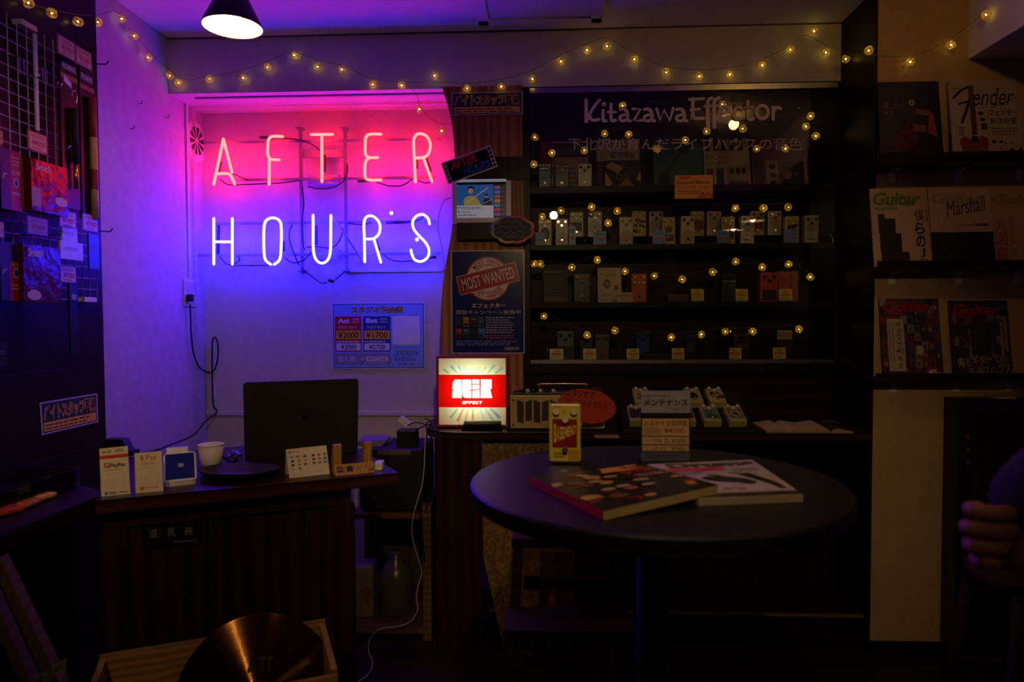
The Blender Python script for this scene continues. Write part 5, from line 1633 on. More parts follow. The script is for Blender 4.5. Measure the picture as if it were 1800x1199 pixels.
# ball lights inside the case
def case_string(label, pts, group='ball light strings in the case'):
    b = [onY(x, y, YB + .042) for x, y in pts]
    b = [Vector((q.x, YB + .0445 if k % 2 else YB + .042, q.z)) for k, q in enumerate(b)]
    string_light(label, b, [q + Vector((0, .003, .017)) for q in b], group)
case_string('string of ball lights behind the glass across the top shelf of the case', [(938, 289), (940, 241), (970, 269), (1027, 264), (1063, 235), (1105, 236), (1155, 262), (1205, 246), (1242, 231), (1306, 226), (1330, 262), (1381, 261), (1434, 239), (1417, 222), (1425, 204)])
case_string('two ball lights behind the glass near the large painted lettering', [(1094, 186), (1270, 183)])
case_string('string of ball lights behind the glass above the second shelf', [(953, 381), (986, 370), (1040, 364), (1069, 392), (1085, 371), (1293, 366), (1342, 366), (1386, 364)])
case_string('string of ball lights behind the glass above the third shelf', [(939, 464), (950, 464), (1005, 470), (1050, 457), (1099, 477), (1150, 485), (1199, 491), (1253, 478), (1293, 460), (1340, 470), (1386, 465), (1425, 487)])
case_string('string of ball lights behind the glass above the bottom shelf', [(956, 556), (1032, 589), (1081, 581), (1180, 593), (1233, 588), (1275, 583), (1323, 583), (1405, 579)])

# ------------------------------------------------------------------ lit sign on the counter
YS = 2.56
lb = thing('light_box_sign', 'glowing square light box sign in a red frame on the counter', 'light box', onY(829, 754, YS))
TLs, BRs = onY(766.5, 626, YS), onY(893.5, 754, YS)
x0, x1, zT_, zB2 = TLs.x, BRs.x, TLs.z, ZK + .004
RFR = P('8e1216', .4)
dpt = .07
mb = MB()
mb.box(x0, x1, YS, YS + dpt, zT_ - .009, zT_, RFR, .002); mb.build('frame_side', lb)
mb = MB(); mb.box(x0, x1, YS, YS + dpt, zB2, zB2 + .009, RFR, .002); mb.build('frame_side', lb)
mb = MB(); mb.box(x0, x0 + .009, YS, YS + dpt, zB2 + .0095, zT_ - .0095, RFR, .002); mb.build('frame_side', lb)
mb = MB(); mb.box(x1 - .009, x1, YS, YS + dpt, zB2 + .0095, zT_ - .0095, RFR, .002); mb.build('frame_side', lb)
mb = MB(); mb.box(x0 + .0095, x1 - .0095, YS + dpt - .004, YS + dpt, zB2 + .0095, zT_ - .0095, P('e8e8e0', .6)); mb.build('back_panel', lb)
s = Sheet(*[Vector((x, YS + .004, z)) for x, z in ((x0 + .0092, zT_ - .0092), (x1 - .0092, zT_ - .0092), (x1 - .0092, zB2 + .0092), (x0 + .0092, zB2 + .0092))], (770, 629, 891.5, 751.5), None, 0)
TC = translucent('lit_cream', 'e4e8c4'); TRD = translucent('lit_red', 'd80c08'); TW = translucent('lit_white', 'f6f2e6'); TDK = translucent('lit_dark_red', '8a0806')
def filled(outer, holes):
    """triangles of a flat outline with holes"""
    cu_ = bpy.data.curves.new('outline', 'CURVE'); cu_.dimensions = '2D'; cu_.fill_mode = 'FRONT'
    for ps in [outer] + holes:
        sp = cu_.splines.new('POLY'); sp.points.add(len(ps) - 1); sp.use_cyclic_u = True
        for q, (x, y) in zip(sp.points, ps):
            q.co = (x, -y, 0, 1)
    ob_ = bpy.data.objects.new('outline', cu_)
    me_ = bpy.data.meshes.new_from_object(ob_)
    out = [[(me_.vertices[i].co.x, -me_.vertices[i].co.y) for i in p.vertices] for p in me_.polygons]
    bpy.data.objects.remove(ob_); bpy.data.curves.remove(cu_); bpy.data.meshes.remove(me_)
    return out
def L6(x, y): return (740 + x / 6, 600 + y / 6)
blocks = [[(350, 408), (425, 408), (428, 612), (325, 612), (325, 530), (345, 527), (345, 518), (325, 514), (335, 430), (350, 428)], [(437, 408), (520, 408), (535, 416), (535, 515), (512, 530), (512, 542), (535, 535), (535, 612), (470, 612), (445, 600), (436, 575)],
          [(546, 408), (624, 408), (624, 455), (546, 455)], [(546, 467), (624, 467), (624, 508), (546, 520)], [(546, 536), (624, 522), (624, 612), (546, 612)], [(640, 406), (757, 406), (757, 510), (740, 516), (762, 612), (636, 612)]]
blocks = [[L6(*q) for q in b] for b in blocks]
GE = [(0, 0), (1, 0), (1, .22), (.3, .22), (.3, .39), (.85, .39), (.85, .61), (.3, .61), (.3, .78), (1, .78), (1, 1), (0, 1)]
GF = [(0, 0), (1, 0), (1, .22), (.3, .22), (.3, .4), (.85, .4), (.85, .62), (.3, .62), (.3, 1), (0, 1)]
GC = [(.15, 0), (1, 0), (1, .24), (.3, .24), (.3, .76), (1, .76), (1, 1), (.15, 1), (0, .85), (0, .15)]
GT = [(0, 0), (1, 0), (1, .24), (.65, .24), (.65, 1), (.35, 1), (.35, .24), (0, .24)]
for k, g in enumerate((GE, GF, GF, GE, GC, GT)):
    blocks.append([L6(434 + k * 36.5 + 29 * x + 7 * (1 - y), 648 + 32 * y) for x, y in g])
for t_ in filled([(770, 659), (891.5, 659), (891.5, 719.5), (770, 719.5)], blocks):
    s.poly(t_, TRD, 0)
for b in blocks:
    s.poly(b, TW, 0)
def rays(y0, y1, specs, outer):
    hs = []
    for a, c_, ra, rb in specs:
        pa = [(831 + r * math.cos(a + d), 688 + r * math.sin(a + d)) for r, d in ((ra, -.03), (rb, -.045), (rb, .045), (ra, .03))]
        if all(y0 < y < y1 and 771 < x < 891 for x, y in pa):
            hs.append((pa, c_))
    for t_ in filled(outer, [h for h, c_ in hs]):
        s.poly(t_, TC, 0)
    for h, c_ in hs:
        s.poly(h, translucent('ray_' + c_, c_), 0)
rays(629, 659, ((-2.5, '9ccf9c', 53, 66), (-2.28, '94bede', 42, 60), (-2.08, 'a4c4e0', 36, 52), (-1.9, 'd8c0d0', 33, 46), (-1.25, 'e0c4a4', 33, 46), (-1.05, 'e0c8a8', 37, 50), (-.85, '9cd0b4', 42, 62), (-.65, 'a8d0c8', 52, 70)), [(770, 629), (891.5, 629), (891.5, 659), (770, 659)])
rays(719.5, 751.5, ((.62, 'a4ccb0', 57, 72), (.8, '90b8d4', 47, 72), (.98, 'a8c8d8', 40, 68), (1.2, 'c4d4dc', 36, 60), (1.56, 'dca47c', 34, 61), (1.8, 'd8c0a0', 34, 58), (2.02, 'd4a078', 37, 64), (2.24, 'a0c8a0', 43, 66), (2.5, 'c4d0a8', 56, 74)), [(770, 719.5), (891.5, 719.5), (891.5, 751.5), (770, 751.5)])
for q in (s,):
    s.build('printed_face', lb)
lampd = bpy.data.lights.new('sign_lamp', 'POINT'); lampd.energy = L_BOX; lampd.color = (.86, 1, .78); lampd.shadow_soft_size = .018
lo = bpy.data.objects.new('sign_lamp', lampd); COL.objects.link(lo); lo.parent = lb
lo.location = Vector(((x0 + x1) / 2, YS + .048, (zT_ + zB2) / 2 + .01)) - Vector(lb.location)
for x in (x0 + .03, x1 - .03):
    mb = MB(); mb.cyl((x, YS + .035, ZK), (x, YS + .035, zB2), .006, BLACK, seg=10); mb.build('foot', lb)
# acrylic card holder in front
a, b = onY(812, 757, 2.50).x, onY(883, 757, 2.50).x
hold = thing('card_holder', 'clear acrylic card holder on the counter before the lit sign', 'card holder', ((a + b) / 2, 2.52, ZK))
zt_ = onY(850, 751, 2.52).z
mb = MB(); mb.prism([Vector((a, 2.485, ZK + .0005)), Vector((b, 2.485, ZK + .0005)), Vector((b - .006, 2.53, ZK + .032)), Vector((a + .006, 2.53, ZK + .032))], (0, .003, .002), CLEAR); mb.build('front', hold)
mb = MB(); mb.box(a + .006, b - .006, 2.533, 2.545, ZK + .0005, ZK + .026, P('4a4038')); mb.build('cards', hold)

# amplifier
YA = 2.52
AM = thing('guitar_amplifier', 'small cream amplifier with chevron grille slots on the counter', 'amplifier', onY(980, 757, YA))
A_, B_ = onY(897, 695, YA), onY(1063, 757, YA)
AMPC = mat('amp_cream', 'b8a262', .45)
zt_ = A_.z; zb2 = ZK + .006
mb = MB(); mb.box(A_.x, B_.x, YA, YA + .12, zb2, zt_, AMPC, .004)
s = Sheet(*[Vector((x, YA, z)) for x, z in ((A_.x, zt_), (B_.x, zt_), (B_.x, zb2), (A_.x, zb2))], (0, 0, 166, 62), AMPC, 0, mb)
for k in range(10):
    x = 12 + k * 14.6
    up2 = k % 2 == 0
    ya, yb2 = (8, 13) if up2 else (13, 8)
    s.poly([(x, ya), (x + 11.5, yb2), (x + 11.5, 60 - ya + 2 - 2), (x, 58 - ya + (0 if up2 else 3) + (0))], P('3c3026', .7), 1)
for x, y in ((5, 9), (161, 9), (5, 55), (161, 55)):
    s.disc(x, y, 2, 2, P('2a1a10'), 2, 12)
mb.build('cabinet', AM)
mb = MB(); mb.box(A_.x + .01, B_.x - .01, YA + .012, YA + .1, zt_, zt_ + .008, BLACK, .002); mb.build('control_panel', AM)
for k in range(6):
    c = Vector((A_.x + .04 + k * .024, YA + .03, zt_ + .008))
    mb = MB(); mb.cyl(c, c + Vector((0, 0, .012)), .007, KNOBC if k % 2 else KNOBB, seg=12); mb.build('knob', AM)
h0, h1 = onY(948, 675, YA + .06), onY(1030, 675, YA + .06)
mb = MB(); mb.tube(smooth_line([(h0.x, YA + .06, zt_ + .006), (h0.x, YA + .06, h0.z - .008), (h0.x + .008, YA + .06, h0.z), (h1.x - .008, YA + .06, h0.z), (h1.x, YA + .06, h0.z - .008), (h1.x, YA + .06, zt_ + .006)], 5), .0028, GOLD, 8); mb.build('handle', AM)
for x in (A_.x + .02, B_.x - .02):
    mb = MB(); mb.cyl((x, YA + .02, ZK), (x, YA + .02, zb2), .008, MBLACK, seg=10); mb.build('foot', AM)
mb = MB(); mb.tube([(A_.x + .022, YA + .03, zt_), (A_.x + .022, YA + .03, zt_ + .03)], .0015, STEEL, 6); mb.build('switch', AM)
# oval notice
YO = 2.47
ov = thing('oval_notice', 'orange-red oval notice with handwriting standing before the amplifier', 'notice', onY(1032, 758, YO))
mb = MB()
ORG = P('b8361a', .5)
E_ = []
for k in range(48):
    a = 2 * math.pi * k / 48
    u_, v_ = 51.5 * math.cos(a), 30 * math.sin(a)
    r_ = .13
    E_.append((1031.5 + u_ * math.cos(r_) - v_ * math.sin(r_), 714 + u_ * math.sin(r_) + v_ * math.cos(r_)))
mb.prism([onY(x, y, YO) for x, y in E_][::-1], (0, .003, 0), ORG)
s = Sheet(*[onY(x, y, YO) for x, y in ((980, 670), (1083, 670), (1083, 758), (980, 758))], (980, 670, 1083, 758), ORG, 0, mb)
IK = P('1c0c08', .6)
s.text('スタジオで', 994, 685, 1046, 699, IK, 2, .02, 0, .1)
s.text('試してみませんか？', 994, 703, 1075, 716, IK, 2, .02, 0, .09)
s.dashes(1040, 680, 1062, 687, 2, P('7a2010'), 2)
mb.build('oval_card', ov)
c = onY(1031, 745, YO + .005)
mb = MB(); mb.box(c.x - .02, c.x + .02, YO + .0035, YO + .03, ZK + .0005, ZK + .004, CLEAR); mb.box(c.x - .02, c.x + .02, YO + .0035, YO + .006, ZK + .004, c.z, CLEAR); mb.build('stand', ov)

# pedal board with nine small pedals
pb0, pb1 = onZ(1097, 763, ZK), onZ(1328, 762, ZK)
yb0 = 2.47
a, b = onY(1097, 760, yb0).x, onY(1328, 760, yb0).x
TILT = math.radians(24)
board = thing('pedal_board', 'black sloping pedal board on the counter, lined with small cream pedals', 'pedal board', ((a + b) / 2, yb0, ZK))
LBD = .27
mb = MB()
ct, sn = math.cos(TILT), math.sin(TILT)
mb.prism([Vector((a, yb0, ZK + .0005)), Vector((a, yb0, ZK + .013)), Vector((a, yb0 + LBD * ct, ZK + .013 + LBD * sn)), Vector((a, yb0 + LBD * ct, ZK + .0005))], (b - a, 0, 0), mat('board_black', '0e0d0c', .45)); mb.build('deck', board)
def on_board(px, d, body, style, label, Hh=.105, Wd=.062):
    x = onY(px, 740, yb0 + d * ct).x
    # pedal built standing, then laid on the slope with its knobs up
    org = Vector((x, yb0 + d * ct, ZK + .0136 + d * sn))
    nrm = Vector((0, -sn, ct))
    loc = org + nrm * .0145
    pedal(loc, Wd, Hh, .028, body, style, label, group='pedals on the pedal board', rot=(TILT - math.pi / 2, 0, 0), knob=KNOBC)
GRN_ = '9a9a5a'
on_board(1122, .012, GRN_, lambda s: s.rect(4, 24, 56, 92, P('2a1c30')), 'cream pedal at the front left end of the pedal board')
on_board(1208, .012, GRN_, lambda s: s.rect(4, 24, 56, 92, P('5a1a14')), 'cream pedal with a dark red panel in the front row of the board')
on_board(1253, .012, GRN_, lambda s: (s.rect(4, 24, 56, 92, P('4a6a5a')), s.poly([(4, 92), (24, 50), (40, 70), (56, 60), (56, 92)], P('2a4a2e'), 2)), 'cream pedal with a green landscape in the front row of the board')
on_board(1297, .012, GRN_, lambda s: (s.rect(4, 24, 56, 92, P('6a5a3a')), s.disc(30, 58, 20, 22, P('8a8050'), 2), s.disc(30, 58, 10, 12, P('4a3a24'), 3)), 'cream pedal with a tan emblem at the front right end of the board')
on_board(1130, .142, GRN_, lambda s: splash(['1a160e'], 11)(s), 'cream pedal at the back left of the board, behind the clear sign')
on_board(1222, .142, GRN_, lambda s: (s.rect(4, 24, 56, 92, P('9a8a60')), s.disc(28, 60, 18, 24, P('1a140e'), 2)), 'cream pedal with a dark figure in the back row of the board')
on_board(1262, .142, GRN_, lambda s: (s.rect(4, 24, 56, 92, P('a89a5a')), splash(['17130c'], 21)(s)), 'cream pedal with black scrawl at the back right of the board')

# open magazines on the counter
def open_mag(c, ang, W, H, label, dark):
    r = thing('open_magazine', label, 'magazine', (c[0], c[1], ZK))
    T = Matrix.Translation((c[0], c[1], ZK + .0005)) @ Matrix.Rotation(ang, 4, 'Z')
    for side, m_ in ((-1, 0), (1, 1)):
        mb = MB()
        n = 8
        top, bot = [], []
        for k in range(n + 1):
            t = k / n
            z = .004 + .016 * math.sin(min(1, t * 2.2) * math.pi / 2) * math.exp(-2.2 * t) * 1.6
            top.append(Vector((side * t * W, 0, z))); bot.append(z)
        ms = P('b8a078' if not dark or side < 0 else '241c18', .6)
        for k in range(n):
            p0, p1 = top[k], top[k + 1]
            mb.face([T @ Vector((p0.x, -H / 2, p0.z)), T @ Vector((p1.x, -H / 2, p1.z)), T @ Vector((p1.x, H / 2, p1.z)), T @ Vector((p0.x, H / 2, p0.z))], ms)
        mb.face([T @ Vector((p.x, -H / 2, p.z)) for p in top] + [T @ Vector((side * W, -H / 2, 0)), T @ Vector((0, -H / 2, 0))], P('9a8660'))
        mb.face([T @ Vector((p.x, H / 2, p.z)) for p in top] + [T @ Vector((side * W, H / 2, 0)), T @ Vector((0, H / 2, 0))], P('9a8660'))
        mb.face([T @ Vector((side * W, -H / 2, 0)), T @ Vector((side * W, H / 2, 0)), T @ Vector((side * W, H / 2, top[-1].z)), T @ Vector((side * W, -H / 2, top[-1].z))], P('9a8660'))
        if dark and side > 0:
            q = [T @ Vector((W * .3, .04, .0185)), T @ Vector((W * .95, .04, .0125)), T @ Vector((W * .95, .09, .0125)), T @ Vector((W * .3, .09, .0185))]
            mb.face(q, P('6a6450', .4))
        mb.build('page_block', r)
c = onZ(1378, 750, ZK)
open_mag((onY(1375, 750, 2.58).x, 2.58), -.04, .085, .2, 'open magazine with plain pale pages lying on the counter right of the pedal board', False)
open_mag((onY(1442, 750, 2.58).x + .01, 2.58), -.12, .075, .2, 'open magazine with a dark picture page at the right end of the counter', True)
s = Sheet(*[onZ(x, y, ZK + .0025) for x, y in ((1044, 764), (1086, 764), (1089, 769), (1046, 769))], (0, 0, 44, 6), P('9a8a74'), .002)
s.dashes(4, 1.5, 40, 4.5, 1, P('4a3a2c'))
tag(s.build('paper_label'), 'pale paper label lying on the counter edge left of the pedal board', 'label')

# ------------------------------------------------------------------ round table
ZTB = .92
tc_ = onZ(1169, 844, ZTB)
tc_ = Vector((tc_.x - .022, 1.332, 0))
RTB = .356
tab = thing('round_table', 'round black pedestal table in front of the counter with two magazines on it', 'table', (tc_.x, tc_.y, 0))
TM = mat('table_black', '080709', .42, var=.1)
T = Matrix.Translation((tc_.x, tc_.y, 0))
mb = MB(); mb.lathe([(0, ZTB), (RTB - .004, ZTB), (RTB, ZTB - .004), (RTB, ZTB - .028), (RTB - .003, ZTB - .031), (0, ZTB - .031)], TM, 96, T)
for f in mb.bm.faces:
    f.smooth = False
mb.build('tabletop', tab)
pc = onY(1155, 1100, tc_.y)
mb = MB(); mb.cyl((tc_.x, tc_.y, .02), (tc_.x, tc_.y, ZTB - .032), .031, MBLACK, seg=28); mb.build('pedestal', tab)
mb = MB(); mb.lathe([(0, .0), (.22, .0), (.225, .008), (.05, .028), (0, .028)], MBLACK, 48, T); mb.build('base', tab)
def tq(px, py, z):
    return onZ(px, py, z)
# magazine with the red spine
z1 = ZTB + .0155
cs = [onZ(1131, 816, z1 + .014), onZ(1262, 852, z1 + .014), onZ(1061, 898, z1), onZ(932, 838, z1)]
mg = thing('magazine', 'thick dark colourful magazine with a red spine at the left of the round table', 'magazine', (cs[2] + cs[3]) / 2 + Vector((0, 0, -.015)))
down = Vector((0, 0, -.0145))
mb = MB(); mb.prism([c - Vector((0, 0, .0008)) for c in cs][::-1], down, P('8a7650', .7)); mb.build('page_block', mg)
# cover drawn: x along the spine (0 far end to 100 near end), y from the spine to the fore edge
s = Sheet(cs[3], cs[0], cs[1], cs[2], (0, 0, 100, 100), P('1c130f', .25), .0007)
ORN = ['a85a20', 'b02418', '6a3a20', 'b08a40', '8a1a14', '3a2418', 'a08a60', '2a1a14']
rr = random.Random(12)
for k in range(46):
    x, y = rr.uniform(4, 96), rr.uniform(8, 96)
    ps = []
    r_ = rr.uniform(3, 9)
    for q in range(6):
        a = q * 1.05
        ps.append((min(max(x + r_ * math.cos(a) * rr.uniform(.6, 1.2), 1), 99), min(max(y + r_ * .7 * math.sin(a) * rr.uniform(.6, 1.2), 1), 99)))
    s.poly(ps, P(ORN[k % 8], .25), 1 + k % 4)
for x, y in ((34, 38), (52, 30), (44, 60), (62, 66), (30, 62)):
    s.disc(x, y, 6, 3.4, P('a08a60', .25), 6); s.disc(x, y - 4, 6.5, 4, P('15100d', .25), 5)
s.text("'70s", 58, 2, 88, 14, P('b8b0a8', .25), 7, .06); s.text("'70s", 59, 3, 87, 13, P('9a1420', .25), 8, .02)
s.text('ROCK', 66, 18, 96, 28, P('a83030', .25), 7, .03); s.dashes(70, 34, 98, 44, 2, P('b08a80', .25), 7)
s.build('cover', mg)
nrm_sp = (cs[2] - cs[3]).cross(Vector((0, 0, 1))).normalized()
if nrm_sp.y > 0:
    nrm_sp = -nrm_sp
mb = MB(); mb.prism([cs[3] + Vector((0, 0, -.0003)), cs[2] + Vector((0, 0, -.0003)), cs[2] + down, cs[3] + down], nrm_sp * .0012, P('9a1420', .3)); mb.build('spine', mg)
s = Sheet(*[onZ(x, y, z1 + .0125) for x, y in ((1055, 825), (1118, 816), (1123, 823), (1058, 832))], (0, 0, 60, 10), P('c88a20', .5), .0006)
s.dashes(30, 3, 56, 7, 1, P('4a2a10'))
tag(s.build('sticky_note'), 'orange sticky strip lying on the dark magazine', 'sticky note')
# white drum magazine
z2m = ZTB + .0135
cw = [onZ(1138, 816, z2m), onZ(1322, 808, z2m), onZ(1395, 858, z2m), onZ(1226, 864, z2m)]
d2 = (onZ(1412, 868, z2m) - cw[2])
cwb = [cw[0], cw[1], onZ(1412, 869, z2m), onZ(1228, 876, z2m)]
mw = thing('magazine', 'white magazine with dark figures on its cover on the round table', 'magazine', (cwb[2] + cwb[3]) / 2 - Vector((0, 0, .0128)))
mb = MB(); mb.prism([c - Vector((0, 0, .0008)) for c in cwb][::-1], Vector((0, 0, -.0122)), P('7a7058', .7)); mb.build('page_block', mw)
s = Sheet(cwb[0], cwb[1], cwb[2], cwb[3], (0, 0, 100, 110), P('b4a8a4', .3), .0007)
s.rect(0, 99, 100, 110, P('2c2422', .3), 1)
s.text('Drums', 14, 3, 97, 20, P('3a4038', .3), 2, .06); s.text('Drums', 15, 4, 62, 19, P('3a4038', .3), 3, .05) if False else None
s.rect(6, 22, 62, 34, P('c83a5a', .4), 4); s.dashes(40, 26, 56, 29, 1, P('6a1a2a'), 5)
s.dashes(8, 36, 40, 44, 2, P('6a5a58'), 2); s.dashes(68, 28, 94, 40, 2, P('5a4a48'), 2)
s.disc(50, 62, 22, 9, P('1c1a1a', .3), 2, 24, .3); s.stroke([(52, 60), (48, 50), (40, 46)], 4, P('1c1a1a', .3), 2); s.disc(66, 72, 8, 6, P('1c1a1a', .3), 2)
s.poly([(66, 46), (78, 44), (92, 74), (94, 92), (88, 92), (80, 72)], P('16110f', .3), 2); s.poly([(84, 84), (92, 82), (94, 92), (88, 94)], P('4a1a14', .3), 3); s.stroke([(70, 46), (62, 42)], 3, P('16110f', .3), 2)
s.text('drip', 34, 84, 56, 95, P('6a2a22', .3), 2); s.dashes(20, 80, 34, 84, 1, P('5a4a48'), 2)
s.build('cover', mw)
# pedal on the table
q0_, q1_ = onZ(966, 816, ZTB), onZ(1021, 815, ZTB)
def basement(s):
    s.rrect(6, 29, 53, 84, 1, P('7a1618', .3), 1)
    for k, (ch, h0, h1) in enumerate((('B', 38, 74), ('A', 41, 71), ('S', 43, 69), ('E', 44, 67), ('M', 44, 64), ('E', 43, 62), ('N', 42, 60), ('T', 41, 58))):
        s.text(ch, 9 + k * 5.3, h0, 13.6 + k * 5.3, h1, P('c9b04a', .3), 2, .03)
    s.text('Kitazawa', 9, 92, 34, 97, P('3a3010', .3), 1, .02); s.text('Effector', 11, 98, 30, 103, P('3a3010', .3), 1, .02)
    s.rect(36, 88, 58, 108, P('a87a20', .3), 1); s.rect(8, 4, 22, 6, P('7a1618', .3), 1); s.ring(29, 15, 3, 3, 1, P('6a5a14', .3), 1, 14)
Wp = (q1_ - q0_).length
yy = (q0_.y + q1_.y) / 2
xx = (q0_.x + q1_.x) / 2
pd = pedal((xx, yy + .02, ZTB + .004), Wp, .124, .038, 'b8a636', basement, 'yellow pedal with a dark red panel standing at the back of the round table', knob=KNOBC, rot=(-.06, 0, -.02))
mb = MB(); mb.box(-Wp * .42, Wp * .42, -.028, .012, -.0035, -.0006, CLEAR); mb.build('acrylic_base', pd, local=True)
# acrylic menu sign
ys_ = onZ(1170, 812, ZTB).y
s = sheetY(1127, 687, 1213, 812, ys_, P('241a18', .2), .0015, coords=(0, 0, 86, 125))
zb_gap = s.c[3].z - ZTB
an = thing('price_menu_stand', 'upright clear stand with a list of prices on the round table', 'menu stand', ((s.c[2].x + s.c[3].x) / 2, ys_, ZTB))
s.rect(0, 0, 86, 39, P('8e8a98', .5), 1); s.rect(0, 108, 86, 125, P('5a5660', .3), 1)
BE = P('c49a6c', .5)
s.rect(2, 49, 84, 79, BE, 2); s.rect(2, 81, 84, 94, BE, 2); s.rect(2, 96, 84, 106, BE, 2)
K2 = P('1c1818', .3)
s.dashes(4, 7, 60, 11, 1, P('3a3440'), 2); s.text('メンテナンス', 4, 15, 82, 27, P('2c1a16', .3), 2, .035); s.text('してみませんか？', 44, 30, 80, 34, P('3a3440', .3), 2)
s.text('おまかせ全体調整', 5, 52, 81, 62, K2, 3, .02); s.dashes(5, 64, 36, 77, 4, P('5a4834'), 3); s.text('¥4500-', 40, 65, 80, 75, P('8a2018', .3), 3, .01)
s.text('パーツ交換', 5, 84, 36, 92, K2, 3, .0); s.dashes(41, 84, 49, 92, 2, K2, 3); s.text('¥2500-', 53, 84, 80, 92, K2, 3)
s.text('フレット磨り合わせ', 5, 98, 46, 105, K2, 3); s.text('¥9000-', 53, 98, 80, 105, K2, 3)
s.dashes(5, 112, 70, 120, 2, P('2a2836'), 2)
s.build('price_list', an)
c = s.c
mb = MB(); mb.prism([c[3] + Vector((-.002, -.0018, .001)), c[2] + Vector((.002, -.0018, .001)), c[1] + Vector((.002, -.0018, .003)), c[0] + Vector((-.002, -.0018, .003))], (0, .0008, 0), CLEAR); mb.build('front_sheet', an)
mb = MB(); mb.box(c[3].x - .004, c[2].x + .004, ys_ - .03, ys_ + .03, ZTB + .0004, ZTB + .003, CLEAR); mb.build('foot', an)

# ------------------------------------------------------------------ step stool under the table
STW = wood('stool_walnut', '22110a', '321b0d', 'X', 10, .75)
yst = 2.02
a, b = onY(903, 947, yst).x, onY(1094, 947, yst).x
zs = onY(1000, 948, yst).z
zlow = onY(1000, 1104, 1.86).z
st_ = thing('step_stool', 'dark wooden two-step stool beneath the round table', 'stool', ((a + b) / 2, yst, 0))
mb = MB(); mb.box(a - .006, b + .006, yst, yst + .2, zs - .03, zs, STW, .004); mb.build('top_step', st_)
mb = MB(); mb.box(a - .02, b + .016, 1.84, 2.0, zlow - .028, zlow, STW, .004); mb.build('lower_step', st_)
for x, sx in ((a + .012, -1), (b - .012, 1)):
    mb = MB(); mb.prism([Vector((x - .014, yst + .012, zs - .0305)), Vector((x + .014, yst + .012, zs - .0305)), Vector((x + .014 + sx * .03, 1.855, 0)), Vector((x - .014 + sx * .03, 1.855, 0))], (0, .028, 0), STW); mb.build('leg', st_)
    mb = MB(); mb.prism([Vector((x - .014, yst + .165, zs - .0305)), Vector((x + .014, yst + .165, zs - .0305)), Vector((x + .014 + sx * .03, yst + .22, 0)), Vector((x - .014 + sx * .03, yst + .22, 0))], (0, .028, 0), STW); mb.build('leg', st_)
zr = onY(1000, 1065, yst).z
mb = MB(); mb.box(a + .025, b - .025, yst + .165, yst + .185, zr - .02, zr + .02, STW); mb.build('rail', st_)

# ------------------------------------------------------------------ curtain
GV = mat('gold_velvet', '745826', .75, var=.55, scale=70)
yc_ = 2.50
x0, x1 = onY(849, 900, yc_).x, onY(1010, 900, yc_).x
mb = MB()
nx, nzz = 44, 14
cols_ = []
for j in range(nzz + 1):
    z = .02 + (ZK - .03 - .02) * j / nzz
    f = 1 - j / nzz
    row = []
    for k in range(nx + 1):
        t = k / nx
        xx_ = x0 + (x1 - x0) * t
        if z < .35:
            xx_ += (.35 - z) * .22 * (1 - t)
        row.append(mb.bm.verts.new((xx_, yc_ + .010 * math.sin(t * 26 + .4 * math.sin(z * 7)) * (.5 + f), z)))
    cols_.append(row)
i = mb.mi(GV)
for r0, r1 in zip(cols_, cols_[1:]):
    for k in range(nx):
        f = mb.bm.faces.new([r0[k], r0[k + 1], r1[k + 1], r1[k]]); f.material_index = i; f.smooth = True
cu = mb.build('curtain')
sm = cu.modifiers.new('thick', 'SOLIDIFY'); sm.thickness = .003
tag(cu, 'mottled gold velvet curtain hanging under the counter left of the stool', 'curtain')

# ------------------------------------------------------------------ shelf crate, black amp and things between desk and counter
yf = 2.56
RAW = wood('raw_pine', '54402a', '6a5236', 'X', 12, .6)
x0, x1 = onY(600, 900, yf).x, onY(757, 900, yf).x
z_top, z_bot = onY(680, 904, yf).z, onY(680, 1104, yf).z
sh = thing('wooden_shelf', 'low open pine shelf on the floor between the desk and the counter', 'shelf', ((x0 + x1) / 2, yf, 0))
xp = onY(742, 900, yf).x
for xx_ in (x0, xp):
    mb = MB(); mb.box(xx_, xx_ + (x1 - xp), yf, yf + .05, 0, z_top + .035, RAW, .001); mb.build('post', sh)
    mb = MB(); mb.box(xx_, xx_ + (x1 - xp), yf + .33, yf + .38, 0, z_top + .035, RAW, .001); mb.build('post', sh)
mb = MB(); mb.box(x0 + (x1 - xp) + .0005, xp - .0005, yf, yf + .38, z_top - .018, z_top, RAW); mb.build('top_board', sh)
mb = MB(); mb.box(x0 + (x1 - xp) + .0005, xp - .0005, yf, yf + .38, z_bot - .022, z_bot, RAW); mb.build('low_board', sh)
mb = MB(); mb.box(x0 + (x1 - xp) + .0005, xp - .0005, yf + .382, yf + .388, z_bot - .02, z_top, P('4a3a2a', .7)); mb.build('back_board', sh)
c = onY(697, 1100, yf + .16); c.z = z_bot
T = Matrix.Translation(c)
hB = onY(697, 968, yf + .16).z - z_bot
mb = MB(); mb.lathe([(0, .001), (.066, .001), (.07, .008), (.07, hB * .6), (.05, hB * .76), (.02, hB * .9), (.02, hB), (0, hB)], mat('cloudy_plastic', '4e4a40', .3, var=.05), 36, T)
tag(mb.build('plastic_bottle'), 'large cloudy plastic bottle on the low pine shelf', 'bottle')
c = onY(646, 1095, yf + .12)
mb = MB(); hb = onY(646, 990, yf + .12).z - z_bot
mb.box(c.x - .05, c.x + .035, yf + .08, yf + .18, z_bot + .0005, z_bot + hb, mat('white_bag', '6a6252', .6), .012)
s = Sheet(*[Vector((x, yf + .0797, z)) for x, z in ((c.x - .015, z_bot + hb * .62), (c.x + .032, z_bot + hb * .62), (c.x + .032, z_bot + hb * .3), (c.x - .015, z_bot + hb * .3))], (0, 0, 46, 46), P('6a6252'), 0, mb)
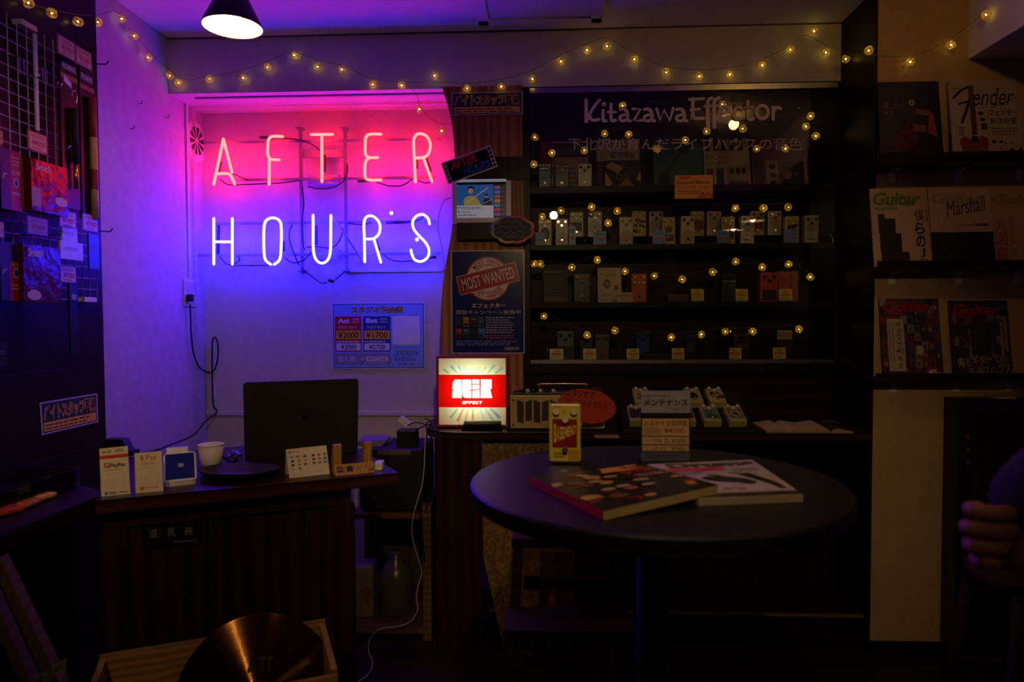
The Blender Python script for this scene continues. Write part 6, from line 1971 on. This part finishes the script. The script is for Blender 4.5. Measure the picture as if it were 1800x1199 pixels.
s.ring(24, 22, 18, 20, 3, P('6a1a18'), 1); s.text('Oil', 14, 14, 34, 30, P('6a1a18'), 1, .03)
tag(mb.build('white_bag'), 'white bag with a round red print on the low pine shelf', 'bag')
ya_ = yf + .02
xa, xb = onY(632, 850, ya_).x, xp + .0
zA = onY(690, 790, ya_).z
ba = thing('black_speaker_amp', 'black amplifier with a silver name plate on the low pine shelf', 'amplifier', ((xa + xb) / 2, ya_, z_top))
mb = MB(); mb.box(xa, xb, ya_, ya_ + .26, z_top + .008, zA, MBLACK, .006); mb.build('cabinet', ba)
A_, B_ = onY(664, 789, ya_), onY(722, 797, ya_)
mb = MB(); mb.box(A_.x, B_.x, ya_ - .003, ya_ - .0003, B_.z - .006, B_.z + .012, P('5e564c', .35), .001); mb.build('name_plate', ba)
mb = MB(); mb.box(xa + .015, xb - .015, ya_ - .002, ya_ - .0003, z_top + .02, zA - .04, mat('grille_black', '0d0d0d', .9)); mb.build('grille', ba)
for xx_ in (xa + .03, xb - .03):
    mb = MB(); mb.cyl((xx_, ya_ + .04, z_top + .0003), (xx_, ya_ + .04, z_top + .0078), .012, MBLACK, seg=10); mb.build('foot', ba)
A_, B_ = onY(697, 757, ya_ + .05), onY(731, 784, ya_ + .05)
mb = MB(); mb.box(A_.x, B_.x, ya_ + .05, ya_ + .12, zA + .0005, A_.z, BLACK, .003)
tag(mb.build('black_box'), 'small black box on top of the black amplifier', 'box')
bz = A_.z
c = onY(709, 748, ya_ + .08)
mb = MB(); mb.box(-.026, .026, -.014, .014, 0, .026, WPLA, .004, Matrix.Translation((c.x, ya_ + .08, bz + .019)) @ Matrix.Rotation(.6, 4, 'Y'))
tag(mb.build('power_adapter'), 'white power adapter tilted on the small black box', 'adapter')
c = onY(655, 776, ya_ + .1)
mb = MB()
for k in range(5):
    mb.box(-.055, .055, -.07, .07, k * .0042, k * .0042 + .004, P(['8a8298', 'a89a9c', '7a7088', 'b0a4a8', '6a6080'][k], .35), 0, Matrix.Translation((c.x, ya_ + .13, zA + .0004)) @ Matrix.Rotation((k - 2) * .06, 4, 'Z'))
tag(mb.build('paper_stack'), 'low stack of papers on the black amplifier behind the laptop', 'papers', kind='stuff')
cab_pts = [[(716, 749), (724, 744), (735, 743), (748, 748), (750, 770), (746, 830), (738, 870), (742, 930), (746, 985)], [(738, 752), (752, 746), (760, 752), (755, 790), (757, 850), (748, 900)], [(746, 735), (758, 742), (752, 760), (744, 800), (748, 850)], [(728, 756), (744, 750), (752, 742), (762, 738)]]
for k, ps in enumerate(cab_pts):
    mb = MB(); mb.tube(smooth_line([onY(x, y, yf - .015 - .006 * k) for x, y in ps], 6), .0026, CBL, 6)
    tag(mb.build('black_cable'), 'black cable in the tangle hanging left of the lit sign', 'cable', 'tangled black cables')
pts = [(748, 760), (745, 830), (740, 860), (728, 900), (724, 935), (730, 965), (739, 995), (741, 1010), (734, 1035), (732, 1055), (734, 1072), (722, 1092), (700, 1101), (668, 1106)]
wp = [onY(x, y, yf - .04) for x, y in pts]
wp += [onZ(650, 1125, .004), onZ(648, 1145, .004), onZ(655, 1165, .004), onZ(648, 1185, .004), onZ(630, 1198, .004)]
mb = MB(); mb.tube(smooth_line(wp, 6), .0022, P('b8aca4', .5), 6)
tag(mb.build('white_cable'), 'long thin white cable running from the lit sign down to the floor', 'cable')

# ------------------------------------------------------------------ magazine ledges on the right wall
LED = wood('ledge_dark', '160d09', '261710', 'X', 12, .4)
xw0 = onY(1540, 400, YR - .08).x
lz = []
for k, (yt, yb) in enumerate(((271, 292), (463, 476), (661, 672))):
    nm = ('top', 'middle', 'bottom')[k]
    zt_, zl = onY(1660, (268, 459, 658)[k], YR - .085).z, onY(1660, (290, 476, 672)[k], YR - .085).z
    x1 = 1.95 if k < 2 else onY(1812, 600, YR).x
    lg = thing('picture_ledge', 'dark wooden magazine ledge on the right wall, %s of three' % nm, 'shelf', ((xw0 + x1) / 2, YR - .04, zl), 'picture ledges')
    mb = MB(); mb.box(xw0, x1, YR - .085, YR - .0005, zl, zl + .016, LED, .002); mb.build('board', lg)
    mb = MB(); mb.box(xw0 + .008, x1, YR - .085, YR - .073, zl + .0165, zt_ + .003, LED, .002); mb.build('front_lip', lg)
    for px in ((1568, 1685, 1790), (1688, 1790, 1570), (1686, 1780, 1575))[k]:
        xb = onY(px, 300, YR).x
        mb = MB(); mb.box(xb - .012, xb + .012, YR - .002, YR - .0003, zl - .042, zl - .0005, WPLA); mb.box(xb - .012, xb + .012, YR - .05, YR - .002, zl - .003, zl - .0006, WPLA)
        mb.build('bracket', lg)
    lz.append(zl + .0165)
YM = YR - .045
def rmag(x0, x1, yt, row, base, label, draw, t=.007, extra=0.0):
    a, b = onY(x0, 300, YM).x, onY(x1, 300, YM).x
    yy = YM - extra
    zt_ = onY((x0 + x1) / 2, yt, YM + .03 - extra).z
    zb3 = lz[row] + .0004
    s = Sheet(Vector((a, yy + .032, zt_)), Vector((b, yy + .032, zt_)), Vector((b, yy - .012, zb3)), Vector((a, yy - .012, zb3)), (0, 0, 100, 127), base, t)
    draw(s)
    tag(s.build('magazine'), label, 'magazine')
def m1(s):
    s.text("Player's Book", 6, 20, 46, 27, P('4a3228'), 2); s.rect(6, 28.5, 44, 29, P('4a3228'), 2)
    s.text('燻し金の', 8, 33, 42, 43, P('7a6444'), 2); s.text('輝き', 8, 45, 23, 54, P('7a6444'), 2)
    s.poly([(14, 127), (12, 104), (18, 88), (36, 76), (50, 58), (46, 40), (52, 32), (62, 36), (64, 52), (70, 60), (84, 66), (92, 88), (96, 110), (96, 127)], P('2e100a', .25), 1)
    s.disc(42, 92, 22, 16, P('4a1c0c', .25), 2, 24, -.4)
    s.poly([(64, 60), (72, 14), (82, 14), (78, 62)], P('1c0f0a', .25), 3)
    s.poly([(60, 44), (84, 46), (82, 55), (59, 52)], P('6a4a38', .25), 4); s.poly([(53, 67), (76, 70), (74, 82), (52, 78)], P('6a4a38', .25), 4); s.poly([(80, 48), (88, 52), (92, 88), (78, 82)], P('8a4a1e', .25), 4)
    s.ring(54, 34, 5, 5, 3, P('a08a5a', .25), 4, 16); s.dashes(8, 57, 24, 61, 2, P('6a5444'), 2); s.dashes(12, 108, 40, 126, 7, P('7a5a44'), 2, .2)
    s.text('Guitars', 50, 3, 68, 7, P('5a4438'), 2)
rmag(1547, 1656, 143, 0, P('120c0b', .3), 'dark magazine with a sunburst guitar on the top ledge, left of two', m1)
def m2(s):
    K_ = P('1e1a18', .4)
    s.stroke([(6, 27), (20, 14), (33, 12), (26, 40), (16, 66)], 4, K_, 2); s.stroke([(13, 37), (30, 32), (42, 28)], 3, K_, 2)
    s.text('ender', 34, 12, 94, 40, K_, 3, .0, .35); s.stroke([(60, 44), (96, 28)], 1.2, K_, 2)
    s.poly([(28, 8), (36, 8), (37, 86), (29, 86)], P('5a3420', .4), 4)
    s.poly([(12, 92), (18, 88), (26, 92), (36, 92), (42, 87), (50, 90), (52, 100), (50, 112), (54, 127), (10, 127), (14, 110), (11, 100)], P('7a3c20', .4), 4); s.rect(28, 88, 37, 98, P('2a1a14', .4), 5); s.stroke([(33, 106), (38, 112)], 1.6, P('2a1a14', .4), 5)
    s.text('フェンダー', 56, 46, 97, 56, K_, 3, .02); s.text('解体新書', 57, 59, 95, 70, K_, 3, .02)
    s.dashes(58, 74, 96, 88, 3, P('5a4a3a'), 2)
    s.poly([(78, 127), (80, 112), (84, 106), (88, 110), (92, 112), (96, 108), (98, 104), (100, 112), (97, 127)], K_, 3)
    for x, y, r_ in ((44, 52, 4), (46, 62, 4), (60, 97, 3.4), (70, 97, 3), (76, 99, 2), (62, 114, 2.4), (68, 108, 1.6), (84, 99, 1.6)):
        s.disc(x, y, r_, r_ * .8, K_, 2, 12)
    s.rect(43, 68, 52, 78, P('3a3632'), 2); s.text('Guitar', 4, 10, 16, 14, P('3a3028'), 2); s.dashes(10, 72, 20, 88, 4, P('5a4a3a'), 2)
rmag(1673, 1795, 141, 0, P('a39482', .5), 'white magazine with an orange guitar on the top ledge, right of two', m2)
def m3(s):
    s.text('Guitar', 4, 6, 88, 28, P('5a7a20', .4), 2, .045, .25); s.text('magazine', 6, 29, 47, 37, P('6a7a30', .4), 2, .04, .2)
    D_ = P('17100d', .5)
    for x0, x1, y0, y1 in ((11, 23, 42, 49), (11, 41, 49, 73), (12, 50, 73, 103), (13, 62, 103, 150)):
        s.rect(x0, y0, x1, min(y1, 127), D_, 2); s.rect(x0 + 2, y0 + 7, x1 - 2, y0 + 7.6, P('5a4632', .5), 3)
    for k, ch in enumerate('僕らの'):
        s.text(ch, 75, 35 + k * 21, 92, 54 + k * 21, P('15110e', .4), 2, .03)
    s.text('J', 80, 98, 90, 112, P('15110e', .4), 2, 0); s.text('C', 78, 114, 93, 127, P('15110e', .4), 2, 0)
    s.vtext('ジャズコーラス', 96, 58, 99, 98, P('5a4632', .5), 2); s.rect(95, 35, 98.5, 55, P('6a6a28', .5), 2)
rmag(1537, 1638, 331, 1, P('b49a78', .5), 'white magazine with a green title on the middle ledge, leftmost of three', m3)
def m4(s):
    s.text('Guitar', 5, 8, 90, 26, P('99805e', .5), 1, .045, .2)
    s.text('Marshall', 26, 18, 93, 42, P('14110f', .4), 3, .0, .35, -.16); s.text('マーシャル', 46, 58, 70, 63, P('2a2018', .4), 3, .02); s.dashes(72, 58, 94, 63, 1, P('2a2018', .4), 3, .8)
    s.rect(0, 72, 100, 127, P('1a100c', .4), 2)
    for k in range(8):
        s.rect(2 + k * 4, 73, 4 + k * 4, 127, P('261812', .4), 3)
    s.rect(30, 78, 78, 127, P('0f0b0a', .4), 4)
    for x, y in ((32, 84), (55, 84), (32, 110), (55, 110)):
        s.rect(x, y, x + 21, y + 22, P('1e1613', .4), 5)
    s.disc(28, 112, 4, 5, P('4a3226', .4), 6); s.poly([(18, 127), (22, 116), (34, 116), (40, 122), (38, 127)], P('14100f', .4), 6); s.stroke([(8, 124), (22, 122), (38, 118)], 3, P('4a3226', .4), 7); s.disc(31, 108, 2, 2, P('5a4a40', .4), 7)
rmag(1640, 1750, 330, 1, P('b0967a', .5), 'magazine with a black script title over a dark photo on the middle ledge', m4)
def m5(s):
    s.text('Guitar', 2, 8, 92, 26, P('8a7252', .5), 1, .045, .2)
    s.vtext('大図鑑', 2, 48, 21, 118, P('8a1a1e', .4), 2, .02); s.vtext('フェンダーアンプ', 25, 44, 34, 112, P('6a2a22', .4), 2); s.rect(50, 64, 100, 127, P('17110e', .4), 2); s.rect(54, 72, 96, 120, P('221a16', .4), 3)
rmag(1751, 1862, 332, 1, P('a08664', .5), 'tan magazine with large red characters on the middle ledge, rightmost of three', m5)
def m6(s):
    cc_ = ['3a1a18', '22303a', '5a2a20', '1c2a22', '6a5a40', '2a1c2c', '6a2018', '16181c', '4a3a2a', '2a3a4a', '7a6a5a', '3a1014']
    rr = random.Random(8)
    for i_ in range(9):
        for j_ in range(8):
            s.rect(i_ * 11.1, 14 + j_ * 14.1, i_ * 11.1 + 10.6, 14 + j_ * 14.1 + 13.4, P(cc_[rr.randrange(12)], .4), 1)
            s.disc(i_ * 11.1 + 5, 22 + j_ * 14.1, 2.6, 4, P(cc_[rr.randrange(12)], .4), 2, 10)
    for i_ in range(9):
        s.rect(i_ * 11.1, 0, i_ * 11.1 + 10.6, 13, P(cc_[rr.randrange(12)], .4), 1)
    s.text('Guitar', 6, 3, 84, 22, P('8a1216', .4), 4, .045, .2); s.text('12', 86, 12, 96, 18, P('a09080', .4), 4, .04); s.text('magazine', 8, 22, 40, 27, P('8a1216', .4), 4, .04, .2)
    s.rect(10, 33, 38, 118, P('a08e72', .5), 5); s.vtext('ギタマガ40年史'.replace('40', ''), 25, 37, 34, 116, P('1c1612', .4), 6, .0) if False else None
    s.vtext('ギタマガ', 25, 37, 34, 80, P('1c1612', .4), 6, .01); s.text('40', 23, 81, 36, 90, P('1c1612', .4), 6); s.vtext('年史', 25, 92, 34, 115, P('1c1612', .4), 6, .01)
    for x in (13, 18.5):
        s.rect(x, 40, x + 1.6, 102, P('6a5a46', .5), 6)
    s.rect(57, 77, 69, 92, P('9a8a70', .5), 3); s.disc(82, 122, 13, 12, P('7a1014', .4), 3) ; s.text('40', 74, 115, 88, 124, P('b8a890', .4), 5, .06); s.text('th', 88, 119, 93, 124, P('b8a890', .4), 5, .03)
rmag(1556, 1662, 525, 2, P('2a1a18', .4), 'magazine with a grid of small covers on the bottom ledge, left of two', m6)
def m7(s):
    rr = random.Random(31)
    cc_ = ['4a3a2c', '241c18', '6a5a48', '3a1a16', '22282a', '7a6650', '5a3a22', '141210']
    for k in range(60):
        x, y = rr.uniform(0, 96), rr.uniform(8, 122)
        w_, h_ = rr.uniform(5, 18), rr.uniform(6, 24)
        s.poly([(x, y), (min(x + w_, 100), y + rr.uniform(-3, 3)), (min(x + w_, 100), min(y + h_, 127)), (x, min(y + h_ * .9, 127))], P(cc_[k % 8], .4), 1 + k % 5)
    s.text('Guitar', 4, 6, 86, 25, P('8a1014', .4), 8, .045, .2); s.text('magazine', 8, 25, 40, 30, P('8a1014', .4), 8, .04, .2)
    s.rect(34, 40, 66, 92, P('16130f', .4), 7); s.dashes(36, 42, 64, 78, 10, P('4a4438', .4), 8)
    s.rect(83, 36, 88, 92, P('8a7a60', .4), 8); s.rect(90, 28, 95, 86, P('8a7a60', .4), 8)
    s.text('俺とギターと', 6, 92, 78, 108, P('a89a80', .4), 9, .0, 0, -.12); s.text('ライブハウス', 24, 108, 96, 124, P('a89a80', .4), 9, .0, 0, -.12)
rmag(1681, 1785, 528, 2, P('2a211b', .4), 'magazine with pale brush lettering at its foot on the bottom ledge, right of two', m7)

# ------------------------------------------------------------------ black framed cabinet and stool at the right
ycb = 2.43
x0 = onY(1681, 900, ycb).x
zt_ = onY(1740, 702, ycb).z
cb = thing('black_cabinet', 'black framed cabinet against the right wall behind the person', 'cabinet', (x0 + .3, ycb + .1, 0))
BF = mat('frame_black', '0b0a0a', .4)
PN = wood('cabinet_panel', '1a120e', '261a12', 'Z', 8, .5)
zm, zl = onY(1740, 1080, ycb).z, onY(1740, 1092, ycb).z
mb = MB(); mb.box(x0, x0 + .055, ycb, ycb + .085, 0, zt_, BF, .002); mb.build('frame_post', cb)
mb = MB(); mb.box(x0 + .62, x0 + .675, ycb, ycb + .085, 0, zt_, BF, .002); mb.build('frame_post', cb)
mb = MB(); mb.box(x0 + .0555, x0 + .6195, ycb, ycb + .085, zt_ - .05, zt_, BF, .002); mb.build('frame_rail', cb)
mb = MB(); mb.box(x0 + .0555, x0 + .6195, ycb, ycb + .085, zl - .03, zm, BF, .002); mb.build('frame_rail', cb)
mb = MB(); mb.box(x0 + .0555, x0 + .6195, ycb + .03, ycb + .05, zm + .0005, zt_ - .0505, PN); mb.build('panel', cb)
mb = MB(); mb.box(x0 + .0555, x0 + .6195, ycb + .03, ycb + .05, 0, zl - .0305, PN); mb.build('panel', cb)
for k, y_ in enumerate((768, 791, 813)):
    A_ = onY(1701, y_, ycb)
    mb = MB(); mb.box(A_.x - .006, A_.x + .006, ycb - .002, ycb - .0003, A_.z - .009, A_.z + .009, P('4a4030', .5)); mb.build('label_tab', cb)
A_, B_ = onY(1757, 715, ycb), onY(1790, 717, ycb)
mb = MB(); mb.box(A_.x, B_.x, ycb + .01, ycb + .08, zt_ + .0005, zt_ + .006, P('a89a80', .5))
tag(mb.build('white_paper'), 'pale paper lying on top of the black cabinet at the right', 'paper')
SX_, SY_ = onY(1727, 1040, 1.75).x + .21, 1.88
sl = thing('wooden_stool', 'dark wooden stool with splayed legs at the lower right before the black cabinet', 'stool', (SX_, SY_, 0))
for sx, sy in ((-1, -1), (1, -1), (1, 1), (-1, 1)):
    mb = MB(); mb.tube([(SX_ + sx * .10, SY_ + sy * .10, .52), (SX_ + sx * .15, SY_ + sy * .15, .0)], [.016, .018], STW, 8); mb.build('leg', sl)
mb = MB(); mb.lathe([(0, .553), (.15, .553), (.155, .546), (.155, .53), (.15, .522), (0, .522)], STW, 36, Matrix.Translation((SX_, SY_, 0))); mb.build('seat', sl)
for (p_, q_) in (((-1, -1), (1, -1)), ((1, -1), (1, 1)), ((1, 1), (-1, 1)), ((-1, 1), (-1, -1))):
    mb = MB(); f_ = .127; mb.cyl((SX_ + p_[0] * f_, SY_ + p_[1] * f_, .24), (SX_ + q_[0] * f_, SY_ + q_[1] * f_, .24), .009, STW, seg=8); mb.build('stretcher', sl)

# ------------------------------------------------------------------ the person at the right edge
def skinned(name, verts, edges, radii, m, parent=None, sub=2, smooth=True):
    me = bpy.data.meshes.new(name)
    me.from_pydata(verts, edges, [])
    o = bpy.data.objects.new(name, me)
    COL.objects.link(o)
    md = o.modifiers.new('skin', 'SKIN')
    md.use_smooth_shade = True
    md.branch_smoothing = .6
    for k, r_ in enumerate(radii):
        sv = me.skin_vertices[0].data[k]
        sv.radius = (r_, r_) if not isinstance(r_, tuple) else r_
        sv.use_root = (k == 0)
    if sub:
        sb_ = o.modifiers.new('sub', 'SUBSURF'); sb_.levels = sub; sb_.render_levels = sub
    bpy.context.view_layer.update()
    dg = bpy.context.evaluated_depsgraph_get()
    ev = o.evaluated_get(dg)
    m2_ = bpy.data.meshes.new_from_object(ev)
    o.modifiers.clear()
    o.data = m2_
    bpy.data.meshes.remove(me)
    m2_.name = name
    m2_.materials.clear(); m2_.materials.append(m)
    for p_ in m2_.polygons:
        p_.use_smooth = True
        p_.material_index = 0
    if parent is not None:
        o.parent = parent
        for v_ in m2_.vertices:
            v_.co -= Vector(parent.location)
    return o
SKIN = mat('skin', '9a6248', .5, var=.06)
SWE = mat('purple_fleece', '2e2742', .95, var=.35, scale=120, bump=.8)
TRO = mat('dark_trousers', '14141a', .8)
HAIR = mat('dark_hair', '120d0b', .6)
PX, PY = .88, .98
per = thing('person', 'person in a dark purple fleece at the right edge, hand before the waist', 'person', (PX, PY, 0))
hx = onY(1790, 935, .86)                        # knuckles
V = Vector
wr = V((hx.x + .03, .884, hx.z + .012))
verts = [V((PX, PY, .93)), V((PX, PY, 1.10)), V((PX, PY, 1.30)), V((PX, PY, 1.43)), V((PX - .01, PY - .01, 1.515)), V((PX - .04, PY - .02, 1.60)), V((PX - .03, PY - .02, 1.675)),
         V((PX - .09, PY + .01, .90)), V((PX - .10, PY, .50)), V((PX - .10, PY + .02, .08)), V((PX - .10, PY - .14, .035)),
         V((PX + .09, PY + .01, .90)), V((PX + .10, PY, .50)), V((PX + .10, PY + .02, .08)), V((PX + .10, PY - .14, .035)),
         V((PX - .10, PY - .12, 1.38)), V((PX - .07, PY - .21, 1.10)), wr, V((wr.x - .02, .872, wr.z - .01)),
         V((PX + .10, PY + .14, 1.38)), V((PX + .14, PY + .16, 1.12)), V((PX + .10, PY + .06, .98)), V((PX + .03, PY - .01, .955))]
verts[15] = V((PX - .02, PY - .17, 1.40)); verts[16] = V((.715, .80, 1.12))
verts[19] = V((PX + .02, PY + .17, 1.40)); verts[20] = V((PX + .09, PY + .23, 1.12)); verts[21] = V((PX + .0, PY + .13, .99)); verts[22] = V((PX - .05, PY + .10, .98))
edges = [(0, 1), (1, 2), (2, 3), (3, 4), (4, 5), (5, 6), (0, 7), (7, 8), (8, 9), (9, 10), (0, 11), (11, 12), (12, 13), (13, 14), (2, 15), (15, 16), (16, 17), (17, 18), (2, 19), (19, 20), (20, 21), (21, 22)]
rad = [.11, .125, .145, .055, .043, .078, .082, .07, .05, .045, .038, .07, .05, .045, .038, .06, .045, .030, .036, .06, .045, .032, .036]
skinned('body', verts, edges, rad, SKIN, per)
# sweater and trousers over it
sv_ = [V((PX, PY, .90)), verts[1], verts[2], V((PX, PY, 1.44)), verts[15], verts[16], onY(1752, 926, .893), verts[19], verts[20], verts[21]]
skinned('fleece_jacket', sv_, [(0, 1), (1, 2), (2, 3), (2, 4), (4, 5), (5, 6), (2, 7), (7, 8), (8, 9)], [.155, .15, .17, .085, .09, .080, .053, .085, .07, .058], SWE, per)
tv_ = [V((PX, PY, .90)), verts[7], verts[8], V((PX - .10, PY + .02, .05)), verts[11], verts[12], V((PX + .10, PY + .02, .07))]
skinned('trousers', tv_, [(0, 1), (1, 2), (2, 3), (0, 4), (4, 5), (5, 6)], [.125, .09, .07, .06, .09, .07, .06], TRO, per)
for sy in (-1, 1):
    mb = MB(); mb.ball((PX - .10 if sy < 0 else PX + .10, PY - .055, .042), .05, MBLACK, 3, (.95, 2.5, .82)); mb.build('shoe', per)
hv = V((PX - .012, PY - .015, 1.655))
mb = MB(); mb.ball(hv, .094, HAIR, 3, (1, 1, 1)); mb.build('hair', per) if False else None
mb2 = MB()
t = bmesh.new(); bmesh.ops.create_icosphere(t, subdivisions=3, radius=1)
for v_ in t.verts:
    v_.co = V((v_.co.x * .092, v_.co.y * .088, v_.co.z * .098))
    if v_.co.x < -.045 and v_.co.z < .035:
        v_.co.x = -.045
mb2._merge(t, HAIR, Matrix.Translation(hv + V((.0, .0, .02))), True)
mb2.build('hair', per)
# face: nose, eyes, mouth, ears
fx = PX - .03
mb = MB(); mb.ball((fx - .086, PY - .02, 1.62), .012, SKIN, 2, (1.3, .8, 1.4)); mb.build('nose', per)
for sy in (-1, 1):
    mb = MB(); mb.ball((fx - .072, PY - .02 + sy * .031, 1.64), .010, P('d8d0c8', .2), 2); mb.ball((fx - .080, PY - .02 + sy * .031, 1.64), .0045, MBLACK, 1); mb.build('eye', per)
    mb = MB(); mb.ball((fx + .005, PY - .02 + sy * .083, 1.625), .022, SKIN, 2, (.7, .35, 1.2)); mb.build('ear', per)
mb = MB(); mb.ball((fx - .076, PY - .02, 1.580), .014, P('7a3c34', .4), 2, (.4, 1.6, .45)); mb.build('mouth', per)
# the hand: palm seen from its back, four curled fingers and the thumb
tip = onY(1709, 935, .835)
kn = []
for k, (ypx, xk, xp_, r_) in enumerate(((898, 1788, 1712, .0098), (930, 1790, 1706, .0102), (962, 1788, 1711, .0098), (990, 1782, 1722, .0088))):
    a_ = onY(xk, ypx + (2, 0, -2, -6)[k], .862); b_ = onY(xp_, ypx, .838)
    mid = a_.lerp(b_, .55) + V((0, -.008, 0))
    c_ = b_ + V((.010, .028, -.004)); d_ = c_ + V((.026, .012, -.002))
    root = V((wr.x - .012, .868, wr.z + (.016, .005, -.006, -.016)[k]))
    fo = skinned('finger', [root, a_, mid, b_, c_, d_], [(0, 1), (1, 2), (2, 3), (3, 4), (4, 5)], [r_ * 1.1, r_ * 1.15, r_, r_ * 1.05, r_ * .92, r_ * .75], SKIN, per, 2)
th = [V((wr.x + .0, .852, wr.z - .004)), onY(1800, 965, .835), onY(1792, 985, .828), onY(1770, 1000, .83)]
skinned('thumb', th, [(0, 1), (1, 2), (2, 3)], [.014, .0125, .0112, .009], SKIN, per, 2)
pl = [V((wr.x + .008, wr.y, wr.z)), V((wr.x - .008, .868, wr.z - .006)), V((hx.x + .004, .864, hx.z))]
skinned('palm', pl, [(0, 1), (1, 2)], [(.03, .022), (.036, .018), (.042, .016)], SKIN, per, 2)

bpy.data.objects.remove(_to)
